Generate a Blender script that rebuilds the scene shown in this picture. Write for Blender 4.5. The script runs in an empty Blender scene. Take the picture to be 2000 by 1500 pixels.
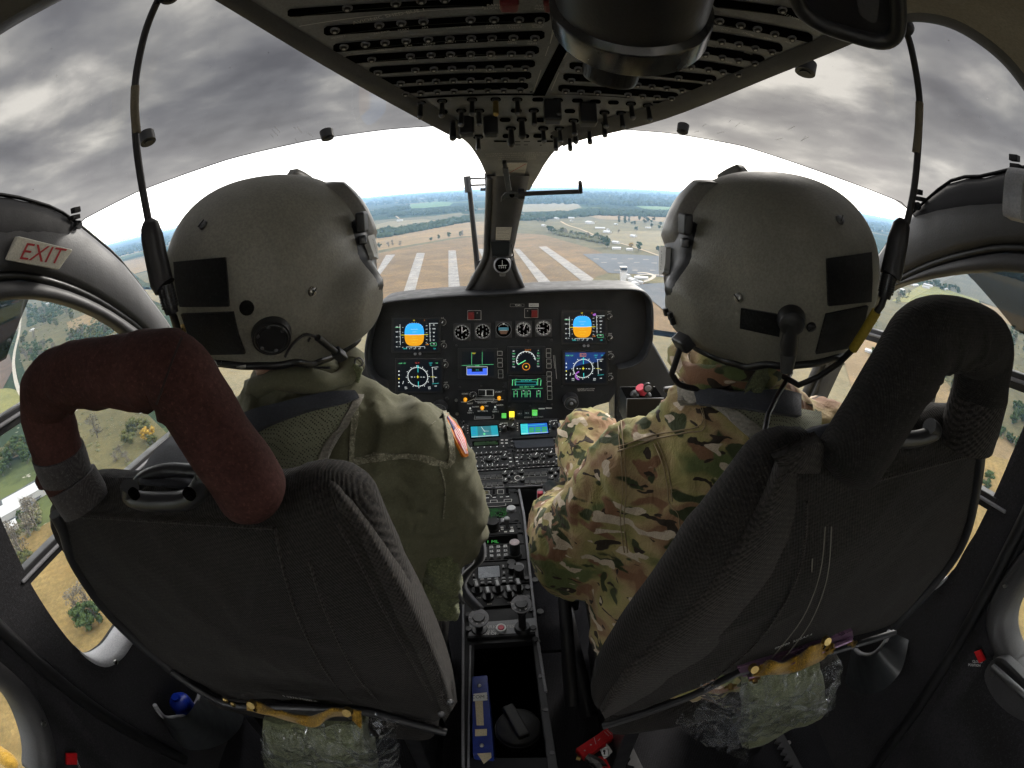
import bpy, bmesh, math, random
from mathutils import Vector, Matrix, noise
from mathutils.bvhtree import BVHTree
from mathutils.geometry import tessellate_polygon
random.seed(7)
V = Vector
sc = bpy.context.scene
COL = sc.collection

# ------------------------------------------------------------------ camera, world, sun, exposure
FP = 955.0                                   # fisheye: pixels (of a 2000 px wide picture) per radian
PITCH, ROLL = math.radians(23.2), math.radians(-1.6)
Fw = V((0, math.cos(PITCH), -math.sin(PITCH)))
U0 = V((0, math.sin(PITCH), math.cos(PITCH)))
R0 = V((1, 0, 0))
Rt = R0*math.cos(ROLL) + U0*math.sin(ROLL)
Up = U0*math.cos(ROLL) - R0*math.sin(ROLL)
cam = bpy.data.cameras.new('camera')
cam_ob = bpy.data.objects.new('camera', cam)
COL.objects.link(cam_ob)
cam.type = 'PANO'
cp = cam if hasattr(cam, 'panorama_type') else cam.cycles
cp.panorama_type = 'FISHEYE_LENS_POLYNOMIAL'
cp.fisheye_fov = math.radians(200)
cp.fisheye_polynomial_k0 = 0
cp.fisheye_polynomial_k1 = -1/(FP*0.018)
cp.fisheye_polynomial_k2 = cp.fisheye_polynomial_k3 = cp.fisheye_polynomial_k4 = 0
cam.sensor_fit = 'HORIZONTAL'
cam.sensor_width, cam.sensor_height = 36, 27
cam.clip_start, cam.clip_end = 0.01, 200000
cam_ob.matrix_world = Matrix((Rt, Up, -Fw)).transposed().to_4x4()
sc.camera = cam_ob

sc.view_settings.view_transform = 'Standard'
sc.view_settings.look = 'None'
sc.view_settings.gamma = 1
sc.view_settings.exposure = 1.15
sc.render.engine = 'CYCLES'
sc.cycles.use_denoising = True
sc.cycles.max_bounces = 10
sc.cycles.diffuse_bounces = 5
sc.cycles.transparent_max_bounces = 24
sc.cycles.sample_clamp_indirect = 8
sc.cycles.volume_bounces = 0

SUN_EL, SUN_AZ = math.radians(24), math.radians(28)     # azimuth clockwise from +Y
world = bpy.data.worlds.new('World')
sc.world = world
world.use_nodes = True
def build_world():
    nt = world.node_tree; N = nt.nodes; L = nt.links
    N.clear()
    def nd(t, **k):
        n = N.new(t)
        for a, b in k.items(): setattr(n, a, b)
        return n
    def mth(op, a, b=None, c=None):
        n = nd('ShaderNodeMath', operation=op)
        for i, x in enumerate((a, b, c)):
            if x is None: continue
            if isinstance(x, (int, float)): n.inputs[i].default_value = x
            else: L.new(x, n.inputs[i])
        return n.outputs[0]
    def ramp(f, pts):
        n = nd('ShaderNodeValToRGB')
        e = n.color_ramp.elements
        while len(e) < len(pts): e.new(0.5)
        for k, (p, c) in enumerate(pts):
            e[k].position = p; e[k].color = (*c, 1) if len(c) == 3 else c
        L.new(f, n.inputs[0]); return n.outputs[0]
    out = nd('ShaderNodeOutputWorld'); bg = nd('ShaderNodeBackground')
    L.new(bg.outputs[0], out.inputs[0])
    tc = nd('ShaderNodeTexCoord')
    sep = nd('ShaderNodeSeparateXYZ'); L.new(tc.outputs['Generated'], sep.inputs[0])
    zc = mth('MAXIMUM', sep.outputs[2], 0.0)
    den = mth('ADD', zc, 0.22)
    u = mth('DIVIDE', sep.outputs[0], den); v = mth('DIVIDE', sep.outputs[1], den)
    cmb = nd('ShaderNodeCombineXYZ'); L.new(u, cmb.inputs[0]); L.new(v, cmb.inputs[1])
    def fbm(scale, det, rough, sx, sy, off, dist=0.0):
        mp = nd('ShaderNodeMapping'); L.new(cmb.outputs[0], mp.inputs[0])
        mp.inputs['Scale'].default_value = (sx, sy, 1); mp.inputs['Location'].default_value = off
        n = nd('ShaderNodeTexNoise'); n.inputs['Scale'].default_value = scale
        n.inputs['Detail'].default_value = det; n.inputs['Roughness'].default_value = rough
        n.inputs['Distortion'].default_value = dist
        L.new(mp.outputs[0], n.inputs['Vector']); return n.outputs['Fac']
    big = fbm(1.0, 3, .5, .9, 1.0, (3.1, 7.7, 0), .5)
    med = fbm(2.4, 5, .5, .95, 1.0, (1.7, 2.2, 0), .25)
    fine = fbm(10.0, 4, .5, .8, 1.2, (5, 1, 0))
    f = mth('ADD', mth('MULTIPLY', big, .55), mth('ADD', mth('MULTIPLY', med, .38), mth('MULTIPLY', fine, .06)))
    # the cloud deck is thinner (brighter) towards the front right where the sun stands
    sd = V((math.sin(SUN_AZ)*math.cos(SUN_EL), math.cos(SUN_AZ)*math.cos(SUN_EL), math.sin(SUN_EL)))
    dp = nd('ShaderNodeVectorMath', operation='DOT_PRODUCT')
    L.new(tc.outputs['Generated'], dp.inputs[0]); dp.inputs[1].default_value = sd
    glow = mth('POWER', mth('MAXIMUM', dp.outputs['Value'], 0.0), 5.0)
    f2 = mth('ADD', f, mth('MULTIPLY', glow, .035))
    cl = ramp(f2, [(.38, (4.2, 4.2, 4.6)), (.46, (6.4, 6.4, 6.8)), (.52, (9.4, 9.3, 9.3)), (.565, (14.5, 14.1, 13.4)), (.62, (24, 23, 21.2))])
    hz = mth('POWER', mth('SUBTRACT', 1.0, mth('MINIMUM', mth('MULTIPLY', zc, 4.2), 1.0)), 1.6)
    mixh = nd('ShaderNodeMix', data_type='RGBA'); L.new(mth('MULTIPLY', hz, .72), mixh.inputs[0])
    L.new(cl, mixh.inputs[6]); mixh.inputs[7].default_value = (25, 24, 23, 1)
    sky = nd('ShaderNodeTexSky', sky_type='NISHITA', sun_disc=False, sun_elevation=SUN_EL, sun_rotation=SUN_AZ)
    sky.air_density = 1.0; sky.dust_density = 2.0
    mixs = nd('ShaderNodeMix', data_type='RGBA'); mixs.inputs[0].default_value = .94   # thick overcast over the clear sky
    L.new(sky.outputs[0], mixs.inputs[6]); L.new(mixh.outputs[2], mixs.inputs[7])
    L.new(mixs.outputs[2], bg.inputs[0]); bg.inputs[1].default_value = 0.12
build_world()
sun = bpy.data.lights.new('sun', 'SUN'); sun.energy = 2.0; sun.angle = math.radians(12); sun.color = (1, .94, .86)
sun_ob = bpy.data.objects.new('sun', sun); COL.objects.link(sun_ob)
sun_dir = V((math.sin(SUN_AZ)*math.cos(SUN_EL), math.cos(SUN_AZ)*math.cos(SUN_EL), math.sin(SUN_EL)))
sun_ob.rotation_euler = sun_dir.to_track_quat('Z', 'Y').to_euler()

# ------------------------------------------------------------------ helpers
def ray(px, py):
    dx = px-1000; dy = 750-py; r = math.hypot(dx, dy) or 1e-9; t = r/FP
    return Rt*(dx/r*math.sin(t)) + Up*(dy/r*math.sin(t)) + Fw*math.cos(t)
def sm(x): x = min(max(x, 0), 1); return x*x*(3-2*x)
def at(px, py, ax, val):
    d = ray(px, py); i = 'xyz'.index(ax)
    return d*(val/d[i])
def dist(px, py, d): return ray(px, py)*d
class Plane:
    """A flat face of the cockpit; P(px, py, off) is the spot on it seen at that pixel, lifted by off metres."""
    def __init__(s, p, n, zoom=None, up=None):
        s.p = V(p); s.n = V(n).normalized(); s.zoom = zoom
        upv = V(up or (0, 0, 1))
        s.ey = (upv - s.n*upv.dot(s.n)).normalized(); s.ex = s.ey.cross(s.n).normalized()
    def z(s, x0, y0, k):  return Plane2(s, x0, y0, k)
    def P(s, px, py, off=0.0):
        d = ray(px, py); return d*(s.p.dot(s.n)/d.dot(s.n)) + s.n*off
class Plane2:
    def __init__(s, b, x0, y0, k): s.b, s.x0, s.y0, s.k = b, x0, y0, k; s.n, s.ex, s.ey = b.n, b.ex, b.ey
    def P(s, x, y, off=0.0): return s.b.P(s.x0+x/s.k, s.y0+y/s.k, off)

def cr(pts, n=8, closed=False):
    """Catmull-Rom through points."""
    pts = [V(p) for p in pts]; out = []; m = len(pts)
    rng = range(m if closed else m-1)
    for i in rng:
        if closed: a, b, c, d = pts[(i-1) % m], pts[i], pts[(i+1) % m], pts[(i+2) % m]
        else: a, b, c, d = pts[max(i-1, 0)], pts[i], pts[i+1], pts[min(i+2, m-1)]
        for k in range(n):
            t = k/n
            out.append(.5*((2*b)+(c-a)*t+(2*a-5*b+4*c-d)*t*t+(3*b-a-3*c+d)*t**3))
    if not closed: out.append(pts[-1].copy())
    return out
def cr2(pts, n=6, closed=False):
    return [(q.x, q.y) for q in cr([(p[0], p[1], 0) for p in pts], n, closed)]
def resample(pts, n):
    pts = [V(p) for p in pts]
    L = [0]
    for a, b in zip(pts, pts[1:]): L.append(L[-1]+(b-a).length)
    out = []; j = 0
    for i in range(n):
        s = L[-1]*i/(n-1)
        while j < len(pts)-2 and L[j+1] < s: j += 1
        t = (s-L[j])/max(L[j+1]-L[j], 1e-12)
        out.append(pts[j].lerp(pts[j+1], min(max(t, 0), 1)))
    return out

class MB:
    """Collects shapes and links them as ONE mesh object."""
    def __init__(s): s.v = []; s.f = []; s.m = []; s.s = []; s.mats = []
    def mi(s, m):
        if m not in s.mats: s.mats.append(m)
        return s.mats.index(m)
    def add(s, vs, fs, m, smooth=False):
        o = len(s.v); s.v.extend(tuple(v) for v in vs); k = s.mi(m)
        for f in fs: s.f.append([o+i for i in f]); s.m.append(k); s.s.append(smooth)
        return s
    def prism(s, pts, ext, m, smooth=False):
        """pts: loop of 3D points (front), ext: vector to the back loop."""
        pts = [V(p) for p in pts]; n = len(pts); ext = V(ext)
        tr = tessellate_polygon([pts])
        vs = pts + [p+ext for p in pts]
        fs = [tuple(t) for t in tr] + [tuple(n+i for i in reversed(t)) for t in tr]
        fs += [(i, (i+1) % n, n+(i+1) % n, n+i) for i in range(n)]
        return s.add(vs, fs, m, smooth)
    def holed(s, outer, holes, ext, m):
        loops = [[V(p) for p in outer]] + [[V(p) for p in h] for h in holes]
        tr = tessellate_polygon(loops); flat = [p for l in loops for p in l]; n = len(flat); ext = V(ext)
        vs = flat + [p+ext for p in flat]
        fs = [tuple(t) for t in tr] + [tuple(n+i for i in reversed(t)) for t in tr]
        o = 0
        for l in loops:
            k = len(l); fs += [(o+i, o+(i+1) % k, n+o+(i+1) % k, n+o+i) for i in range(k)]; o += k
        return s.add(vs, fs, m)
    def face(s, pts, m): return s.add(pts, [tuple(range(len(pts)))], m)
    def box(s, c, sx, sy, sz, m, rot=None):
        c = V(c); R = rot or Matrix.Identity(3)
        vs = [c + R @ V((x*sx/2, y*sy/2, z*sz/2)) for x in (-1, 1) for y in (-1, 1) for z in (-1, 1)]
        return s.add(vs, [(0, 1, 3, 2), (4, 6, 7, 5), (0, 4, 5, 1), (2, 3, 7, 6), (0, 2, 6, 4), (1, 5, 7, 3)], m)
    def bar(s, a, b, w, h, m, up=(0, 0, 1)):
        a, b = V(a), V(b); d = (b-a).normalized(); sd = d.cross(V(up)).normalized(); u = sd.cross(d)
        vs = [p + sd*(i*w/2) + u*(j*h/2) for p in (a, b) for i in (-1, 1) for j in (-1, 1)]
        return s.add(vs, [(0, 1, 3, 2), (4, 6, 7, 5), (0, 4, 5, 1), (2, 3, 7, 6), (0, 2, 6, 4), (1, 5, 7, 3)], m)
    def tube(s, path, r, m, n=12, cap=True, smooth=True, flat=None, up=None):
        path = [V(p) for p in path]; k = len(path)
        rr = r if isinstance(r, (list, tuple)) else [r]*k
        T = [(path[min(i+1, k-1)]-path[max(i-1, 0)]).normalized() for i in range(k)]
        ref = V(up) if up else V((0, 0, 1)) if abs(T[0].z) < .9 else V((1, 0, 0))
        vs = []
        for i in range(k):
            a = (ref - T[i]*ref.dot(T[i])).normalized(); ref = a; b = T[i].cross(a)
            for j in range(n):
                t = 2*math.pi*j/n
                vs.append(path[i] + a*(rr[i]*math.cos(t)*(flat or 1)) + b*(rr[i]*math.sin(t)))
        fs = [(i*n+j, i*n+(j+1) % n, (i+1)*n+(j+1) % n, (i+1)*n+j) for i in range(k-1) for j in range(n)]
        s.add(vs, fs, m, smooth)
        if cap:
            s.add(vs[:n], [tuple(reversed(range(n)))], m); s.add(vs[-n:], [tuple(range(n))], m)
        return s
    def cyl(s, a, b, r0, m, r1=None, n=20, smooth=True):
        return s.tube([a, b], [r0, r0 if r1 is None else r1], m, n, True, smooth)
    def capsule(s, a, b, r0, r1, m, n=14):
        a, b = V(a), V(b); d = (b-a).normalized(); pts = []; rr = []
        for k in range(1, 6): t = math.pi/2*k/5; pts.append(a - d*r0*math.cos(t)); rr.append(max(r0*math.sin(t), 1e-4))
        for k in range(0, 5): t = math.pi/2*k/5; pts.append(b + d*r1*math.sin(t)); rr.append(max(r1*math.cos(t), 1e-4))
        return s.tube(pts, rr, m, n)
    def ell(s, c, rx, ry, rz, m, rot=None, nu=24, nv=14):
        c = V(c); R = rot or Matrix.Identity(3); vs = []
        for i in range(nv+1):
            t = math.pi*(i+.0005)/(nv+.001)
            for j in range(nu):
                p = 2*math.pi*j/nu
                vs.append(c + R @ V((rx*math.sin(t)*math.cos(p), ry*math.sin(t)*math.sin(p), rz*math.cos(t))))
        fs = [(i*nu+j, (i+1)*nu+j, (i+1)*nu+(j+1) % nu, i*nu+(j+1) % nu) for i in range(nv) for j in range(nu)]
        return s.add(vs, fs, m, True)
    def grid(s, rows, m, smooth=True):
        h = len(rows); w = len(rows[0])
        vs = [p for r in rows for p in r]
        fs = [(i*w+j, i*w+j+1, (i+1)*w+j+1, (i+1)*w+j) for i in range(h-1) for j in range(w-1)]
        return s.add(vs, fs, m, smooth)
    # ---- drawing on a Plane (pl): line, rect, disc, ring, text
    def line(s, pl, pts, w, m, off=.0006):
        for a, b in zip(pts, pts[1:]):
            A, B = pl.P(*a, off), pl.P(*b, off); d = (B-A)
            if d.length < 1e-7: continue
            d.normalize(); q = d.cross(pl.n)*(w/2)
            s.face([A-q, B-q, B+q, A+q], m)
        return s
    def rect(s, pl, x0, y0, x1, y1, m, off=.0006, th=None):
        p = [pl.P(x0, y1, off), pl.P(x1, y1, off), pl.P(x1, y0, off), pl.P(x0, y0, off)]
        if th: return s.prism(p, -pl.n*th, m)
        return s.face(p, m)
    def poly(s, pl, pts, m, off=.0006, th=None):
        p = [pl.P(*q, off) for q in pts]
        if th: return s.prism(p, -pl.n*th, m)
        return s.add(p, [tuple(t) for t in tessellate_polygon([p])], m)
    def outline(s, pl, x0, y0, x1, y1, w, m, off=.0006):
        return s.line(pl, [(x0, y0), (x1, y0), (x1, y1), (x0, y1), (x0, y0)], w, m, off)
    def disc(s, pl, x, y, r, m, off=.0006, th=None, r2=None, n=24):
        c = pl.P(x, y, off)
        if th: return s.cyl(c-pl.n*th, c, r, m, r2, n)
        return s.face([c + pl.ex*(r*math.cos(2*math.pi*k/n)) + pl.ey*(r*math.sin(2*math.pi*k/n)) for k in range(n)], m)
    def ring(s, pl, x, y, r, w, m, off=.0006, n=32, a0=0, a1=360):
        c = pl.P(x, y, off); vs = []
        for k in range(n+1):
            t = math.radians(a0+(a1-a0)*k/n); e = pl.ex*math.cos(t)+pl.ey*math.sin(t)
            vs += [c+e*(r-w/2), c+e*(r+w/2)]
        return s.add(vs, [(2*k, 2*k+1, 2*k+3, 2*k+2) for k in range(n)], m)
    def ticks(s, pl, x, y, r0, r1, w, m, n, off=.0007, a0=0, a1=360):
        c = pl.P(x, y, off)
        for k in range(n):
            t = math.radians(a0+(a1-a0)*k/max(n-(0 if a1-a0 == 360 else 1), 1)); e = pl.ex*math.cos(t)+pl.ey*math.sin(t); q = e.cross(pl.n)*(w/2)
            s.face([c+e*r0-q, c+e*r1-q, c+e*r1+q, c+e*r0+q], m)
        return s
    def text(s, body, c, ex, ey, size, m, align='CENTER'):
        vs, fs = glyphs(body, align)
        c = V(c); ex = V(ex).normalized(); ey = V(ey).normalized()
        return s.add([c + ex*(x*size) + ey*((y-.35)*size) for x, y in vs], fs, m)
    def ptext(s, pl, body, x, y, size, m, off=.0008, rot=0, align='CENTER'):
        t = math.radians(rot)
        return s.text(body, pl.P(x, y, off), pl.ex*math.cos(t)+pl.ey*math.sin(t), pl.ey*math.cos(t)-pl.ex*math.sin(t), size, m, align)
    def mesh(s, name):
        me = bpy.data.meshes.new(name)
        me.from_pydata(s.v, [], s.f)
        for m in s.mats: me.materials.append(m)
        me.polygons.foreach_set('material_index', s.m); me.polygons.foreach_set('use_smooth', s.s)
        me.update(); return me
    def build(s, name, parent=None, bevel=0, seg=2, fix=True):
        me = s.mesh(name)
        if fix:
            bm = bmesh.new(); bm.from_mesh(me); bmesh.ops.recalc_face_normals(bm, faces=bm.faces); bm.to_mesh(me); bm.free()
        return link(name, me, parent, bevel, seg)
_gl = {}
def glyphs(body, align):
    k = (body, align)
    if k not in _gl:
        c = bpy.data.curves.new('writing', 'FONT'); c.body = body; c.align_x = align; c.resolution_u = 2
        o = bpy.data.objects.new('writing', c); COL.objects.link(o)
        me = bpy.data.meshes.new_from_object(o.evaluated_get(bpy.context.evaluated_depsgraph_get()))
        _gl[k] = ([(v.co.x, v.co.y) for v in me.vertices], [tuple(p.vertices) for p in me.polygons])
        bpy.data.objects.remove(o); bpy.data.curves.remove(c); bpy.data.meshes.remove(me)
    return _gl[k]
def par(o, p):
    o.parent = p
    M = p.matrix_basis.copy(); q = p.parent
    o.matrix_parent_inverse = wm(p).inverted()
def wm(o):
    return (wm(o.parent) @ o.matrix_parent_inverse @ o.matrix_basis) if o.parent else o.matrix_basis.copy()
def link(name, me, parent=None, bevel=0, seg=2):
    o = bpy.data.objects.new(name, me); COL.objects.link(o)
    if parent: par(o, parent)
    if bevel:
        b = o.modifiers.new('bevel', 'BEVEL'); b.width = bevel; b.segments = seg; b.limit_method = 'ANGLE'; b.angle_limit = math.radians(40)
        for p in me.polygons: p.use_smooth = True
        w = o.modifiers.new('wn', 'WEIGHTED_NORMAL'); w.keep_sharp = True
    return o
def thing(name, label, cat, loc=(0, 0, 0), group=None):
    o = bpy.data.objects.new(name, None); COL.objects.link(o); o.location = loc
    o.empty_display_size = .1
    o['label'] = label; o['category'] = cat
    if group: o['group'] = group
    return o
def tag(o, label, cat, group=None):
    o['label'] = label; o['category'] = cat
    if group: o['group'] = group
    return o
def struct(o): o['kind'] = 'structure'; return o
def stuff(o, label=None, cat=None):
    o['kind'] = 'stuff'
    if label: o['label'] = label; o['category'] = cat
    return o
def remesh(mb, voxel, smooth=6, sub=0):
    """Fuse the collected shapes into one continuous surface."""
    o = bpy.data.objects.new('tmp', mb.mesh('tmp')); COL.objects.link(o)
    r = o.modifiers.new('r', 'REMESH'); r.mode = 'VOXEL'; r.voxel_size = voxel
    w = o.modifiers.new('s', 'SMOOTH'); w.iterations = smooth; w.factor = .6
    me = bpy.data.meshes.new_from_object(o.evaluated_get(bpy.context.evaluated_depsgraph_get()))
    bpy.data.objects.remove(o)
    me.materials.clear()
    for m in mb.mats: me.materials.append(m)
    me.polygons.foreach_set('use_smooth', [True]*len(me.polygons))
    return me
def displace(me, fn):
    me.update()
    nr = [v.normal.copy() for v in me.vertices]
    for v, n in zip(me.vertices, nr): v.co = v.co + n*fn(v.co, n)
    me.update()
def bvh(me): return BVHTree.FromPolygons([v.co.copy() for v in me.vertices], [tuple(p.vertices) for p in me.polygons])
def cast(tree, px, py, off):
    d = ray(px, py)
    loc, nor, i, _ = tree.ray_cast(V((0, 0, 0)), d)
    if loc is None:
        loc, nor, i, _ = tree.find_nearest(d*.62)
    if nor.dot(d) > 0: nor = -nor
    return loc + nor*off, nor
def patch(mb, tree, A, B, m, nu=8, nv=14, off=.0015, th=.0012, soft=0):
    """Thin piece of cloth lying on a surface between two edges traced as polylines A and B."""
    A = resample([(p[0], p[1], 0) for p in A], nv); B = resample([(p[0], p[1], 0) for p in B], nv)
    top = []; bot = []
    for a, b in zip(A, B):
        r = []; q = []
        for i in range(nu):
            t = a.lerp(b, i/(nu-1)); c, n = cast(tree, t.x, t.y, off); r.append(c); q.append(c-n*(th+off*.5))
        top.append(r); bot.append(q)
    for _ in range(soft):
        for g_ in (top, bot):
            h_, w_ = len(g_), len(g_[0])
            new = [[(g_[max(i-1, 0)][j]+g_[min(i+1, h_-1)][j]+g_[i][max(j-1, 0)]+g_[i][min(j+1, w_-1)]+g_[i][j]*2)/6 for j in range(w_)] for i in range(h_)]
            for i in range(h_): g_[i][:] = new[i]
    mb.grid(top, m)
    ring_t = [r[0] for r in top] + top[-1][1:] + [r[-1] for r in reversed(top[:-1])] + list(reversed(top[0][1:-1]))
    ring_b = [r[0] for r in bot] + bot[-1][1:] + [r[-1] for r in reversed(bot[:-1])] + list(reversed(bot[0][1:-1]))
    k = len(ring_t)
    mb.add(ring_t+ring_b, [(i, (i+1) % k, k+(i+1) % k, k+i) for i in range(k)], m, True)
    return mb

# ------------------------------------------------------------------ materials
def newmat(name):
    m = bpy.data.materials.new(name); m.use_nodes = True
    return m, m.node_tree.nodes, m.node_tree.links, m.node_tree.nodes['Principled BSDF']
def noise_node(N, L, vec, scale, det=3, rough=.55, dist=0):
    n = N.new('ShaderNodeTexNoise'); n.inputs['Scale'].default_value = scale; n.inputs['Detail'].default_value = det
    n.inputs['Roughness'].default_value = rough; n.inputs['Distortion'].default_value = dist
    if vec is not None: L.new(vec, n.inputs['Vector'])
    return n.outputs['Fac']
def mapped(N, L, scale=(1, 1, 1), rot=(0, 0, 0), loc=(0, 0, 0)):
    t = N.new('ShaderNodeTexCoord'); mp = N.new('ShaderNodeMapping')
    mp.inputs['Scale'].default_value = scale; mp.inputs['Rotation'].default_value = rot; mp.inputs['Location'].default_value = loc
    L.new(t.outputs['Object'], mp.inputs[0]); return mp.outputs[0]
def mixc(N, L, f, a, b, mode='MIX'):
    n = N.new('ShaderNodeMix'); n.data_type = 'RGBA'; n.blend_type = mode
    for i, x in ((0, f), (6, a), (7, b)):
        if isinstance(x, (int, float)): n.inputs[i].default_value = x
        elif isinstance(x, tuple): n.inputs[i].default_value = (*x, 1) if len(x) == 3 else x
        else: L.new(x, n.inputs[i])
    return n.outputs[2]
def rampn(N, L, f, pts, interp='LINEAR'):
    n = N.new('ShaderNodeValToRGB'); e = n.color_ramp.elements; n.color_ramp.interpolation = interp
    while len(e) < len(pts): e.new(.5)
    for k, (p, c) in enumerate(pts):
        c = (c, c, c) if isinstance(c, (int, float)) else c
        e[k].position = p; e[k].color = (*c, 1)
    L.new(f, n.inputs[0]); return n.outputs[0]
def bumpn(N, L, h, strength, d, B, prev=None):
    b = N.new('ShaderNodeBump'); b.inputs['Strength'].default_value = strength; b.inputs['Distance'].default_value = d
    L.new(h, b.inputs['Height'])
    if prev is not None: L.new(prev, b.inputs['Normal'])
    if B is not None: L.new(b.outputs[0], B.inputs['Normal'])
    return b.outputs[0]
def mat(name, col, rough=.55, metal=0, var=.18, vscale=14, grain=(420, .25, .0006), spec=.5):
    m, N, L, B = newmat(name)
    v = mapped(N, L)
    f = noise_node(N, L, v, vscale, 5, .6)
    c = rampn(N, L, f, [(.3, tuple(x*(1-var) for x in col)), (.7, tuple(min(x*(1+var), 1) for x in col))])
    if grain: c = mixc(N, L, rampn(N, L, noise_node(N, L, v, 330, 3, .7), [(.40, .0), (.62, .38)]), c, tuple(x*.45 for x in col)); c = mixc(N, L, rampn(N, L, noise_node(N, L, v, 9, 8, .75, 1), [(.56, 0.), (.72, .35)]), c, tuple(min(x*1.7, 1) for x in col))
    L.new(c, B.inputs['Base Color'])
    r = rampn(N, L, noise_node(N, L, v, vscale*2.3, 4), [(.3, max(rough-.08, .02)), (.7, min(rough+.1, 1))])
    L.new(r, B.inputs['Roughness']); B.inputs['Metallic'].default_value = metal
    B.inputs['Specular IOR Level'].default_value = spec
    if grain: bumpn(N, L, noise_node(N, L, v, grain[0], 2), grain[1], grain[2], B)
    return m
def cloth(name, col, col2=None, weave=(900, 700), rough=.9, rot=(0, 0, 0), bump=.35, big=5, amt=.6, sheen=.15, rib=.85, fleck=.42):
    """Woven or knitted cloth: fine crossing ribs, worn lighter patches."""
    m, N, L, B = newmat(name)
    v = mapped(N, L, rot=rot); col2 = col2 or tuple(x*1.7 for x in col)
    w = N.new('ShaderNodeTexWave'); w.inputs['Scale'].default_value = weave[0]/6.3; w.inputs['Distortion'].default_value = 1.2; w.inputs['Detail'].default_value = 1
    w.inputs['Detail Scale'].default_value = 3; w.bands_direction = 'X'; L.new(v, w.inputs['Vector'])
    w2 = N.new('ShaderNodeTexWave'); w2.inputs['Scale'].default_value = weave[1]/6.3; w2.inputs['Distortion'].default_value = 1.0; w2.bands_direction = 'Z'; L.new(v, w2.inputs['Vector'])
    h = N.new('ShaderNodeMath'); h.operation = 'MULTIPLY_ADD'; L.new(w.outputs['Fac'], h.inputs[0]); h.inputs[1].default_value = .6
    k = N.new('ShaderNodeMath'); k.operation = 'MULTIPLY'; L.new(w2.outputs['Fac'], k.inputs[0]); k.inputs[1].default_value = .4; L.new(k.outputs[0], h.inputs[2])
    f = noise_node(N, L, v, big, 6, .65)
    c = mixc(N, L, rampn(N, L, f, [(.35, 0.), (.7, amt)]), col, col2)
    c = mixc(N, L, rampn(N, L, h.outputs[0], [(.2, rib), (.6, 0.)]), c, tuple(x*.25 for x in col))
    c = mixc(N, L, rampn(N, L, noise_node(N, L, v, 360, 3, .7), [(.54, 0.), (.70, fleck)]), c, tuple(min(x*2.4, 1) for x in col2)); c = mixc(N, L, rampn(N, L, noise_node(N, L, v, 240, 2, .6), [(.40, fleck), (.52, 0.)]), c, tuple(x*.3 for x in col))
    L.new(c, B.inputs['Base Color']); B.inputs['Roughness'].default_value = rough
    B.inputs['Sheen Weight'].default_value = sheen; B.inputs['Sheen Roughness'].default_value = .5
    B.inputs['Specular IOR Level'].default_value = .2
    b1 = bumpn(N, L, f, .25, .004, None)
    bumpn(N, L, h.outputs[0], bump, .0012, B, b1)
    return m
def emis(name, col, st):
    m, N, L, B = newmat(name)
    B.inputs['Base Color'].default_value = (*[x*.1 for x in col], 1); B.inputs['Roughness'].default_value = .3
    B.inputs['Emission Color'].default_value = (*col, 1); B.inputs['Emission Strength'].default_value = st*.64
    return m
def glass(name, tint, gloss=.05, dirt=0.0):
    m, N, L, B = newmat(name); N.remove(B); out = N['Material Output']
    t = N.new('ShaderNodeBsdfTransparent'); t.inputs[0].default_value = (*tint, 1)
    g = N.new('ShaderNodeBsdfGlossy'); g.inputs['Roughness'].default_value = .03
    fr = N.new('ShaderNodeFresnel'); fr.inputs[0].default_value = 1.2
    k = N.new('ShaderNodeMath'); k.operation = 'MULTIPLY'; L.new(fr.outputs[0], k.inputs[0]); k.inputs[1].default_value = gloss*4
    mx = N.new('ShaderNodeMixShader'); L.new(k.outputs[0], mx.inputs[0]); L.new(t.outputs[0], mx.inputs[1]); L.new(g.outputs[0], mx.inputs[2])
    res = mx.outputs[0]
    if dirt:
        v = mapped(N, L)
        d = noise_node(N, L, v, 190, 2, .5); d2 = noise_node(N, L, v, 5, 5, .6)
        s = rampn(N, L, d, [(.74, 0.), (.80, 1.)]); s2 = rampn(N, L, d2, [(.55, 0.), (.8, .10)])
        a = N.new('ShaderNodeMath'); a.operation = 'MAXIMUM'; L.new(s, a.inputs[0]); L.new(s2, a.inputs[1])
        b = N.new('ShaderNodeMath'); b.operation = 'MULTIPLY'; L.new(a.outputs[0], b.inputs[0]); b.inputs[1].default_value = dirt
        df = N.new('ShaderNodeBsdfDiffuse'); df.inputs[0].default_value = (.25, .23, .2, 1)
        m2 = N.new('ShaderNodeMixShader'); L.new(b.outputs[0], m2.inputs[0]); L.new(res, m2.inputs[1]); L.new(df.outputs[0], m2.inputs[2]); res = m2.outputs[0]
    L.new(res, out.inputs[0])
    return m
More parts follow.
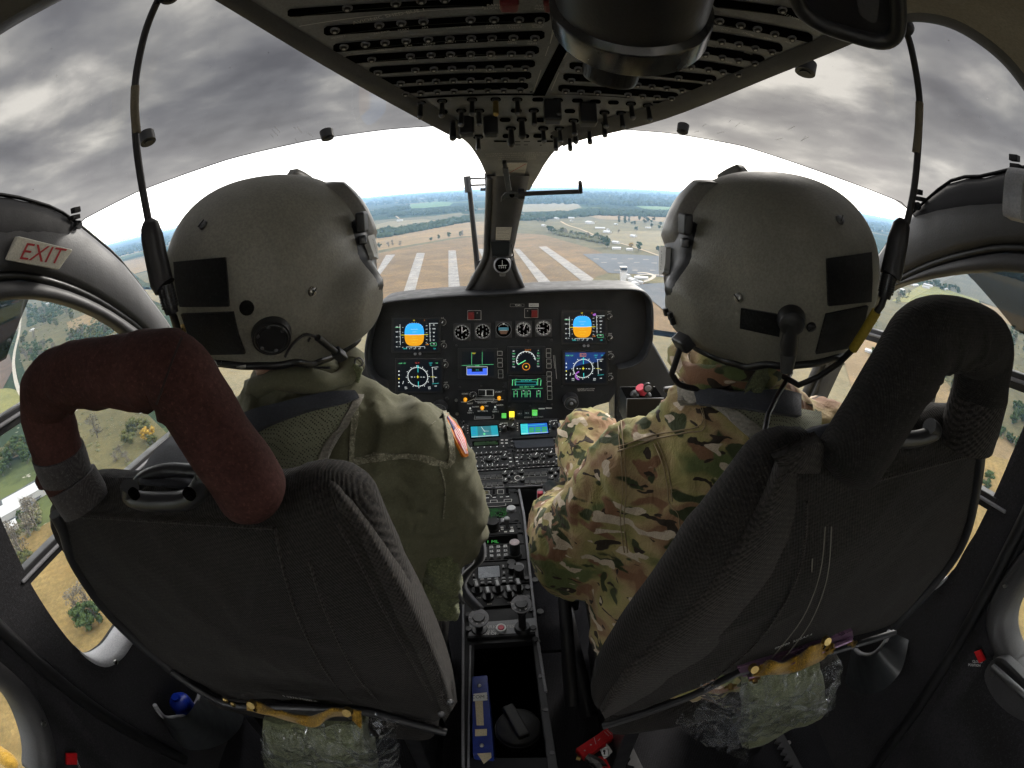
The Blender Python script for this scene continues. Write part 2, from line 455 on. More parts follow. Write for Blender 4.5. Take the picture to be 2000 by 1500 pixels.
def camo(name):
    """Blended woodland pattern: tan and green grounds, brown and dark green blots, cream flecks."""
    m, N, L, B = newmat(name)
    v1 = mapped(N, L, (1, .8, 1.5), (0, .35, .2))
    a = noise_node(N, L, v1, 11.5, 2.5, .45, .5)
    c = rampn(N, L, a, [(.34, (.28, .165, .092)), (.43, (.40, .305, .155)), (.51, (.33, .29, .115)), (.62, (.125, .155, .060))])
    def blot(c, scale, lo, hi, col, sc_, rot, loc, dist=.5):
        f = noise_node(N, L, mapped(N, L, sc_, rot, loc), scale, 1.5, .4, dist)
        return mixc(N, L, rampn(N, L, f, [(lo, 0.), (hi, 1.)]), c, col)
    c = blot(c, 18, .59, .625, (.235, .125, .072), (1, 1, 1.7), (0, .3, 0), (3, 1, 2))
    c = blot(c, 21, .61, .64, (.045, .058, .025), (.8, 1, 1.9), (0, .5, .3), (7, 2, 5))
    c = blot(c, 25, .635, .648, (.036, .026, .020), (.75, 1, 2.1), (0, .2, 0), (1, 9, 3), .8)
    c = blot(c, 27, .63, .64, (.60, .50, .38), (.7, .8, 2.0), (0, .6, 0), (4, 4, 8), .2)
    w = noise_node(N, L, mapped(N, L), 900, 2)
    c = mixc(N, L, rampn(N, L, w, [(.35, .3), (.6, 0.)]), c, (.05, .045, .03))
    L.new(c, B.inputs['Base Color']); B.inputs['Roughness'].default_value = .88; B.inputs['Specular IOR Level'].default_value = .15
    B.inputs['Sheen Weight'].default_value = .1
    b1 = bumpn(N, L, noise_node(N, L, mapped(N, L, (1.5, 1, .8)), 26, 5, .55, 1.2), .5, .010, None)
    bumpn(N, L, w, .25, .0006, B, b1)
    return m
def mesh_net(name):
    """Open olive netting of the survival vest."""
    m, N, L, B = newmat(name)
    v = mapped(N, L, (1, 1, 1), (0, .78, 0))
    ck = N.new('ShaderNodeTexVoronoi'); ck.inputs['Scale'].default_value = 330; ck.inputs['Randomness'].default_value = .15; L.new(v, ck.inputs['Vector'])
    f = rampn(N, L, ck.outputs['Distance'], [(.22, 0.), (.38, 1.)])
    big = noise_node(N, L, v, 9, 4)
    c = mixc(N, L, f, (.012, .013, .01), mixc(N, L, big, (.16, .165, .105), (.29, .29, .20)))
    L.new(c, B.inputs['Base Color']); B.inputs['Roughness'].default_value = .8
    bumpn(N, L, f, .6, .002, B)
    return m

M = {}
M['black'] = mat('black_plastic', (.017, .017, .019), .40)
M['panel'] = mat('panel_black_paint', (.0145, .015, .017), .6, grain=(600, .3, .0005), spec=.3)
M['over'] = mat('overhead_grey_black', (.175, .180, .19), .42, vscale=9, var=.3)
M['trim'] = mat('roof_trim_grey', (.050, .050, .054), .6, vscale=6)
M['lining'] = mat('pale_cabin_lining', (.50, .49, .47), .8)
M['trim2'] = mat('headliner_lit_beige', (.30, .27, .23), .85, vscale=8)  # right corner only: its lit look is put into the colour
M['frame'] = mat('door_frame_dark_grey', (.036, .035, .037), .5, vscale=5, var=.15, grain=(300, .35, .0008))
M['gasket'] = mat('rubber_gasket', (.008, .008, .009), .4)
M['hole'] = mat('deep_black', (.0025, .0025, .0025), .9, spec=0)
M['slot'] = mat('recess_shade_black', (.004, .004, .004), .9, spec=0)  # shade of the shallow recesses, put into the colour
M['knob'] = mat('knob_black', (.016, .016, .017), .36)
M['gloss'] = mat('gloss_black_paint', (.02, .02, .021), .2, spec=.9, grain=None)
M['capg'] = mat('cap_dark_grey', (.05, .05, .05), .45)
M['steel'] = mat('bare_steel', (.45, .44, .42), .3, 1.0)
M['dsteel'] = mat('dull_metal', (.16, .16, .165), .45, .8)
M['brass'] = mat('brass_metal', (.5, .36, .14), .35, 1.0)
M['white'] = mat('marking_white', (.75, .75, .74), .6, grain=None)
M['dim'] = mat('worn_marking_grey', (.46, .45, .43), .6, grain=None)
M['greybtn'] = mat('grey_key', (.36, .37, .38), .5)
M['midgrey'] = mat('mid_grey_plastic', (.20, .20, .215), .5)
M['carpet'] = cloth('dark_carpet', (.017, .017, .021), (.029, .029, .035), (500, 480), big=20, amt=.5, sheen=.05)
M['wallfab'] = cloth('sidewall_felt', (.020, .0195, .022), (.034, .033, .037), (900, 900), big=14, amt=.6, sheen=.05)
M['seat'] = cloth('seat_knit', (.0150, .0132, .0122), (.033, .029, .026), (640, 330), rot=(0, .35, 0), bump=.7, big=6, amt=.6, sheen=.03)
M['seat2'] = cloth('seat_knit_side', (.027, .024, .022), (.052, .045, .041), (600, 300), rot=(0, -.5, 0), bump=.8, big=7, amt=.6, sheen=.04)
M['thread'] = mat('seam_thread', (.15, .14, .12), .8, grain=None)
M['knit'] = cloth('hoop_knit', (.0125, .0115, .011), (.024, .0215, .020), (1150, 900), bump=.5, big=9, amt=.6, sheen=.03, rib=.5)
M['maroon'] = cloth('maroon_velour', (.034, .0128, .0108), (.072, .0292, .0245), (2400, 2400), bump=.0, big=14, amt=.8, sheen=.0, rib=.0, fleck=.3)
M['band'] = cloth('grey_hook_band', (.045, .040, .040), (.07, .065, .065), (2000, 2000), bump=.2, big=20, amt=.5)
M['web'] = cloth('harness_webbing', (.046, .049, .060), (.080, .085, .100), (2600, 900), bump=.25, big=10, amt=.6, rib=.2, fleck=.15)
M['webl'] = cloth('vest_edge_tape', (.27, .25, .21), (.40, .37, .32), (1800, 420), bump=.6, big=30, amt=.6, rib=.35, fleck=.2)
M['net'] = mesh_net('vest_netting')
M['olive'] = cloth('olive_flight_suit', (.112, .110, .068), (.185, .178, .118), (3600, 3400), bump=.05, rib=.25, big=7, fleck=.12, amt=.55, sheen=.05)
M['oliveseam'] = cloth('olive_seam', (.17, .16, .108), (.40, .38, .28), (3600, 3400), bump=.05, rib=.2, big=150, fleck=.5, amt=.8)
M['camo'] = camo('blended_camouflage')
M['camoseam'] = mat('camouflage_thread', (.36, .28, .17), .8, grain=None)
M['helmet'] = mat('helmet_olive_grey', (.215, .204, .168), .52, var=.22, vscale=7, grain=(500, .5, .0008), spec=.35)
M['visor'] = mat('visor_housing_grey', (.185, .175, .155), .45, var=.1)
M['velcro'] = cloth('black_hook_patch', (.0065, .0065, .0068), (.012, .012, .012), (2000, 2000), bump=.5, big=60, amt=.5, sheen=.1, fleck=.7)
M['skin'] = mat('skin', (.42, .21, .15), .5, var=.1, vscale=30, grain=(300, .3, .0006))
M['skinred'] = mat('sunburnt_skin', (.46, .15, .09), .5, var=.1, vscale=30, grain=(300, .3, .0006))
M['hair'] = mat('short_brown_hair', (.045, .03, .02), .7, grain=(900, .8, .002))
M['glove'] = mat('tan_glove', (.16, .13, .085), .8)
M['label'] = mat('label_silver', (.52, .52, .50), .5, grain=None)
M['ink'] = mat('black_ink', (.01, .01, .01), .6, grain=None)
M['exitw'] = mat('exit_sign_cream', (.62, .585, .49), .5, var=.05)
M['exitr'] = mat('exit_sign_red', (.42, .03, .035), .5, grain=None)
M['red'] = mat('red_paint', (.55, .012, .016), .35)
M['pinkred'] = mat('faded_red', (.62, .06, .10), .45)
M['redcap'] = mat('red_cap_dim', (.16, .012, .014), .4)
M['yellow'] = mat('yellow_tape', (.42, .30, .03), .6)
M['mustard'] = cloth('mustard_leather', (.30, .17, .018), (.42, .25, .04), (1200, 1200), bump=.15, big=18, amt=.6)
M['tape'] = mat('brown_tape', (.15, .125, .085), .75)
M['cord'] = mat('cord_black', (.014, .012, .014), .45)
M['blue'] = mat('blue_binder', (.012, .030, .20), .38)
M['cyanb'] = mat('blue_plastic', (.01, .04, .45), .3)
M['greypl'] = mat('grey_green_plastic', (.030, .033, .036), .4)
M['cream'] = mat('cream_paper', (.52, .44, .29), .8)
M['pouch'] = cloth('olive_pouch', (.15, .165, .085), (.22, .24, .13), (2000, 2000), bump=.2, big=15)
M['purple'] = mat('plum_metal', (.17, .10, .165), .32, .5)
M['lipgrey'] = mat('light_grey_trim', (.34, .34, .36), .4)
M['orange'] = mat('patch_orange', (.75, .22, .01), .7)
M['flagred'] = mat('flag_red', (.55, .05, .08), .8); M['flagwhite'] = mat('flag_white', (.7, .62, .62), .8); M['flagblue'] = mat('flag_blue', (.05, .05, .16), .8)
M['placard'] = mat('placard_white', (.55, .53, .50), .6)
M['postgrey'] = mat('post_grey', (.048, .046, .046), .45)
M['clear'] = glass('clear_window', (.97, .98, .98), .03, .22)
M['side'] = glass('side_window', (.93, .94, .93), .03)
M['tint'] = glass('tinted_roof_window', (.122, .122, .122), .012, .5)
# lit displays
M['scr'] = emis('display_black', (.004, .006, .010), .6)
M['scrgl'] = emis('display_blue_glow', (.01, .03, .12), 1.0)
M['eblue'] = emis('display_sky_blue', (.03, .34, .86), 1.0)
M['eamber'] = emis('display_amber', (.62, .27, .01), 1.0)
M['ewhite'] = emis('display_white', (.72, .78, .76), .9)
M['egreen'] = emis('display_green', (.16, .80, .32), .75)
M['ecyan'] = emis('display_cyan', (.05, .60, .58), .8)
M['eyellow'] = emis('display_yellow', (.85, .75, .05), .9)
M['emag'] = emis('display_magenta', (.30, .10, .42), .8)
M['efuel'] = emis('display_fuel_blue', (.05, .13, .75), .9)
M['eorange'] = emis('display_orange', (.9, .3, .03), .8)
M['ered'] = emis('display_red', (.8, .10, .06), .7)
M['elamp'] = emis('caution_lamp_yellow', (1.0, .78, .04), 1.2)
M['elampg'] = emis('status_lamp_green', (.10, .5, .08), .8)
M['egps1'] = emis('radio_screen_teal', (.015, .30, .38), .8)
M['egps2'] = emis('radio_screen_blue', (.02, .12, .48), .9)
M['egps3'] = emis('radio_screen_map', (.03, .17, .20), .8)
M['egps4'] = emis('radio_screen_green', (.04, .36, .06), .8)
M['edimg'] = emis('dim_green_digits', (.05, .42, .07), .5)
M['eknob'] = emis('lit_amber_knob', (.85, .36, .01), .8)

# ------------------------------------------------------------------ airframe: glazing, roof, floor, doors
EC, EA = V((0, .2, -.33)), V((1.0, 1.35, .62))
def canopy(d, k=1.0):
    """Distance along d to the ellipsoid of the canopy."""
    o = V((-EC.x/EA.x, -EC.y/EA.y, -EC.z/EA.z)); q = V((d.x/EA.x, d.y/EA.y, d.z/EA.z))
    a = q.dot(q); b = 2*o.dot(q); c = o.dot(o)-1
    return d*((-b+math.sqrt(b*b-4*a*c))/(2*a)*k)
def cpx(px, py, k=1.0): return canopy(ray(px, py), k)
def azel(az, el):
    a, e = math.radians(az), math.radians(el)
    return V((math.sin(a)*math.cos(e), math.cos(a)*math.cos(e), math.sin(e)))
BND = [(-112, -12), (-60, -8), (-53, 0), (-48.7, 2.9), (-41.9, 4.5), (-31.1, 6.2), (-22.3, 7.0), (-13, 7.4), (-6.7, 7.4), (2, 7.3), (11.2, 6.7), (18.7, 6.4), (26.8, 5.5), (35.5, 3.6), (45, 1.7), (50, -2), (60, -8), (112, -12)]
def bnd(az):
    for (a, e), (b, f) in zip(BND, BND[1:]):
        if a <= az <= b: return e+(f-e)*(az-a)/(b-a)
    return -12
canopy_ob = thing('canopy', 'glazed canopy with grey tinted roof windows above a clear windshield', 'canopy', (0, .9, .1))
mb = MB(); azs = [-112+2*i for i in range(113)]
mb.grid([[canopy(azel(a, bnd(a)+(88-bnd(a))*(i/22)**1.1)) for i in range(23)] for a in azs], M['tint'])
roof_win = mb.build('roof_window', canopy_ob)
roof_win['label'] = 'grey tinted curved roof window with fine scratches'
mb = MB(); az2 = [-54+1.5*i for i in range(73)]
mb.grid([[canopy(azel(a, -34+(bnd(a)-.05+34)*(i/14)), .999) for i in range(15)] for a in az2], M['clear'])
mb.build('windshield_pane', canopy_ob)
mb = MB()
mb.tube([canopy(azel(a, bnd(a))) for a in [-54+1.5*i for i in range(73)]], .0009, M['trim'], 6)
mb.build('window_edge_strip', canopy_ob)
for (x, y, r) in [(285, 261, .0135), (637, 256, .0135), (1335, 244, .012), (1575, 123, .0155)]:
    p = cpx(x, y, .992); n = -(V(((p.x-EC.x)/EA.x**2, (p.y-EC.y)/EA.y**2, (p.z-EC.z)/EA.z**2))).normalized()
    m_ = MB(); m_.cyl(p, p+n*.017, r, M['black'], r*.96, 20); m_.cyl(p+n*.017, p+n*.019, r*.55, M['gasket'], r*.5, 14)
    m_.build('rubber_bumper', canopy_ob)
# scratches on the tinted window
rs = random.Random(3)
for (x, y, k, sp) in [(560, 268, 7, 60), (1370, 258, 5, 70), (1500, 270, 4, 90)]:
    for i in range(k):
        a = (x+rs.uniform(-sp, sp), y+rs.uniform(-22, 6)); L_ = rs.uniform(5, 18); t = rs.uniform(-.9, -.2) if x > 1000 else rs.uniform(.5, 1.2)
        mb = MB(); mb.tube([cpx(a[0], a[1], .998), cpx(a[0]+L_*math.cos(t), a[1]+L_*math.sin(t), .998)], .0003, M['dim'], 4); mb.build('scratch_mark', canopy_ob)

# centre post between the windshield halves
post = thing('windshield_post', 'dark grey centre windshield post flaring at its foot behind the panel', 'post', (0, 1.5, -.32))
OVP = Plane((0, 1.0, .07), (0, -.265, -.964), up=(0, -1, 0))
def on_post(px, py, off=0.0):
    t = (py-335)/(562-335)
    y = 1.13 + .39*min(max(t, -.2), 1.05)
    return at(px, py, 'y', y-off)
mb = MB()
L_ = [(958, 344), (957, 364), (958, 400), (956, 440), (955, 480), (952, 505), (940, 530), (925, 556), (916, 568)]
R_ = [(1034, 344), (1030, 364), (1022, 400), (1013, 440), (1005, 480), (998, 505), (1004, 530), (1014, 552), (1022, 566)]
rows = []
for (l, r) in zip(cr2(L_, 4), cr2(R_, 4)):
    row = []
    for i in range(9):
        t = i/8; b = math.sin(math.pi*t)**.5*.030
        row.append(on_post(l[0]+(r[0]-l[0])*t, l[1]+(r[1]-l[1])*t, b))
    rows.append(row)
mb.grid(rows, M['postgrey'])
back = [[p+V((0, .07, .03)) for p in (r[0], r[-1])] for r in rows]
mb.grid([[r[0], b[0]] for r, b in zip(rows, back)], M['trim']); mb.grid([[b[1], r[-1]] for r, b in zip(rows, back)], M['trim'])
mb.build('post_body', post)
mb = MB()       # ribs along the left side of the post and the flared foot edges
mb.tube([on_post(x, y, -.004) for x, y in cr2([(958, 345), (955, 400), (952, 460), (949, 500), (934, 530), (913, 568)], 5)], .010, M['postgrey'], 8)
mb.tube([on_post(x, y, -.012) for x, y in cr2([(964, 345), (962, 400), (961, 470), (958, 505), (945, 535), (925, 568)], 5)], .006, M['trim'], 8)
mb.tube([on_post(x, y, -.004) for x, y in cr2([(999, 505), (1006, 530), (1024, 568)], 5)], .009, M['postgrey'], 8)
mb.build('post_rib', post)
mb = MB()
q = [on_post(969, 444, .042), on_post(1000, 444, .042), on_post(996, 469, .042), on_post(968, 469, .042)]
mb.prism(q, (0, .006, 0), M['placard'])
PP_ = Plane(q[0], (0, -1, 0))
for i in range(7): mb.line(PP_, [(971, 447+i*3), (994-(i % 3)*5, 447.4+i*3)], .0007, M['midgrey'], .002)
mb.build('placard', post)
mb = MB()       # dark step and wire loop above the compass
mb.prism([on_post(958, 472, .05), on_post(996, 472, .05), on_post(994, 500, .055), on_post(961, 500, .055)], (0, .05, 0), M['black'])
mb.tube([on_post(999, 478, .06), on_post(1003, 500, .06), on_post(996, 503, .06), on_post(960, 501, .06)], .0022, M['black'], 6)
mb.build('sun_shade_box', post, .004)
comp = thing('magnetic_compass', 'small round black standby compass on the windshield post foot', 'compass', on_post(981, 520))
c0 = on_post(981, 518, .06)
mb = MB(); mb.cyl(c0+V((0, .05, 0)), c0, .026, M['black'], .026, 24); mb.cyl(c0, c0+V((0, -.006, 0)), .025, M['midgrey'], .022, 24)
mb.build('case', comp, .002)
CPl = Plane(c0+V((0, -.0065, 0)), (0, -1, 0))
mb = MB(); mb.disc(CPl, 981, 518, .020, M['hole'], .0005); mb.line(CPl, [(973, 519), (990, 518)], .0012, M['white'], .001); mb.ptext(CPl, '1 3 0 2', 981, 522, .0075, M['white'], .0012)
mb.line(CPl, [(981, 508), (981, 518)], .001, M['white'], .001)
mb.build('dial', comp)
mb = MB(); mb.prism([on_post(974, 526, .062), on_post(989, 526, .062), on_post(987, 540, .05), on_post(976, 540, .05)], (0, .02, 0), M['midgrey']); mb.build('lamp_cover', comp, .003)
# bracket with crank arm on the post
br = thing('windshield_crank', 'black crank arm on a curved metal bracket at mid height of the windshield post', 'crank', on_post(1000, 385))
mb = MB()
arc = [(978, 395), (979, 384), (986, 376), (999, 373), (1012, 376), (1019, 384), (1021, 392), (1019, 394), (1011, 388), (1000, 385), (988, 386)]
mb.prism([on_post(x, y, .055) for x, y in arc], (0, .012, 0), M['dsteel']); mb.cyl(on_post(1000, 381, .058), on_post(1000, 381, .05), .006, M['hole'])
mb.build('bracket', br, .002)
mb = MB(); mb.bar(on_post(985, 316, .05), on_post(988, 330, .055), .008, .01, M['black']); mb.bar(on_post(987, 328, .06), on_post(994, 372, .062), .012, .006, M['dsteel']); mb.build('lever', br, .001)
mb = MB(); mb.bar(on_post(1018, 379, .05), on_post(1136, 374, .05), .007, .011, M['black']); mb.bar(on_post(1134, 376, .052), on_post(1133, 355, .052), .0085, .0085, M['black'], up=(0, 1, 0)); mb.cyl(on_post(1012, 379, .05), on_post(1024, 379, .05), .013, M['black'])
mb.build('crank_arm', br, .0015)
# windshield wiper outside
wip = thing('windshield_wiper', 'black windshield wiper outside the glass left of the post', 'wiper', at(935, 540, 'y', 1.62))
mb = MB(); mb.tube([at(913, 352, 'y', 1.60), at(918, 378, 'y', 1.61), at(935, 543, 'y', 1.64)], [.0085, .008, .010], M['black'], 10); mb.tube([at(933, 508, 'y', 1.635), at(936, 545, 'y', 1.64)], .013, M['black'], 8)
mb.build('wiper_arm', wip)
mb = MB(); mb.cyl(at(912, 344, 'y', 1.60), at(915, 376, 'y', 1.60), .012, M['black']); mb.bar(at(915, 349, 'y', 1.60), at(950, 348, 'y', 1.6), .006, .006, M['black']); mb.bar(at(917, 362, 'y', 1.60), at(950, 361, 'y', 1.6), .007, .007, M['black']); mb.bar(at(950, 338, 'y', 1.6), at(952, 385, 'y', 1.6), .012, .012, M['black'], up=(0, 1, 0)); mb.bar(at(938, 370, 'y', 1.6), at(950, 370, 'y', 1.6), .012, .01, M['black'])
mb.build('wiper_hinge', wip, .002)

# headliner round the rear of the roof windows, cabin ceiling, rear bulkhead, floor
liner = thing('headliner', 'moulded grey roof lining around the rear edge of the roof windows', 'roof lining', (0, -.3, .25))
def liner_piece(rim, ctr, name, m1, m2):
    mb = MB(); rim = cr2(rim, 6); rows = []
    for (k, out) in ((1.0, -6), (.93, 0), (.91, 14), (.93, 34), (.97, 60)):
        rows.append([cpx(x+(x-ctr[0])/math.hypot(x-ctr[0], y-ctr[1])*out, y+(y-ctr[1])/math.hypot(x-ctr[0], y-ctr[1])*out, k) for x, y in rim])
    mb.grid(rows[:3], m1)
    rows2 = [rows[2]]
    for (k, out) in ((.90, 30), (.80, 120), (.74, 260), (.72, 420)):
        rows2.append([cpx(x+(x-ctr[0])/math.hypot(x-ctr[0], y-ctr[1])*out, y+(y-ctr[1])/math.hypot(x-ctr[0], y-ctr[1])*out, k) for x, y in rim])
    mb.grid(rows2, m2); mb.build(name, liner)
liner_piece([(-200, 260), (-90, 130), (0, 62), (105, 2), (210, -50), (330, -95), (450, -130)], (380, 330), 'rear_corner_lining', M['gasket'], M['trim'])
liner_piece([(1670, 78), (1745, 46), (1800, 38), (1870, 55), (1945, 105), (2000, 168), (2080, 290), (2150, 420)], (1650, 400), 'rear_corner_lining', M['trim'], M['trim2'])  # paler than the left corner, light on this side is in the colour
mb = MB(); mb.box((0, -.75, .34), 1.8, 1.3, .04, M['lining']); struct(mb.build('ceiling'))
mb = MB(); mb.box((0, -1.42, -.4), 1.8, .04, 1.6, M['lining']); struct(mb.build('rear_wall'))
mb = MB()
mb.box((0, .3, -1.17), 1.9, 3.4, .04, M['carpet']); struct(mb.build('floor'))

# doors: each front door with its frame, weather strip, sliding window rails and pane; each rear door with window
OUT = [(-.25, .165), (.10, .165), (.30, .152), (.482, .119), (.558, .098), (.635, .066), (.727, -.005), (.79, -.068), (.899, -.233), (.99, -.42), (1.06, -.66)]
GAS = [(-.25, .030), (.10, .032), (.30, .025), (.458, .006), (.54, -.018), (.633, -.066), (.72, -.130), (.80, -.21), (.87, -.33), (.93, -.48), (.97, -.66)]
GA2 = [(y-.002, z-.014) for y, z in GAS]
WIN = [(-.25, -.018), (.10, -.016), (.30, -.022), (.449, -.036), (.505, -.048), (.563, -.069), (.63, -.105), (.695, -.152), (.76, -.22), (.81, -.31), (.84, -.40), (.855, -.53), (.85, -.66)]
def side(s, x, y, z): return V((s*x, y, z))
def door(s):
    word = 'left' if s < 0 else 'right'
    d = thing('cockpit_door', ('dark grey front door frame beside the red lettered sign, left of the olive suited person' if s < 0 else 'dark grey front door frame beside the camouflage suited person'), 'door', (s*.75, .5, -.66), 'front doors')
    X = .75
    sh_ = lambda c_, a: [(y+(a*sm((y-.5)/.25) if s > 0 else 0), z) for y, z in c_]
    OU = [(y, z+(.022*sm((y-.55)/.12) if s > 0 else .004)) for y, z in OUT]
    o_, g_, g2_, w_ = (cr2(c, 6) for c in (OU, sh_(GAS, .04), sh_(GA2, .04), sh_(WIN, .085)))
    mb = MB()
    def band(a, b, prof, m):
        n = 40
        A = resample([(q[0], q[1], 0) for q in a], n); B = resample([(q[0], q[1], 0) for q in b], n)
        mb.grid([[side(s, x, A[i].x+(B[i].x-A[i].x)*t, A[i].y+(B[i].y-A[i].y)*t) for i in range(n)] for t, x in prof], m)
    band(o_, g_, [(-.05, .86), (-.04, .80), (0, .768), (.08, .755), (.2, .748), (.9, .738), (1.0, .745), (1.0, .78)], M['frame'])
    mb.build('upper_frame', d)
    mb = MB(); band(g2_, w_, [(0, .77), (0, .752), (.10, .742), (.85, .738), (1.0, .746), (1.0, .768)], M['frame']); mb.build('window_surround', d)
    mb = MB(); band(g_, g2_, [(0, .75), (.5, .757), (1, .75)], M['gasket'])
    mid = resample([(q[0], q[1]-.007, 0) for q in g_], 50)
    mb.tube([side(s, .752, p.x, p.y) for p in mid], .0075, M['gasket'], 8); mb.build('weather_strip', d)
    mb = MB(); up = resample([(q[0], q[1], 0) for q in o_], 50)
    mb.tube([side(s, .768, p.x-.001, p.y+.004) for p in up], .0035, M['gasket'], 6); mb.build('seal_bead', d)
    # rear edge and sill of the window opening
    rear = [(.33, .02), (.318, -.10), (.312, -.26), (.300, -.38), (.292, -.46), (.293, -.58), (.315, -.645), (.36, -.672), (.405, -.676)] if s < 0 else \
           [(.37, .02), (.360, -.10), (.356, -.26), (.360, -.38), (.370, -.47), (.372, -.53), (.388, -.575), (.42, -.597), (.46, -.600)]
    zb = -.676 if s < 0 else -.60
    rr = cr2(rear, 5)
    mb = MB()
    # pillar behind the opening, and door skin below the sill
    back = [(y-.115, z) for y, z in rear]
    pil = [side(s, .745, y, z) for y, z in rr] + [side(s, .745, .86, zb), side(s, .745, .95, -1.15), side(s, .745, .13, -1.15)] + [side(s, .745, y-.10, z) for y, z in reversed(rr[:-12])]
    mb.prism(pil, (s*.06, 0, 0), M['wallfab'])
    mb.build('lower_panel', d, .006)
    mb = MB()
    lip = rr[-16:] + [(.75, zb)]
    n = len(lip)
    mb.grid([[side(s, x, y+dy*0, z+dz) for y, z in lip] for x, dy, dz in ((.742, 0, -.018), (.738, 0, -.008), (.742, 0, .002), (.79, 0, .006))], M['lipgrey'])
    p = lip[8]; mb.cyl(side(s, .738, p[0], p[1]-.010), side(s, .733, p[0], p[1]-.010), .005, M['steel'], None, 12)
    mb.build('window_sill', d)
    mb = MB()
    if s < 0: rails = [((.30, -.205), (.87, -.222)), ((.28, -.424), (.85, -.446))]
    else: rails = [((.30, -.176), (.87, -.262)), ((.33, -.378), (.85, -.47))]
    for (a, b) in rails:
        m_ = MB(); m_.bar(side(s, .757, *a), side(s, .757, *b), .020, .026, M['black']); m_.bar(side(s, .744, a[0], a[1]+.002), side(s, .744, b[0], b[1]+.002), .006, .006, M['midgrey'])
        m_.build('slide_rail', d, .002)
    if s > 0:
        m_ = MB(); m_.bar(side(s, .757, .597, -.225), side(s, .757, .590, -.40), .028, .02, M['black'], up=(1, 0, 0)); m_.bar(side(s, .745, .606, -.225), side(s, .745, .599, -.40), .005, .005, M['lipgrey'], up=(1, 0, 0)); m_.build('slide_stop', d, .002)
    mb = MB()
    mb.prism([side(s, .785, y, z) for y, z in [(.15, .02), (.3, -.0), (.45, -.02), (.6, -.07), (.72, -.15), (.82, -.3), (.87, -.5), (.86, -.7), (.2, -.7)]], (s*.003, 0, 0), M['side'])
    mb.build('window_pane', d)
    # clips along the frame edge
    for (y, z) in ([(.648, .056)] if s < 0 else [(.70, .040), (.475, .118)]):
        m_ = MB(); c = side(s, .765, y, z)
        m_.box(c+V((-s*.012, 0, .004)), .018, .020, .008, M['black']); m_.box(c+V((-s*.020, 0, .016)), .012, .017, .010, M['black']); m_.cyl(c+V((-s*.016, 0, -.010)), c+V((-s*.026, 0, -.012)), .008, M['black'], None, 10)
        m_.build('clip', d, .001)
    # rear door
    r = thing('cabin_door', ('black trimmed rear cabin door in the lower left corner' if s < 0 else 'black trimmed rear cabin door with grey pull handle in the lower right corner'), 'door', (s*.76, -.3, -1.15), 'rear cabin doors')
    op = [(-.9, .06), (-.3, .06), (-.12, .02), (.0, -.12), (.07, -.30), (.115, -.43), (.133, -.53), (.112, -.60), (.06, -.650), (-.05, -.675), (-.9, -.68)] if s < 0 else \
         [(-.9, .06), (-.2, .06), (.0, .01), (.12, -.14), (.19, -.28), (.228, -.39), (.238, -.465), (.222, -.52), (.17, -.545), (.05, -.56), (-.9, -.58)]
    opc = cr2(op, 5)
    mb = MB()
    outer = [(-.9, .18), (.05, .18), (.16, .0), (.18, -.3), (.17, -.5), (.15, -1.15), (-.9, -1.15)] if s < 0 else [(-.9, .18), (.10, .18), (.25, .0), (.268, -.3), (.27, -.5), (.19, -1.15), (-.9, -1.15)]
    outer = [(y+(.10 if y > -.5 else 0), z) for y, z in outer]
    mb.holed([side(s, .749, y, z) for y, z in outer], [[side(s, .742, y, z) for y, z in opc[1:-1]]], (s*.04, 0, 0), M['wallfab'])
    mb.build('door_panel', r, .004)
    mb = MB(); cy = -.25; cz = -.30
    def infl(k): return [(y + (y-cy)/max(math.hypot(y-cy, z-cz), 1e-6)*k, z + (z-cz)/max(math.hypot(y-cy, z-cz), 1e-6)*k) for y, z in opc]
    mb.grid([[side(s, x, y, z) for y, z in infl(k)] for k, x in ((-.004, .79), (-.004, .745), (.010, .733), (.028, .730), (.036, .738), (.037, .745))], M['frame'])
    if s < 0: mb.cyl(side(s, .731, .135, -.60), side(s, .727, .135, -.60), .005, M['steel'], None, 10)
    else: mb.cyl(side(s, .731, .256, -.46), side(s, .727, .256, -.46), .004, M['steel'], None, 10)
    mb.build('window_frame', r)
    mb = MB(); mb.prism([side(s, .784, y, z) for y, z in infl(.008)], (s*.003, 0, 0), M['side']); mb.build('window_pane', r)
    # groove strip between the two doors
    mb = MB(); gl_ = [(.16, .0), (.20, -.2), (.185, -.36), (.205, -.5), (.24, -.72), (.30, -1.0)] if s < 0 else [(.26, .0), (.285, -.2), (.29, -.36), (.285, -.48), (.27, -.64), (.22, -1.0)]
    mb.tube([side(s, .740, y, z) for y, z in cr2(gl_, 5)], .013, M['gasket'], 8); mb.build('door_seal', r)
    mb = MB()
    if s < 0:
        PW = Plane((-.736, 0, 0), (1, 0, 0)); c = (133, 1482)
        mb.rect(PW, 128, 1470, 148, 1492, M['red'], .004, .004); mb.ptext(PW, 'CLOSED', 150, 1490, .006, M['white'], .003, 60); mb.build('red_marker', r)
    else:
        PW = Plane((.736, 0, 0), (-1, 0, 0))
        mb.poly(PW, [(1905, 1272), (1916, 1268), (1926, 1288), (1915, 1294)], M['red'], .004, .004)
        mb.ptext(PW, 'CLOSED', 1911, 1291, .0065, M['white'], .003, 45); mb.ptext(PW, 'POSITION', 1905, 1298, .0065, M['white'], .003, 45); mb.build('red_marker', r)
        h = MB()
        h.prism([at(x, y, 'x', .722) for x, y in cr2([(1922, 1320), (1945, 1285), (1975, 1300), (2040, 1375), (2040, 1415), (1990, 1405), (1945, 1370)], 4, True)], (.02, 0, 0), M['frame'])
        h.build('handle_recess', r, .006, 3)
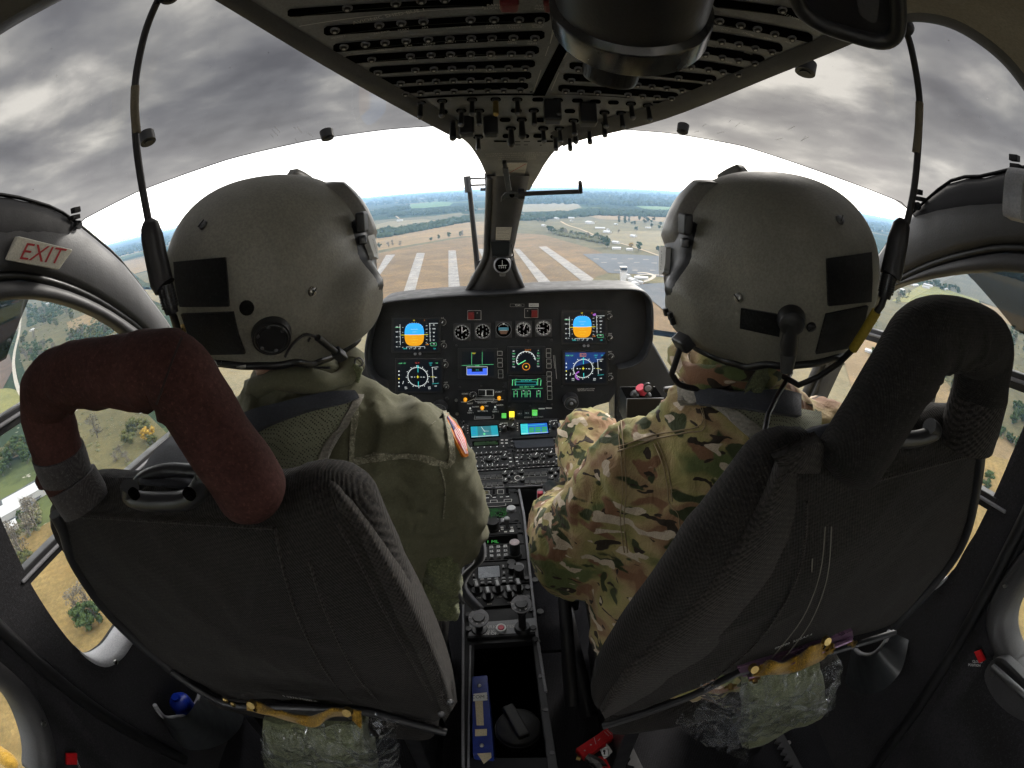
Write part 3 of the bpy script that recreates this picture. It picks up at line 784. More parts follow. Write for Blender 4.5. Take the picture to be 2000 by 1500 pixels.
        h = MB(); h.tube([at(1938, 1318, 'x', .725), at(1939, 1303, 'x', .705), at(2030, 1385, 'x', .705), at(2030, 1400, 'x', .725)], .006, M['dsteel'], 10); h.build('pull_handle', r)
door(-1); door(1)
# door pockets
pk = thing('door_pocket', 'grey moulded pocket on the left wall holding a blue bottle', 'pocket', at(370, 1440, 'x', -.70))
mb = MB()
def wall_pocket(s, mb, top, bot, x0, x1):
    T = cr2(top, 5); B = cr2(bot, 5); n = 24
    T = resample([(a, b, 0) for a, b in T], n); B = resample([(a, b, 0) for a, b in B], n)
    mb.grid([[at(T[i].x+(B[i].x-T[i].x)*t, T[i].y+(B[i].y-T[i].y)*t, 'x', s*(x0+(x1-x0)*math.sin(math.pi*min(i/(n-1), 1))*(1-.35*t)) if 0 < i < n-1 else s*x0) for i in range(n)] for t in (0, .06, .2, .5, .8, 1.0)], M['greypl'])
mb.v = []; mb.f = []
wall_pocket(-1, mb, [(305, 1378), (322, 1402), (362, 1398), (388, 1362), (392, 1350)], [(335, 1440), (370, 1465), (430, 1455), (470, 1420), (480, 1370)], .745, .635)
mb.tube([at(x, y, 'x', -.70) for x, y in cr2([(302, 1377), (312, 1392), (324, 1402), (345, 1400), (365, 1396), (382, 1375), (392, 1348)], 4)], .005, M['lipgrey'], 8)
mb.build('pocket_body', pk)
bt = thing('drink_bottle', 'bright blue bottle standing in the left door pocket', 'bottle', at(360, 1390, 'x', -.70))
b0 = at(352, 1372, 'x', -.712)
mb = MB(); mb.cyl(b0+V((-.004, 0, -.045)), b0+V((0, 0, 0)), .026, M['cyanb'], None, 20); mb.ell(b0, .026, .026, .018, M['cyanb']); mb.build('bottle_body', bt)
mb = MB(); mb.cyl(b0+V((0, 0, .014)), b0+V((0, 0, .024)), .011, M['cyanb'], .010, 16); mb.build('bottle_cap', bt)
pk = thing('door_pocket', 'empty grey moulded pocket on the right wall below the window', 'pocket', at(1705, 1330, 'x', .70))
mb = MB(); wall_pocket(1, mb, [(1665, 1262), (1680, 1280), (1708, 1280), (1732, 1252), (1737, 1232)], [(1650, 1330), (1670, 1352), (1720, 1350), (1760, 1310), (1775, 1250)], .745, .67)
mb.tube([at(x, y, 'x', .70) for x, y in cr2([(1665, 1260), (1680, 1276), (1705, 1278), (1728, 1255), (1737, 1232)], 4)], .005, M['lipgrey'], 8)
mb.build('pocket_body', pk)

# ------------------------------------------------------------------ overhead panel
over = thing('overhead_panel', 'grey black overhead panel of circuit breakers and toggle switches', 'overhead panel', (.06, .7, .15))
OL = [(180, -150), (430, 0), (600, 104), (740, 185), (870, 256), (908, 275), (932, 305), (948, 338), (960, 372)]
OR = [(1034, 372), (1052, 342), (1066, 318), (1090, 290), (1135, 270), (1300, 228), (1500, 148), (1690, 68), (1880, -30)]
mb = MB(); olc = cr2(OL, 5); orc = cr2(OR, 5)
mb.prism([OVP.P(*q) for q in olc] + [OVP.P(*q) for q in orc], (0, .012, .05), M['over'])
mb.build('panel_plate', over, .004)
mb = MB()
mb.grid([[OVP.P(q[0], q[1], .004), OVP.P(q[0]+14, q[1]-12, .006), OVP.P(q[0]+26, q[1]-22, 0.001)] for q in olc[2:24]], M['trim'])
mb.grid([[OVP.P(q[0], q[1], .004), OVP.P(q[0]-14, q[1]-13, .006), OVP.P(q[0]-26, q[1]-24, .001)] for q in orc[17:-2]], M['trim'])
mb.line(OVP, [(455, -16), (612, 88), (695, 140), (745, 172)], .0012, M['dim'], .0015)
mb.build('edge_strip', over)
Z7 = OVP.z(560, 0, 3.7037); Z8 = OVP.z(1040, 0, 3.7037)
def slot(mb, pl, x0, y0, x1, y1, h, m=M['slot'], bow=0, off=.0008):
    n = 24; up = []; dn = []
    for i in range(n+1):
        t = .5-.5*math.cos(math.pi*i/n); x = x0+(x1-x0)*t; y = y0+(y1-y0)*t - bow*math.sin(math.pi*t)
        k = math.sqrt(max(1-(max(abs(t-.5)*2*abs(x1-x0)/2-(abs(x1-x0)/2-h*1.2), 0)/(h*1.2))**2, 0))
        up.append((x, y-h*k)); dn.append((x, y+h*k))
    mb.poly(pl, up[1:-1]+list(reversed(dn[1:-1])), m, off)
rows7 = [
 ((0, 92, 1500, 10, 30), [(440, 48), (790, 15), (975, -5), (1145, -15)]),
 ((262, 222, 1910, 120, 36), [(350, 210), (670, 172), (830, 157), (990, 146), (1330, 132), (1500, 132), (1680, 132), (1830, 136)]),
 ((330, 345, 1872, 248, 32), [(415, 330), (570, 312), (712, 299), (865, 286), (1025, 273), (1180, 269), (1335, 264), (1485, 263), (1640, 262), (1795, 265)]),
 ((410, 432, 1832, 358, 30), [(615, 420), (895, 396), (1045, 388), (1185, 382), (1330, 379), (1475, 378), (1625, 378), (1760, 380)]),
 ((592, 510, 1802, 457, 27), [(660, 515), (930, 496), (1065, 490), (1195, 484), (1335, 481), (1470, 480), (1605, 480), (1725, 482)]),
 ((640, 588, 1775, 542, 27), [(825, 592), (965, 583), (1080, 577), (1205, 572), (1330, 569), (1460, 567), (1580, 567), (1700, 566)]),
 ((802, 652, 1750, 618, 24), [(860, 670), (970, 662), (1090, 655), (1210, 650), (1330, 648), (1455, 645), (1570, 644), (1690, 641)])]
rows8 = [
 ((1300, 15, 2150, 130, 33), [(1805, 62), (1935, 80), (2050, 105)]),
 ((1180, 118, 2030, 275, 36), [(1250, 120), (1350, 142), (1505, 173), (1625, 200), (1750, 235), (1875, 268)]),
 ((1180, 240, 1812, 348, 32), [(1240, 270), (1365, 291), (1490, 309), (1608, 339), (1730, 366)]),
 ((1140, 345, 1682, 432, 30), [(1170, 365), (1248, 384), (1370, 406), (1488, 428), (1605, 449)]),
 ((1080, 448, 1552, 520, 29), [(1145, 474), (1270, 493), (1375, 511), (1490, 529)]),
 ((262, 470, 1335, 572, 27), [(330, 490), (700, 520), (1055, 553), (1275, 580)]),
 ((218, 552, 1242, 632, 27), [(280, 573), (560, 592), (760, 604), (862, 616), (970, 628), (1080, 644)]),
 ((182, 635, 1058, 692, 25), [(240, 649), (350, 655), (470, 661), (690, 676), (795, 686), (900, 693), (1005, 703)])]
bk_me = None; nb = 0
mb = MB(); wr = MB()
for Z, rows in ((Z7, rows7), (Z8, rows8)):
    for (x0, y0, x1, y1, h), bs in rows:
        slot(mb, Z, x0, y0, x1, y1, h, bow=8 if Z is Z7 else 6)
        # thin grey line along the lower edge of each recess
        wr.line(Z, [(x0+50, y0+h+4-4), (x1-40, y1+h+3)], .0006, M['trim'], .001)
        for (x, y) in bs:
            c = Z.P(x, y, .001)
            if bk_me is None:
                b = MB(); b.cyl(c, c+OVP.n*.0022, .0056, M['midgrey'], .0054, 14); b.cyl(c+OVP.n*.0022, c+OVP.n*.0045, .0040, M['knob'], .0038, 12); b.cyl(c+OVP.n*.0045, c+OVP.n*.0047, .0020, M['dim'], .002, 8)
                bo = b.build('circuit_breaker', over); bk_me = (bo, c.copy())
            else:
                bo = bk_me[0].copy(); COL.objects.link(bo); par(bo, over)
                bo.matrix_basis = Matrix.Translation(c-bk_me[1])
mb.build('painted_recess', over)  # flat black strips on the plate; the hollow's shade is only colour
def lab(Z, s, x, y, sz=.0058, rot=0): wr.ptext(Z, s, x, y, sz, M['dim'], .0012, rot)
for s, x, y in [('AVIONIC SHED BUS 1', 735, 108), ('BAMB\nBUCKET', 1500, 30), ('AVIO\nMAIN', 1845, 35)]:
    lab(Z7, s, x, y, .0085 if 'SHED' in s else .006, 5 if 'SHED' in s else 0)
for s, x, y in [('MCDU 1', 375, 262), ('SAS DCPL', 690, 228), ('START\nGEN', 845, 208), ('AP2', 1000, 193), ('LOAD HOOK', 1245, 192), ('CARGO\nPAX LT', 1490, 178), ('CONT 1\nLTS LT', 1650, 178), ('SPCE 4\nPUMP', 1815, 175),
                ('BUS 1', 690, 355), ('SUM\nAC', 880, 325), ('SMOKE\nDET 2', 1030, 312), ('ALBS 1', 1185, 298), ('ALBS 2', 1340, 294), ('ADC', 1482, 292), ('AVIO\nMSTR', 1630, 292), ('AVIO\nMAIN', 1775, 296),
                ('HF', 450, 385), ('MSU\nHTR', 905, 425), ('F1', 1055, 416), ('NAVAC', 1190, 408), ('HYD\nCONT', 1330, 403), ('DUCT\nSENS', 1480, 403), ('FTR', 1615, 400), ('BATT\nSW', 1750, 405),
                ('VHF', 1080, 516), ('DOOR', 1200, 506), ('TRIM', 1335, 503), ('EMER\nLIGHTS', 1470, 503), ('INST', 1600, 503), ('LTS', 1725, 505), ('ADF', 1210, 592), ('PITOT', 1330, 588), ('GPS', 1460, 587)]:
    lab(Z7, s, x, y, .0046, 2)
for s, x, y in [('LAND\nLT', 1290, 178), ('HTR 2', 1400, 212), ('STROBE', 1560, 240), ('XPDR', 1700, 272), ('AUX', 1850, 300), ('COM 2 RADAR MAP', 1880, 118), ('FAN 2', 1300, 330), ('PUMP', 1430, 345), ('BLEED', 1560, 378), ('ICS', 1210, 410), ('NVG', 1420, 445)]:
    lab(Z8, s, x, y, .0046, -8)
for Z, pts in ((Z7, [(1925, 210), (1905, 310)]), (Z7, [(1895, 330), (1870, 400)]), (Z7, [(1840, 500), (1785, 660)]), (Z8, [(262, 360), (225, 420)]), (Z8, [(190, 520), (135, 650)]), (Z8, [(155, 220), (130, 300)]), (Z7, [(90, 185), (770, 95), (1420, 52), (1418, 40)]), (Z7, [(250, 320), (365, 410), (780, 350)])):
    wr.line(Z, pts, .0009, M['dim'], .0011)
for i, t in enumerate(['NORMAL CONSULT OPERATION', 'ONLY WITH BOTH SYSTEMS ON', 'USE SINGLE ON FOR', 'FUNCTIONAL TESTS']):
    wr.ptext(OVP, t, 1010, 298+i*3.9, .0085, M['dim'], .0014)
wr.build('writing', over)
def cut(k, *a):
    q_ = MB(); getattr(q_, k)(*a); q_.build('painted_cutout', over)  # flat black shape on the plate, its dark hollow is only painted
cut('poly', Z8, [(0, 690), (90, 690), (330, 200), (255, 190)], M['slot'], .001)
cut('poly', Z7, [(812, 708), (1870, 676), (1870, 688), (830, 722)], M['hole'], .001)
cut('poly', Z8, [(90, 676), (190, 676), (700, 700), (700, 706)], M['hole'], .001)
for Z, hs in ((Z7, [(1125, 806), (1660, 796), (1580, 863), (1815, 716), (1830, 862), (1715, 981), (1600, 980)]), (Z8, [(40, 716), (325, 723), (455, 731), (585, 737), (270, 800), (60, 865), (45, 980)])):
    for (x, y) in hs: q_ = MB(); slot(q_, Z, x-40, y, x+40, y, 15, M['hole'], off=.0012); q_.build('painted_cutout', over)
for Z, rs_ in ((Z7, [(1500, 1012, 1590, 1024), (1815, 1012, 1925, 1024), (1645, 1018, 1690, 1022), (1715, 1018, 1760, 1022), (1645, 1042, 1690, 1046), (1715, 1042, 1745, 1046)]), (Z8, [(35, 1012, 150, 1024), (870, 728, 980, 742)])):
    for r_ in rs_: cut('rect', Z, *r_, M['hole'], .0012)
for (Z, x, y) in [(Z7, 792, 692), (Z7, 872, 744), (Z7, 987, 857), (Z7, 1118, 877), (Z7, 1768, 660), (Z8, 1035, 722), (Z8, 925, 765), (Z8, 1590, 484), (Z8, 600, 882), (Z8, 60, 1046)]: cut('disc', Z, x, y, .0022, M['hole'], .0012)

# toggle switches: collar, bat
tg = None
tog = [(Z7, *q) for q in [(970, 738, 1), (1125, 726, 1), (1203, 872, 2), (1263, 796, 1), (1341, 715, 1), (1392, 796, 1), (1385, 985, 1), (1668, 715, 1), (1700, 862, 2), (1622, 925, 2), (1787, 795, 1), (1855, 925, 1), (1511, 714, 3)]] + \
      [(Z8, *q) for q in [(182, 720, 1), (165, 985, 1), (196, 926, 1), (297, 868, 1), (267, 985, 1), (307, 930, 1), (408, 934, 1), (521, 810, 1), (514, 880, 1), (642, 816, 1), (711, 745, 1), (834, 758, 1)]]
for (Z, x, y, k) in tog:
    c = Z.P(x, y, .001); d = (OVP.n + V((0, -.12, 0))).normalized(); ln = .026 if k != 2 else .032
    b = MB(); slot(b, Z, x-38, y, x+38, y, 15, M['hole'], off=.0013)
    b.cyl(c, c+d*.005, .0055, M['dsteel'], .005, 12)
    r1, r2, m_ = (.0034, .0046, M['knob']) if k == 1 else (.0045, .0062, M['black']) if k == 2 else (.0042, .0044, M['brass'])
    b.cyl(c+d*.005, c+d*ln, r1, m_, r2, 12); b.ell(c+d*ln, r2, r2, r2, m_ if k != 1 else M['dsteel'], None, 12, 8)
    b.build('toggle_switch', over)
for (Z, x, y, s_) in [(Z7, 1303, 850, 1), (Z7, 1475, 850, 1), (Z8, 140, 730, 1.1), (Z8, 395, 750, 1.1)]:
    c = Z.P(x, y, .0); b = MB(); n = OVP.n
    b.box(c+n*.017*s_, .024*s_, .020*s_, .034*s_, M['black'], Matrix((OVP.ex, OVP.ey, n)).transposed())
    b.build('rotary_knob', over, .004, 3)
for (Z, x0, x1) in [(Z7, 1535, 1680), (Z7, 1850, 1960)]:
    b = MB(); b.prism([Z.P(x0, -40, .002), Z.P(x1, -40, .002), Z.P(x1-8, 26, .002), Z.P(x0+8, 26, .002)], -OVP.n*-.012, M['redcap']); b.build('red_guard', over, .003)
b = MB(); q = [OVP.P(986, 316, .003), OVP.P(1030, 316, .003), OVP.P(1024, 341, .003), OVP.P(982, 341, .003)]
b.prism(q, -OVP.n*.002, M['placard']); b.line(OVP, [(984, 341), (1027, 317)], .0022, M['exitr'], .0036); b.line(OVP, [(988, 329), (1025, 329)], .0022, M['ink'], .0040); b.build('placard', over)

# searchlight-like dome lamp and visor paddle hanging from the roof
lamp = thing('dome_lamp', 'large black cylindrical dome lamp with ribbed knob below the overhead panel', 'lamp', dist(1230, 60, .42))
a0, a1 = dist(1250, -240, .37), dist(1232, 42, .45)
ax = (a1-a0).normalized()
mb = MB(); mb.tube([a0, a0.lerp(a1, .55), a0.lerp(a1, .80)], [.064, .063, .0615], M['black'], 40); mb.build('lamp_body', lamp, .002)
mb = MB(); c = a0.lerp(a1, .80); mb.tube([c, c+ax*.005, a1, a1+ax*.004, a1+ax*.004], [.0615, .067, .0665, .063, .02], M['gloss'], 40); mb.build('lamp_rim', lamp, .0012)
k0 = dist(1204, 92, .49); kx = ax; ax = (dist(1190, 152, .50)-k0).normalized(); mb = MB(); mb.tube([k0, k0+ax*.032, k0+ax*.035], [.029, .0268, .025], M['knob'], 32)
for i in range(24):
    t = 2*math.pi*i/24; e = ax.orthogonal().normalized(); f = ax.cross(e); o = (e*math.cos(t)+f*math.sin(t))*.0275
    mb.bar(k0+o+ax*.002, k0+o*.95+ax*.031, .003, .002, M['knob'], up=o)
mb.build('ribbed_knob', lamp)
vis = thing('sun_visor', 'rounded black sun visor paddle folded against the right roof edge', 'visor', dist(1660, 20, .5))
pts = cr2([(1548, -60), (1562, 10), (1600, 44), (1660, 66), (1722, 80), (1750, 62), (1754, 20), (1748, -60)], 5)
VPl = Plane(dist(1660, 20, .45), -ray(1660, 20).lerp(V((0, 0, 1)), .4))
mb = MB(); mb.prism([VPl.P(*q) for q in pts], -VPl.n*.012, M['black']); mb.build('visor_pad', vis, .004, 3)
mb = MB(); mb.tube([VPl.P(q[0], q[1], .001) for q in pts], .0075, M['black'], 10); mb.build('visor_rim', vis)
mb = MB(); mb.poly(VPl, cr2([(1672, -30), (1676, 18), (1690, 34), (1708, 42), (1716, 20), (1714, -30)], 4), M['trim'], .003); mb.build('visor_opening', vis)

# ------------------------------------------------------------------ instrument panel
PAN = Plane((0, 1.5, -.5), (0, -1, 0))
ZP = PAN.z(740, 560, 3.7037)
ip = thing('instrument_panel', 'black instrument panel with glowing flight displays and round dials', 'instrument panel', (0, 1.5, -.8))
top = [(736, 610), (745, 590), (770, 583), (830, 577), (900, 572), (1000, 567), (1100, 562), (1200, 560), (1240, 562), (1258, 572), (1267, 592)]
right = [(1268, 640), (1264, 670), (1252, 693), (1232, 706), (1207, 712), (1205, 740), (1203, 765), (1190, 785), (1165, 792), (1150, 800), (1110, 820)]
leftp = [(905, 832), (860, 826), (800, 800), (770, 795), (762, 770), (758, 744), (735, 735), (724, 715), (720, 680), (727, 640)]
face = cr2(top, 3) + right + leftp
mb = MB(); mb.prism([PAN.P(*q, 0) for q in face], (0, .05, 0), M['panel']); mb.build('panel_face', ip, .002)
mb = MB()       # glare shield: a hood lip standing forward of the face along the top and both wings
hood = cr2([(752, 744), (735, 735), (724, 715), (720, 680), (727, 640), (736, 610), (745, 591), (770, 583), (830, 577), (900, 572), (1000, 567), (1100, 562), (1200, 560), (1240, 562), (1258, 572), (1267, 592), (1268, 640), (1264, 670), (1252, 693), (1232, 706), (1207, 712)], 4)
cx, cy = 995, 690
def inn(q, k):
    d = V((cx-q[0], cy-q[1], 0)); d.normalize(); return (q[0]+d.x*k, q[1]+d.y*k)
mb.grid([[PAN.P(*inn(q, k), o) for q in hood] for k, o in ((-1, -.10), (-3, .0), (-3, .035), (-.5, .045), (3, .043), (5, .036), (6, .0))], M['panel'])
mb.build('glare_shield', ip)
W, B_ = M['ewhite'], M['scr']
def display(x0, y0, x1, y1, lab_, fr=12):
    o = MB(); o.rect(ZP, x0-fr-6, y0-fr, x1+fr+6, y1+fr+2, M['black'], .004, .004); o.build('display_bezel', None) if False else None
    d = o.build('display', ip, .0015); d['label'] = lab_
    s = MB(); s.rect(ZP, x0, y0, x1, y1, B_, .0044)
    return d, s
def pfd(cx, cy, k, x0, y0, x1, y1, word):
    d, s = display(x0, y0, x1, y1, 'attitude display glowing blue over amber on the %s half' % word)
    w, h = 70*k, 82*k; n = 28
    sk = []; gr = []
    def oval(a): return (cx+w*math.copysign(abs(math.cos(a))**.62, math.cos(a)), cy-h*math.copysign(abs(math.sin(a))**.75, math.sin(a)))
    hy = cy+3
    s.poly(ZP, [oval(math.pi*i/n) for i in range(n+1)], M['eblue'], .0048)
    s.poly(ZP, [oval(math.pi+math.pi*i/n) for i in range(n+1)], M['eamber'], .0048)
    s.line(ZP, [(cx-96*k, hy), (cx-40*k, hy-.5)], .0012, M['eyellow'], .0054); s.line(ZP, [(cx+40*k, hy-3), (cx+100*k, hy-4)], .0012, M['eyellow'], .0054); s.line(ZP, [(cx-70*k, hy), (cx+70*k, hy-3)], .0007, W, .0052)
    for i, ww in ((-2, 26), (-1, 14), (1, 16), (2, 30), (3, 18)): s.line(ZP, [(cx-ww*k, cy+i*19*k), (cx+ww*k, cy+i*19*k-1)], .0005, M['eyellow'] if i > 0 else W, .0052)
    s.ptext(ZP, 'VS', cx-3, y0+8, .0062, M['eyellow'], .005); s.ptext(ZP, 'P', cx+73*k, y0+8, .0062, M['eorange'], .005)
    for i in range(9):
        t = math.radians(40+100*i/8); s.line(ZP, [(cx+w*1.03*math.cos(t), cy-h*1.03*math.sin(t)), (cx+w*1.12*math.cos(t), cy-h*1.12*math.sin(t))], .0006, W, .0052)
    xl = x0+42*k*.9
    s.line(ZP, [(xl-30, y0+60*k), (xl+10, y0+60*k)], .0009, M['egreen'], .005); s.line(ZP, [(xl+5, y0+36*k), (xl+8, y1-44*k)], .0009, W, .005)
    for i, t in enumerate(['120', '100', '80', '60', '40']):
        y = y0+55*k+i*36*k; s.ptext(ZP, t, xl-18, y, .0056, W, .005); s.line(ZP, [(xl-4, y), (xl+8, y)], .0008, W, .005)
        s.disc(ZP, xl+26, y+4, .0011, W, .005, n=8)
    xr = x1-70*k*.9
    s.line(ZP, [(xr-4, y0+30*k), (xr+60, y0+29*k)], .0009, W, .005); s.line(ZP, [(xr, y0+30*k), (xr+4, y1-70*k)], .0009, W, .005)
    for i, t in enumerate(['2K', '1000', '08', '06', '04', '02']):
        y = y0+42*k+i*27*k; s.ptext(ZP, t, xr+30, y, .0058, W, .005); s.line(ZP, [(xr, y), (xr+9, y)], .0008, W, .005)
        s.line(ZP, [(xr-28, y+6-i*3), (xr-15, y+4-i*1.0)], .0008, W, .005)
    s.outline(ZP, xr+8, y1-60*k, xr+48, y1-38*k, .0007, M['egreen'], .005)
    s.ptext(ZP, '0.30', xr-18, y1-48*k, .0058, M['eorange'], .005)
    s.ptext(ZP, 'HDG', x0+80*k, y1-18*k, .006, M['ecyan'], .005); s.ptext(ZP, '120', xr+34, y1-18*k, .006, M['ecyan'], .005)
    s.line(ZP, [(cx-56*k, y1-30*k), (cx+76*k, y1-33*k)], .0009, W, .005)
    for i in range(5): s.line(ZP, [(cx-56*k+33*k*i, y1-31*k), (cx-56*k+33*k*i, y1-18*k)], .0009, W, .005)
    for i, t in enumerate(['E', '12', '15']): s.ptext(ZP, t, cx-34*k+34*k*i, y1-18*k, .0055, W, .005)
    if word == 'right': s.poly(ZP, [(x1-88, y0+16), (x1-66, y0+8), (x1-62, y0+24), (x1-80, y0+30)], M['emag'], .0046)
    s.build('screen_picture', d, fix=False)
def hsi(cx, cy, R, x0, y0, x1, y1, word):
    d, s = display(x0, y0, x1, y1, 'compass rose display with white heading ring on the %s half' % word)
    k = .00046; r = R*k
    if word == 'right': s.poly(ZP, [(x0, y0), (x1, y0), (x1-60, y0+70), (cx+40, cy-40), (cx-40, cy-20), (x0, cy+20)], M['scrgl'], .0046)
    s.ring(ZP, cx, cy, r, .0013, W, .005); s.ticks(ZP, cx, cy, r, r*1.10, .0011, W, 36, .005); s.ticks(ZP, cx, cy, r*1.12, r*1.22, .002, W, 12, .005)
    s.line(ZP, [(cx+1, cy-R*1.1), (cx+2, cy-R*.45)], .002, M['ecyan'], .0052); s.line(ZP, [(cx+4, cy+R*.45), (cx+5, cy+R*.95)], .002, M['ecyan'], .0052); s.line(ZP, [(cx-6, cy-R*.98), (cx+2, cy-R*1.15), (cx+10, cy-R*.98)], .0014, M['ecyan'], .0052)
    s.line(ZP, [(cx-8, cy), (cx+10, cy)], .0016, M['eyellow'], .0052); s.line(ZP, [(cx, cy-12), (cx, cy+10)], .0016, M['eyellow'], .0052)
    for q in (-40, -22, 24, 40): s.disc(ZP, cx+q, cy+1, .0014, W, .0052, n=8)
    s.ptext(ZP, '30', cx-R*.62, cy, .0052, W, .005); s.ptext(ZP, '12', cx+R*.66, cy+2, .0052, W, .005)
    s.ptext(ZP, 'VOR 1.23', x0+32, y0+22, .0062, M['egreen'], .005); s.ptext(ZP, 'GL 01', cx-3, y0+18, .0062, M['ered'] if word == 'left' else M['eorange'], .005); s.ptext(ZP, 'NAV', x1-72, y0+20, .0058, M['ecyan'], .005); s.ptext(ZP, 'TO', x1-72, y0+36, .0055, M['ecyan'], .005); s.ptext(ZP, '5.0', x1-28, y0+20, .0062, M['egreen'] if word == 'left' else M['ecyan'], .005)
    if word == 'right': s.outline(ZP, cx-22, y0+7, cx+20, y0+29, .0008, M['eorange'], .005)
    xr = x1-60
    s.line(ZP, [(xr-6, y0+52), (xr+42, y0+48)], .0009, W, .005); s.line(ZP, [(xr, y0+52), (xr+6, y1-62)], .001, W, .005); s.line(ZP, [(xr-12, cy), (xr+18, cy)], .0011, M['eyellow'], .005)
    for i, t in enumerate(['200', '000', '200']): s.ptext(ZP, t, xr+24, y0+62+i*62, .0054, W, .005)
    s.line(ZP, [(xr-2, y1-54), (xr+46, y1-58)], .0009, M['ecyan'], .005)
    for i in range(5): s.rect(ZP, x0+6, y0+75+i*27, x0+13, y0+84+i*27, W if i != 2 else M['eyellow'], .005)
    s.line(ZP, [(x0+42, cy+30), (x0+36, cy+52)], .0014, W, .005)
    s.ptext(ZP, 'NM\n12.0', x0+58, y1-30, .0055, W, .005); s.ptext(ZP, 'NM\n72.0', x1-82, y1-30, .0055, W, .005)
    if word == 'right':
        s.ring(ZP, cx-24, cy+50, .014, .005, M['emag'], .0054, 20, 100, 265)
    s.build('screen_picture', d, fix=False)
pfd(258, 343, 1.0, 112, 232, 432, 462, 'left'); pfd(1470, 287, .95, 1335, 180, 1632, 400, 'right')
hsi(283, 648, 73, 138, 528, 448, 752, 'left'); hsi(1476, 588, 70, 1345, 472, 1640, 690, 'right')
# engine and fuel displays
d, s = display(600, 466, 832, 640, 'dark fuel display with blue tank picture', 22)
s.line(ZP, [(600, 566), (832, 558)], .0008, M['egreen'], .005); s.line(ZP, [(672, 470), (672, 560)], .0008, M['egreen'], .005); s.line(ZP, [(748, 468), (748, 556)], .0007, M['egreen'], .005); s.ptext(ZP, 'TEST', 688, 478, .0055, M['eyellow'], .005)
s.ptext(ZP, 'FUEL', 715, 566, .0068, M['egreen'], .0052)
s.outline(ZP, 637, 575, 785, 634, .0009, W, .0052); s.poly(ZP, [(640, 590), (672, 590), (672, 612), (752, 610), (752, 586), (783, 586), (783, 633), (640, 635)], M['efuel'], .005); s.ptext(ZP, '4-12', 713, 597, .006, M['ecyan'], .0054)
s.build('screen_picture', d, fix=False)
d, s = display(952, 446, 1180, 610, 'engine display with amber centred round scale', 16)
s.ring(ZP, 1063, 528, .0305, .0016, W, .005, 32, 0, 205); s.ticks(ZP, 1063, 528, .026, .0305, .0014, W, 11, .005, 10, 200)
s.line(ZP, [(1006, 560), (1062, 528)], .003, M['egreen'], .0052); s.ring(ZP, 1065, 574, .0118, .0016, M['eorange'], .0052); s.line(ZP, [(1058, 574), (1073, 574)], .0014, M['eyellow'], .0054); s.line(ZP, [(1065, 566), (1065, 582)], .0014, M['eyellow'], .0054)
s.ptext(ZP, '50 60 70', 1078, 454, .0055, M['eorange'], .005)
for i, (a, b) in enumerate([('EIP', 'P'), ('TRQ', '703'), ('32.4', '32.1'), ('TOT', 'TOT'), ('605', '601'), ('N1', 'N1'), ('73.0', '73.0')]):
    m_ = M['egreen'] if i % 2 else W; s.ptext(ZP, a, 975, 462+i*19, .0054, m_, .005); s.ptext(ZP, b, 1152, 458+i*19, .0054, m_, .005)
s.build('screen_picture', d, fix=False)
d, s = display(960, 655, 1186, 815, 'system display with green bars and numbers', 16)
for (x0, y0, x1, y1) in [(990, 684, 1140, 706)]: s.outline(ZP, x0, y0, x1, y1, .0008, M['ecyan'], .005)
for p_ in ([(985, 668), (1150, 668)], [(992, 660), (988, 710)], [(1146, 660), (1146, 708)], [(962, 738), (1186, 730)], [(962, 670), (984, 670), (984, 710)], [(1150, 710), (1150, 660), (1170, 660)]): s.line(ZP, p_, .0008, M['egreen'], .005)
s.ptext(ZP, '50.0  BUS  50.0', 1065, 674, .0058, M['ecyan'], .005); s.ptext(ZP, '+25.0  GEN V  +25.4', 1068, 720, .0058, M['egreen'], .005)
for x in (990, 1046, 1084, 1155):
    for dx in (-13, 11): s.line(ZP, [(x+dx, 748), (x+dx, 795)], .0011, M['egreen'], .005)
    s.line(ZP, [(x-13, 772), (x+11, 770)], .0011, M['egreen'], .005); s.ptext(ZP, '%02d' % (x % 89), x, 748, .0052, W, .005)
for x in (968, 1172): s.line(ZP, [(x, 668), (x-3, 712)], .0018, M['egreen'], .005)
s.build('screen_picture', d, fix=False)
# soft keys beside the displays
def keys(col, w, h, outl=True):
    for (x, y) in col:
        b = MB(); b.rect(ZP, x-w, y-h, x+w, y+h, M['knob'], .006, .006)
        b.outline(ZP, x-w-2, y-h-2, x+w+2, y+h+2, .0010, M['dim'], .0064); b.build('soft_key', ip, .001)
keys([(875, 477), (876, 527), (877, 562), (880, 610), (881, 640)], 15, 13)
keys([(1226, 458), (1226, 492), (1228, 533), (1229, 569), (1230, 625), (1231, 662), (1232, 697), (1233, 731), (1234, 765), (1235, 795)], 15, 13)
mb = MB(); mb.line(ZP, [(1262, 495), (1272, 590)], .0012, M['dim'], .001); mb.line(ZP, [(1272, 495), (1285, 665)], .0010, M['dim'], .001); mb.ptext(ZP, 'AIRSPEED LIMITATION\nSEE FLIGHT MANUAL', 1498, 738, .006, M['dim'], .001); mb.build('panel_writing', ip)
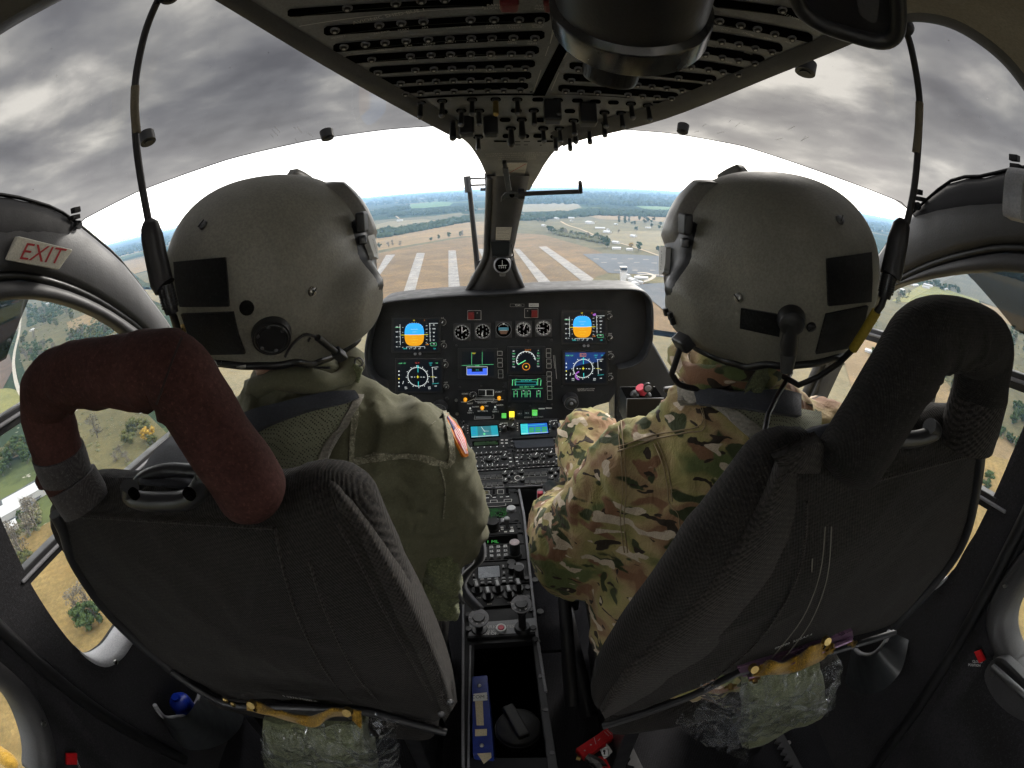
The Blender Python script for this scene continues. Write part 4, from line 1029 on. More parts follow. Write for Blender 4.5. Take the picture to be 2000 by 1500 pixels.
# round standby dials
def dial(cx, cy, R, kind, lb):
    g = MB(); k = .00047; g.rect(ZP, cx-R*1.18, cy-R*1.2, cx+R*1.18, cy+R*1.22, M['black'], .004, .004); go = g.build('dial', ip, .003); go['label'] = lb
    s = MB(); r = R*k; s.disc(ZP, cx, cy, r*1.02, M['hole'], .0044)
    s.ring(ZP, cx, cy, r*1.04, .0012, M['midgrey'], .0048)
    if kind == 'att':
        s.poly(ZP, [(cx-R*.72, cy-R*.34), (cx+R*.72, cy-R*.34), (cx+R*.72, cy+4), (cx-R*.72, cy+4)], mat_att[0], .005); s.poly(ZP, [(cx-R*.72, cy+4), (cx+R*.72, cy+4), (cx+R*.4, cy+R*.62), (cx-R*.4, cy+R*.62)], mat_att[1], .005)
        s.line(ZP, [(cx-R*.5, cy+4), (cx+R*.5, cy+4)], .0014, M['white'], .0054); s.ticks(ZP, cx, cy, r*.72, r*.86, .0012, M['white'], 9, .0052, 40, 140); s.poly(ZP, [(cx-8, cy-R*.95), (cx+8, cy-R*.95), (cx, cy-R*.7)], M['white'], .0056)
    else:
        s.ticks(ZP, cx, cy, r*.84, r*.98, .0018, M['white'], 12, .005); s.ticks(ZP, cx, cy, r*.90, r*.98, .0008, M['white'], 60, .005)
        if kind in ('asi', 'vsi'): s.ring(ZP, cx, cy, r*.82, .0010, M['white'], .005)
        for i in range(6): t = math.radians(90-60*i); s.ptext(ZP, str(i*(2 if kind == 'clock' else 1)), cx+R*.62*math.cos(t), cy-R*.62*math.sin(t), .0085, M['white'], .005)
        for a, l in {'clock': ((92, .8), (35, .62)), 'rpm': ((262, .75), (250, .55)), 'asi': ((70, .82),), 'vsi': ((178, .8),), 'alt': ((60, .6), (210, .8))}[kind]:
            t = math.radians(a); s.line(ZP, [(cx-R*.12*math.cos(t), cy+R*.12*math.sin(t)), (cx+R*l*math.cos(t), cy-R*l*math.sin(t))], .0026, M['white'], .0056)
        s.disc(ZP, cx, cy, r*.11, M['midgrey'], .006, n=12)
    s.build('dial_face', go, fix=False)
mat_att = (mat('dial_sky', (.08, .30, .42), .5, grain=None), mat('dial_earth', (.18, .095, .06), .5, grain=None))
dial(603, 328, 53, 'clock', 'round clock, leftmost of the row of dials'); dial(752, 320, 50, 'rpm', 'round rotor speed dial with green tinted scale'); dial(902, 308, 50, 'att', 'small attitude dial, blue over brown'); dial(1046, 305, 51, 'asi', 'round airspeed dial right of the small attitude dial'); dial(1190, 297, 52, 'vsi', 'round climb dial, rightmost of the row of dials')
# warning guards, knobs, switch block, lamp row
for (x0, xr) in ((642, 1), (1054, -1)):
    y0 = 172 if xr == 1 else 157
    b = MB(); b.outline(ZP, x0, y0, x0+97, y0+66, .0011, M['dim'], .001); r0 = x0+4 if xr == 1 else x0+48
    b.ptext(ZP, 'F', x0+(70 if xr == 1 else 22), y0+18, .008, M['dim'], .001)
    b.rect(ZP, r0, y0+8, r0+44, y0+60, M['redcap'], .012, .012); b.build('red_guard', ip, .002)
b = MB(); b.rect(ZP, 1085, 120, 1156, 145, M['label'], .002, .002); b.ptext(ZP, 'NO 01-4', 1120, 133, .0062, M['ink'], .0024); b.ptext(ZP, '72431', 1008, 133, .0085, M['white'], .001); b.outline(ZP, 950, 124, 1050, 144, .0005, M['dim'], .001); b.build('panel_label', ip)
def knob(pl, x, y, r, h, parent, mark=True, ring_=None, name='knob', m=None, ang=60):
    b = MB(); c = pl.P(x, y, .0)
    b.cyl(c, c+pl.n*h*.35, r*1.18, m or M['knob'], r*1.12, 20); b.cyl(c+pl.n*h*.35, c+pl.n*h, r, m or M['knob'], r*.9, 20)
    if mark:
        t = math.radians(ang); e = pl.ex*math.cos(t)+pl.ey*math.sin(t); q = e.cross(pl.n)*(r*.10); z = c+pl.n*(h+.0003)
        b.face([z-q, z+e*r*.88-q, z+e*r*.88+q, z+q], M['white'])
    if ring_: b.ring(pl, x, y, ring_, .0011, M['dim'], .001)
    return b.build(name, parent, fix=True)
for (x, y, r) in [(460, 255, .0095), (470, 425, .0075), (477, 562, .0095), (487, 722, .0075), (1668, 215, .0075), (1671, 370, .0075), (1678, 505, .0085), (1674, 660, .0075)]:
    knob(ZP, x, y, r, .014, ip, True, r*1.25)
mb = MB()
for (x, y, t) in [(457, 226, 'BRT'), (466, 394, 'OFF'), (473, 530, 'BRT'), (484, 692, 'OFF'), (1668, 180, 'BRT'), (1672, 340, 'OFF'), (1674, 470, 'BRT'), (1674, 628, 'OFF')]: mb.ptext(ZP, t, x, y, .0075, M['dim'], .001)
for (x, y) in [(263, 484), (298, 482), (1484, 425), (1513, 424)]: q_ = MB(); q_.disc(ZP, x, y, .0046, M['midgrey'], .004, .004); q_.build('panel_screw', ip)
for (x, y) in [(345, 472), (740, 718), (560, 425), (586, 725), (905, 722), (1080, 395), (1250, 385), (1095, 862), (1325, 720), (942, 870), (1252, 852)]: q_ = MB(); q_.disc(ZP, x, y, .0036, M['black'], .003, .003); q_.build('panel_screw', ip)
for (x, y) in [(560, 820), (566, 918)]: q_ = MB(); q_.disc(ZP, x, y, .0055, M['steel'], .003, .003); q_.build('panel_screw', ip)
mb.build('panel_writing', ip)
sb = MB(); sb.rect(ZP, 578, 748, 912, 905, M['panel'], .006, .006)
for x0, x1 in ((722, 772), (776, 828)): sb.outline(ZP, x0, 740, x1, 782, .0016, M['white'], .0066)
sb.line(ZP, [(595, 828), (640, 828), (690, 806), (720, 812), (900, 812)], .0014, M['white'], .0066); sb.line(ZP, [(690, 806), (700, 826), (825, 824), (835, 800), (690, 800)], .0010, M['white'], .0066); sb.line(ZP, [(722, 740), (722, 782), (830, 784), (832, 740)], .0014, M['white'], .0066)
for (x, y, t) in [(625, 768, 'START'), (864, 755, 'START'), (660, 838, 'RESET'), (748, 832, 'ENGAGE'), (836, 828, 'RESET'), (700, 862, 'NORM'), (778, 856, 'ON'), (875, 850, 'NORM'), (752, 893, 'BAT MSTR'), (662, 890, 'OFF\nGEN 1'), (842, 882, 'OFF\nGEN 2')]: sb.ptext(ZP, t, x, y, .0078, M['white'], .0068)
sb.ticks(ZP, 684, 778, .011, .0135, .0012, M['white'], 14, .0068)
for (x, y) in [(662, 872), (842, 862)]: sb.disc(ZP, x, y, .003, M['white'], .012, .008)
sb.build('switch_block', ip, .001)
knob(ZP, 684, 778, .0095, .02, ip)
for (x, y) in [(627, 808), (870, 797), (749, 868)]: knob(ZP, x, y, .0062, .016, ip, True, None, 'lit_knob', M['eknob'], 90)
for (x0, x1, y0, y1, m_, t) in [(888, 922, 914, 946, M['elampg'], 'ON'), (943, 980, 902, 938, M['elamp'], '+'), (1000, 1038, 895, 928, M['knob'], 'NR 1'), (1052, 1090, 890, 924, M['knob'], 'NR 2'), (1108, 1146, 890, 928, M['elampg'], 'TRIM\nON'), (1155, 1200, 878, 886, M['dim'], ''), (1207, 1252, 874, 882, M['dim'], '')]:
    b = MB(); b.rect(ZP, x0, y0, x1, y1, m_, .006 if t else .001, .006 if t else .001)
    if t: b.ptext(ZP, t, (x0+x1)/2, (y0+y1)/2, .0062, M['white'] if m_ is M['knob'] else M['ink'] if m_ is M['elamp'] else M['egreen'], .0066)
    b.build('annunciator', ip, .0008)
b = MB(); b.ptext(ZP, 'FTR', 964, 953, .0125, M['white'], .001); b.ptext(ZP, 'EMERG AUTO TRIM', 1120, 942, .0075, M['dim'], .001); b.line(ZP, [(695, 930), (690, 958), (830, 952), (832, 926), (820, 928)], .0012, M['dim'], .001); b.rect(ZP, 700, 938, 812, 952, M['midgrey'], .002, .002); b.build('panel_writing', ip)
for (x, y) in [(445, 868), (1385, 815)]:
    b = MB(); c = ZP.P(x, y, 0); b.cyl(c, c+PAN.n*.03, .027, M['black'], .024, 28); b.cyl(c+PAN.n*.03, c+PAN.n*.034, .018, M['knob'], .013, 24); b.cyl(c+PAN.n*.034, c+PAN.n*.036, .006, M['midgrey'], .005, 14); b.ring(PAN, 740+x/3.7037, 560+y/3.7037, .0235, .0012, M['midgrey'], .0305); b.build('air_vent', ip, .001)
knob(ZP, 495, 805, .006, .012, ip, False)

# ------------------------------------------------------------------ centre console
SLP = Plane((0, 1.22, -.868), (0, -.294, .956), up=(0, 1, 0))      # sloping radio section
CON = Plane((0, .8, -.87), (0, 0, 1), up=(0, 1, 0))                # level section between the seats
S5 = SLP.z(860, 780, 4.6875); C5 = CON.z(860, 780, 4.6875); C6 = CON.z(860, 1000, 4.6875)
con = thing('center_console', 'black centre console packed with radios, knobs and keypads between the seats', 'console', (-.03, .8, -1.15))
mb = MB()
body = [(893, 832), (1088, 818), (1092, 830), (1108, 935), (1106, 946), (900, 962)]
mb.prism([SLP.P(*q, -.004) for q in body], (0, 0, -.25), M['panel'])
low = [(905, 958), (1014, 955), (1022, 1000), (1034, 1110), (1044, 1200), (1058, 1300), (1074, 1400), (1090, 1520), (903, 1520), (904, 1300), (904, 1100)]
# open bin at the rear of the console
binr = [(926, 1256), (1040, 1249), (1068, 1478), (919, 1478)]
mb.holed([CON.P(*q, -.003) for q in low], [[CON.P(*q, -.003) for q in binr]], (0, 0, -.02), M['panel'])
lo3 = [CON.P(*q, -.004) for q in low]
for a, b in zip(lo3, lo3[1:]+lo3[:1]): mb.face([a, b, b+V((0, 0, -.27)), a+V((0, 0, -.27))], M['panel'])
mb.build('console_body', con)
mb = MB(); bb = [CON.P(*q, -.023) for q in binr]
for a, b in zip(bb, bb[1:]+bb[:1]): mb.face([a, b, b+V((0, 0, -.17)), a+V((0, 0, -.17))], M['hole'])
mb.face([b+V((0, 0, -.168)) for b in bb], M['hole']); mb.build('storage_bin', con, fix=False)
mb = MB()
def rail(pl, pts, w=.006, h=.006):
    for a, b in zip(pts, pts[1:]): mb.bar(pl.P(*a, .002), pl.P(*b, .002), w, h, M['midgrey'])
rail(SLP, [(1092, 828), (1110, 945)], .008, .008); rail(SLP, [(900, 956), (1108, 946)], .005, .006)
rail(CON, [(1014, 958), (1024, 1010), (1036, 1130), (1050, 1250), (1066, 1352)], .006, .008); rail(CON, [(905, 1060), (905, 1250), (905, 1500)], .005, .008)
rail(CON, [(919, 1262), (915, 1500)], .004, .004)
mb.build('edge_rail', con, .001)
mb = MB()
mb.poly(CON, [(1041, 1252), (1051, 1250), (1090, 1505), (1072, 1505)], M['trim'], .002, .004)
mb.build('bin_border', con, .001)
mb = MB()
for (x, y) in [(1051, 1254), (1056, 1322), (1066, 1388), (1078, 1472)]: q_ = MB(); q_.disc(CON, x, y, .0045, M['dsteel'], .005, .004, n=12); q_.build('border_screw', con)
def module(pl, pts, name='radio_panel', m=None, lb=None):
    b = MB(); b.prism([pl.P(*q, .005) for q in pts], -pl.n*.012, m or M['panel']); o = b.build(name, con, .0012)
    if lb: o['label'] = lb
    return o
def quad(x0, y0, x1, y1, sl=-.058, sk=.19):
    """panel corners in the zoomed picture: rows rise to the right, columns lean to the right going down"""
    return [(x0+(y0-600)*sk*0, y0), (x1, y0+(x1-x0)*sl), (x1+(y1-y0)*sk, y1+(x1-x0)*sl), (x0+(y1-y0)*sk, y1)]
# radios (sloping section)
def gps(pl, cx0, cy0, w, h, col, lb):
    o = module(S5, [(cx0-112, cy0-58), (cx0+w+108, cy0-78), (cx0+w+135, cy0+h+22), (cx0-108, cy0+h+42)], 'navigation_radio', lb=lb)
    s = MB(); a = [(cx0-2, cy0), (cx0+w, cy0-12), (cx0+w+14, cy0+h-8), (cx0+6, cy0+h+8)]
    s.poly(S5, [(a[0][0]-12, a[0][1]-10), (a[1][0]+10, a[1][1]-10), (a[2][0]+10, a[2][1]+8), (a[3][0]-10, a[3][1]+12)], M['hole'], .0056)
    s.poly(S5, a, col[0], .006)
    x0, y0 = cx0, cy0
    if col[0] is M['egps3']:
        s.poly(S5, [(x0, y0), (x0+60, y0-3), (x0+66, y0+h+4), (x0+6, y0+h+8)], M['egps1'], .0064); s.poly(S5, [(x0+w-62, y0-9), (x0+w, y0-12), (x0+w+12, y0+h-8), (x0+w-50, y0+h-5)], M['egps1'], .0064)
        s.line(S5, [(x0+95, y0+2), (x0+130, y0+48)], .0012, M['ewhite'], .0068); s.line(S5, [(x0+120, y0+40), (x0+165, y0+42)], .001, M['ewhite'], .0068); s.poly(S5, [(x0+112, y0+68), (x0+124, y0+56), (x0+136, y0+68), (x0+124, y0+80)], M['egreen'], .0068)
        for i in range(4): s.line(S5, [(x0+10, y0+14+i*17), (x0+48, y0+12+i*17)], .0016, M['egps2'], .007)
    else:
        s.poly(S5, [(x0, y0), (x0+62, y0-3), (x0+72, y0+h+4), (x0+6, y0+h+8)], M['ecyan'], .0064)
        for c in range(3):
            for r in range(3): s.poly(S5, [(x0+76+c*58, y0+32+r*17-c*3), (x0+124+c*58, y0+30+r*17-c*3), (x0+125+c*58, y0+43+r*17-c*3), (x0+77+c*58, y0+45+r*17-c*3)], M['egps4'], .0066)
        for i in range(5): s.line(S5, [(x0+8, y0+8+i*16), (x0+50, y0+6+i*16)], .0014, M['egps2'], .007)
        s.line(S5, [(x0+70, y0+14), (x0+w-20, y0+4)], .002, M['ecyan'], .0066)
    s.line(S5, [(x0+6, y0+h+2), (x0+w+8, y0+h-14)], .0016, M['ewhite'], .0068)
    s.build('screen', o, fix=False)
    for (dx, dy, r) in [(-78, 40, .012), (w+58, 30, .012)]: knob(S5, cx0+dx, cy0+dy, r, .02, o, True, r*1.4)
    for (dx, dy, r) in [(-68, -35, .0055), (w+90, 0, .005)]: knob(S5, cx0+dx, cy0+dy, r, .012, o, True)
    t = MB()
    for i in range(4): t.line(S5, [(cx0+w+22, cy0-20+i*22), (cx0+w+38, cy0-21+i*22)], .0028, M['white'], .0064); t.line(S5, [(cx0-34, cy0-8+i*22), (cx0-22, cy0-9+i*22)], .0022, M['dim'], .0064)
    t.ptext(S5, 'C/B PWR', cx0+w+60, cy0-32, .0065, M['white'], .0064); t.build('panel_writing', o)
gps(S5, 280, 262, 242, 92, (M['egps3'],), 'navigation radio with teal map screen'); gps(S5, 735, 238, 240, 88, (M['egps2'],), 'navigation radio with blue and green screen')
o = module(S5, [(232, 385), (632, 364), (640, 465), (236, 488)], 'radio_panel', lb='radio panel with dark green number window')
s = MB(); s.poly(S5, [(292, 396), (535, 384), (540, 430), (298, 442)], M['hole'], .0058); s.poly(S5, [(305, 402), (525, 391), (528, 424), (310, 436)], M['edimg'] if False else mat('unlit_green_window', (.01, .03, .008), .3), .0062)
for i in range(6):
    s.poly(S5, [(282+i*58, 458-i*3), (294+i*58, 457-i*3), (288+i*58, 448-i*3)], M['white'], .006)
for x in (555, 595):
    for y in (380, 408): s.rect(S5, x, y-2, x+22, y+9, M['dim'], .0062)
s.build('number_window', o, fix=False)
o = module(S5, [(640, 385), (1075, 358), (1090, 448), (648, 475)], 'blank_panel'); s = MB(); s.poly(S5, [(675, 392), (1030, 370), (1045, 440), (690, 462)], M['midgrey'] if False else mat('blank_plate_slate', (.03, .034, .045), .4), .0068); s.build('cover_plate', o)
def audio(x0, y0, dx, lb):
    o = module(S5, [(x0-30, y0-50), (x0+385, y0-74), (x0+425, y0+122), (x0+6, y0+148)], 'audio_panel', lb=lb)
    for i in range(8):
        knob(S5, x0+20+i*43.5, y0-2-i*2.6, .0066, .010, o, True, .0092, ang=90-i*9)
        knob(S5, x0+30+i*44.5, y0+118-i*2.8, .0066, .010, o, True, .0092, ang=120-i*12)
    for (ax_, ay, r) in [(50, 58, .007), (112, 62, .0035), (180, 44, .013), (256, 50, .0065), (316, 26, .0115)]: knob(S5, x0+ax_, y0+ay, r, .016 if r > .01 else .01, o, True, r*1.4)
    t = MB(); t.ticks(S5, x0+180, y0+46, .0175, .0195, .0016, M['white'], 13, .0062, 0, 360)
    for i in range(8): t.line(S5, [(x0+12+i*43.5, y0+26-i*2.6), (x0+30+i*43.5, y0+25-i*2.6)], .0014, M['dim'], .0062); t.line(S5, [(x0+22+i*44.5, y0+144-i*2.8), (x0+38+i*44.5, y0+143-i*2.8)], .0014, M['dim'], .0062)
    for (ax_, ay) in [(-2, 50), (2, 85), (360, 28), (366, 62)]: t.line(S5, [(x0+ax_, y0+ay), (x0+ax_+22, y0+ay-1)], .0032, M['white'], .0062)
    t.build('panel_writing', o)
    p = [(x0+4, y0+158), (x0+428, y0+131), (x0+456, y0+282), (x0+28, y0+310)]
    o = module(S5, p, 'audio_panel', lb=lb.replace('knobbed audio', 'key audio'))
    for r in range(2):
        for i in range(4):
            b = MB(); X = x0+(70 if dx else 92)+i*54+r*10; Y = y0+196+r*70-i*3
            b.poly(S5, [(X, Y), (X+44, Y-3), (X+48, Y+26), (X+4, Y+29)], M['knob'], .010, .006); b.line(S5, [(X+2, Y+31), (X+50, Y+28), (X+49, Y+8)], .0009, M['dim'], .0062); b.build('key', o, .0012)
    for (ax_, ay, r) in [(322, 178, .009), (326, 246, .0085), (360, 212, .0065), (388, 170, .006)] + ([(52, 190, .009), (60, 258, .009)] if dx else []): knob(S5, x0+ax_, y0+ay, r, .016, o, True)
    if dx: b = MB(); b.ring(S5, x0+18, y0+236, .009, .0018, M['dim'], .0062); b.build('panel_writing', o)
audio(268, 520, 0, 'knobbed audio panel of the left column'); audio(690, 494, 1, 'knobbed audio panel of the right column')
mb = MB()
for (x, y) in [(630, 510), (640, 630), (645, 692), (652, 770), (1040, 375), (1048, 425), (1055, 510), (1068, 600), (1085, 655), (1098, 735), (655, 400), (655, 440), (668, 622), (680, 692), (690, 768)]:
    q_ = MB(); q_.disc(S5, x, y, .0062, M['knob'], .0085, .004, n=14); q_.line(S5, [(x-9, y+3), (x+9, y-3)], .001, M['dim'], .0090); q_.build('fastener', con)
# level section
o = module(C5, [(240, 852), (690, 828), (722, 970), (232, 1000)], 'switch_panel', lb='switch panel with small black toggles')
for (x, y) in [(492, 880), (612, 872)]:
    b = MB(); c = C5.P(x, y, .004); b.cyl(c, c+V((0, .003, .022)), .0048, M['knob'], .006, 12); b.cyl(c, c+V((0, 0, .004)), .009, M['black'], None, 14); b.build('toggle_switch', o)
t = MB()
t.outline(C5, 398, 850, 448, 885, .0012, M['dim'], .0062); t.rect(C5, 408, 858, 440, 876, mat('amber_unlit', (.06, .05, .012), .4), .0064); t.outline(C5, 525, 842, 580, 880, .0012, M['dim'], .0062); t.ring(C5, 432, 905, .012, .0016, M['dim'], .0062, 20, 0, 180)
t.line(C5, [(340, 968), (342, 945), (400, 942), (400, 965), (460, 962), (460, 938), (520, 936), (522, 958), (585, 955), (585, 932), (655, 928), (652, 950)], .0014, M['dim'], .0062); t.line(C5, [(340, 968), (655, 950)], .0014, M['dim'], .0062); t.line(C5, [(408, 975), (408, 1000), (600, 988), (600, 968)], .0012, M['dim'], .0062)
for x in (355, 432, 495, 560, 615): t.line(C5, [(x-14, 922-(x-355)*.06), (x+14, 920-(x-355)*.06)], .002, M['white'], .0062)
t.build('panel_writing', o)
o = module(C5, [(255, 1016), (700, 990), (738, 1140), (244, 1165)], 'radio_panel', lb='radio panel with wide dark dotted green screen')
t = MB(); t.poly(C5, [(290, 1022), (612, 1002), (626, 1098), (282, 1118)], mat('dark_green_screen', (.004, .010, .004), .3), .0062)
rs = random.Random(5)
for r in range(6):
    for i in range(26):
        if rs.random() < .6: t.rect(C5, 290+i*12.6, 1030+r*14-i*.7, 295+i*12.6, 1034+r*14-i*.7, mat_dot if 'mat_dot' in globals() else M['edimg'], .0066)
t.poly(C5, [(615, 1010), (682, 1004), (700, 1130), (632, 1136)], M['panel'], .0064); t.build('screen', o, fix=False)
b = MB(); c = C5.P(650, 1032, .004); b.cyl(c, c+V((0, 0, .012)), .0145, M['midgrey'], .0125, 24); b.cyl(c+V((0, 0, .012)), c+V((0, 0, .0135)), .0125, M['greybtn'], .011, 24); b.build('knob', o)
for i in range(5):
    b = MB(); X = 282+i*68; Y = 1132-i*4; b.poly(C5, [(X, Y), (X+46, Y-3), (X+48, Y+32), (X+2, Y+35)], M['midgrey'], .012, .010); b.line(C5, [(X+24, Y+6), (X+25, Y+20)], .002, M['white'], .0124); b.build('key', o, .0015)
o = module(C5, [(242, 1178), (742, 1150), (758, 1238), (240, 1262)], 'control_panel', lb='control panel with one round knob and lit switch')
knob(C5, 485, 1192, .0175, .030, o, False, .023, ang=90)
b = MB(); c = C5.P(612, 1185, .004); b.cyl(c, c+V((0, .004, .026)), .004, M['midgrey'], .0085, 12); b.ell(c+V((0, .004, .028)), .0085, .0085, .006, M['greybtn'], None, 14, 8); b.build('toggle_switch', o)
t = MB(); t.ptext(C5, 'NORM', 350, 1183, .010, M['white'], .0062); t.ptext(C5, 'TEST', 356, 1250, .009, M['white'], .0062); t.line(C5, [(538, 1178), (542, 1225)], .002, M['white'], .0062)
for (x, y) in [(552, 1182), (555, 1200), (640, 1182), (645, 1200), (585, 1222)]: t.rect(C5, x, y, x+26, y+11, M['dim'], .0062)
t.rect(C5, 636, 1215, 674, 1228, M['white'], .0062); t.ring(C5, 350, 1212, .006, .002, M['knob'], .0066); t.build('panel_writing', o)
o = module(C6, [(240, 240), (752, 215), (768, 300), (238, 330)], 'radio_panel', lb='radio panel with slim black green number window')
t = MB(); t.poly(C6, [(300, 250), (705, 222), (712, 292), (310, 318)], M['hole'], .0062); t.ptext(C6, '1 ML', 480, 288, .016, M['edimg'], .0068); t.build('screen', o, fix=False)
o = module(C6, [(236, 338), (770, 308), (790, 440), (330, 468), (232, 470)], 'keypad', lb='keypad of twelve grey square keys')
for r in range(3):
    for i in range(4):
        b = MB(); X = 385+i*64+r*2; Y = 345+r*39-i*4; b.poly(C6, [(X-4, Y-4), (X+41, Y-7), (X+43, Y+28), (X-3, Y+31)], M['knob'], .0075, .003); b.poly(C6, [(X+2, Y+1), (X+35, Y-1), (X+37, Y+22), (X+3, Y+25)], M['greybtn'], .013, .006); b.ptext(C6, '123456789*0#'[r*4+i], X+19, Y+12, .007, M['ink'], .0134); b.build('key', o, .001)
b = MB(); c = C6.P(684, 420, .004); b.cyl(c, c+V((0, 0, .014)), .0175, M['knob'], .017, 24); b.cyl(c+V((0, 0, .014)), c+V((0, .004, .046)), .0140, M['knob'], .0135, 24); b.cyl(c+V((0, .004, .046)), c+V((0, .004, .0475)), .0125, mat('knob_top_pinkish', (.42, .36, .38), .6), .012, 24); b.build('knob', o)
o = module(C6, [(255, 480), (785, 452), (812, 655), (286, 690), (240, 640)], 'control_unit', lb='control unit with pale blank screen and small keys')
t = MB(); t.poly(C6, [(338, 512), (545, 498), (555, 612), (345, 628)], M['hole'], .0062); t.poly(C6, [(346, 522), (540, 508), (548, 608), (352, 626)], mat('pale_blank_screen', (.20, .22, .25), .25), .0068); t.build('screen', o, fix=False)
for r in range(2):
    for i in range(6):
        b = MB(); X = 300+i*65+r*3; Y = 640+r*28-i*4; b.poly(C6, [(X, Y), (X+42, Y-3), (X+43, Y+17), (X+1, Y+20)], M['knob'], .010, .006); b.line(C6, [(X+4, Y+5), (X+36, Y+3)], .0026, M['greybtn'], .0104); b.build('key', o, .001)
for (x, y) in [(577, 520), (584, 580), (304, 545), (308, 602)]:
    b = MB(); b.poly(C6, [(x-12, y-16), (x+12, y-18), (x+13, y+16), (x-11, y+18)], M['knob'], .010, .006); b.line(C6, [(x, y-9), (x, y+6)], .0024, M['greybtn'], .0104); b.build('key', o, .001)
for (x, y, r, h) in [(652, 508, .0115, .020), (658, 560, .010, .024), (722, 600, .0125, .034)]: knob(C6, x, y, r, h, o, False); 
b = MB()
for (x, y, h) in [(651, 480, 0), (657, 532, 0), (720, 560, 0)]: pass
c = C6.P(712, 530, .004); b.cyl(c, c+V((0, 0, .008)), .016, M['midgrey'], .015, 24); b.build('knob', o)
o = module(C6, [(290, 700), (812, 668), (838, 845), (330, 885)], 'selector_panel', lb='selector panel with five white tipped rotary switches')
for (x, y) in [(340, 742), (440, 800), (528, 735), (628, 785), (714, 722)]:
    b = MB(); c = C6.P(x, y, .004); b.cyl(c, c+V((0, 0, .008)), .0135, M['knob'], .0125, 20); R_ = Matrix.Rotation(math.radians(12), 3, 'Z'); b.box(c+V((0, 0, .019)), .011, .021, .022, M['knob'], R_); b.box(c+V((0, .001, .0303)), .006, .017, .0008, M['greybtn'], R_); b.build('rotary_switch', o, .0012)
    t = MB(); t.line(C6, [(x-44, y+5), (x-36, y+9)], .0018, M['white'], .0062); t.line(C6, [(x+38, y-6), (x+46, y-2)], .0018, M['white'], .0062); t.ptext(C6, 'OFF', x+12, y+58, .0065, M['dim'], .0062); t.build('panel_writing', o)
o = module(C6, [(258, 920), (838, 880), (868, 1130), (250, 1165)], 'control_panel', lb='plain panel with two round topped plungers')
t = MB(); t.poly(C6, [(270, 1030), (860, 985), (872, 1110), (262, 1150)], M['over'], .0062); t.ptext(C6, 'PARK\nBRK', 450, 1068, .013, M['dim'], .0068); t.ptext(C6, 'ON OFF', 460, 1128, .011, M['white'], .0068); t.ptext(C6, 'TEST', 655, 1062, .011, M['dim'], .0068); t.build('panel_writing', o)
b = MB(); c = C6.P(558, 1090, .006); b.cyl(c, c+V((0, 0, .006)), .0125, M['greybtn'], .011, 24); b.cyl(c+V((0, 0, .006)), c+V((0, 0, .0085)), .007, M['pinkred'], .006, 16); b.ring(CON, 860+558/4.6875, 1000+1090/4.6875, .0095, .003, M['white'], .0135); b.build('push_button', o)
for (bx, by, tx, ty, L_) in [(752, 1085, 742, 850, .075), (360, 1090, 352, 975, .045)]:
    b = MB(); c = C6.P(bx, by, .004); tdir = ray(860+tx/4.6875, 1000+ty/4.6875); tp = tdir*((c.z+L_)/tdir.z)
    b.cyl(c, c.lerp(tp, .15), .0185, M['knob'], .016, 20); b.cyl(c.lerp(tp, .1), c.lerp(tp, .75), .0085, M['black'], .008, 16); b.cyl(c.lerp(tp, .72), tp, .012, M['black'], .0185, 20)
    u = (tp-c).normalized(); b.cyl(tp, tp+V((0, -.001, .004)), .0215, M['midgrey'], .0215, 28); b.cyl(tp+V((0, 0, .004)), tp+V((0, 0, .006)), .0135, M['knob'], .012, 24)
    TP = Plane(tp+V((0, -.001, .0045)), (0, 0, 1), up=(0, 1, 0))
    for k in range(8):
        a = math.radians(20+k*40); e = V((math.cos(a), math.sin(a), 0)); b.text('PULLTURN'[k], tp+V((0, -.001, .0052))+e*.0175, V((-e.y, e.x, 0))*-1, e, .006, M['white'])
    b.build('plunger', o)
mb = MB()
for (x, y) in [(690, 860), (700, 1120), (720, 1190), (735, 1230), (715, 1170)]: q_ = MB(); q_.disc(C5, x, y, .0055, M['knob'], .009, .005, n=12); q_.build('fastener', con)
for (x, y) in [(790, 625), (800, 710), (800, 800), (825, 912), (850, 1080), (262, 1090), (262, 960), (870, 1185)]: q_ = MB(); q_.disc(C6, x, y, .0065, M['knob'], .010, .006, n=12); q_.build('fastener', con)
# items lying in the bin
bn = thing('ring_binder', 'blue ring binder with cream labels stood in the console bin', 'binder', CON.P(942, 1410))
T_ = [CON.P(923, 1330, .02), CON.P(953, 1327, .02), CON.P(966, 1486, .02), CON.P(925, 1482, .02)]
mb = MB(); mb.prism(T_, (0, 0, -.19), M['blue']); mb.build('cover', bn, .004, 3)
BP = Plane(CON.P(940, 1400, .0205), (0, 0, 1), up=(0, 1, 0))
mb = MB(); mb.poly(BP, [(925, 1356), (951, 1353), (952, 1368), (924, 1370)], M['label'], .0018, .0015); mb.ptext(BP, 'COM 2', 938, 1362, .011, M['ink'], .0022); mb.poly(BP, [(928, 1370), (943, 1369), (945, 1417), (931, 1417)], M['cream'], .001, .0008); mb.poly(BP, [(928, 1425), (951, 1424), (951, 1437), (928, 1438)], M['cream'], .001, .0008); mb.build('label_strip', bn)
mb = MB()
for (x, y) in [(936, 1339), (941, 1456)]: c = BP.P(x, y, 0); mb.ell(c, .0042, .0042, .003, M['steel'], None, 14, 8)
mb.build('rivet', bn)
mb = MB(); mb.poly(BP, [(932, 1472), (959, 1470), (960, 1480), (945, 1492)], M['cream'], .0006, .0006); mb.build('pages', bn)
cap = thing('filler_cap', 'large round black cap with a wide grip bar in the console bin', 'cap', CON.P(1015, 1430))
cc = at(1012, 1418, 'z', -.925)
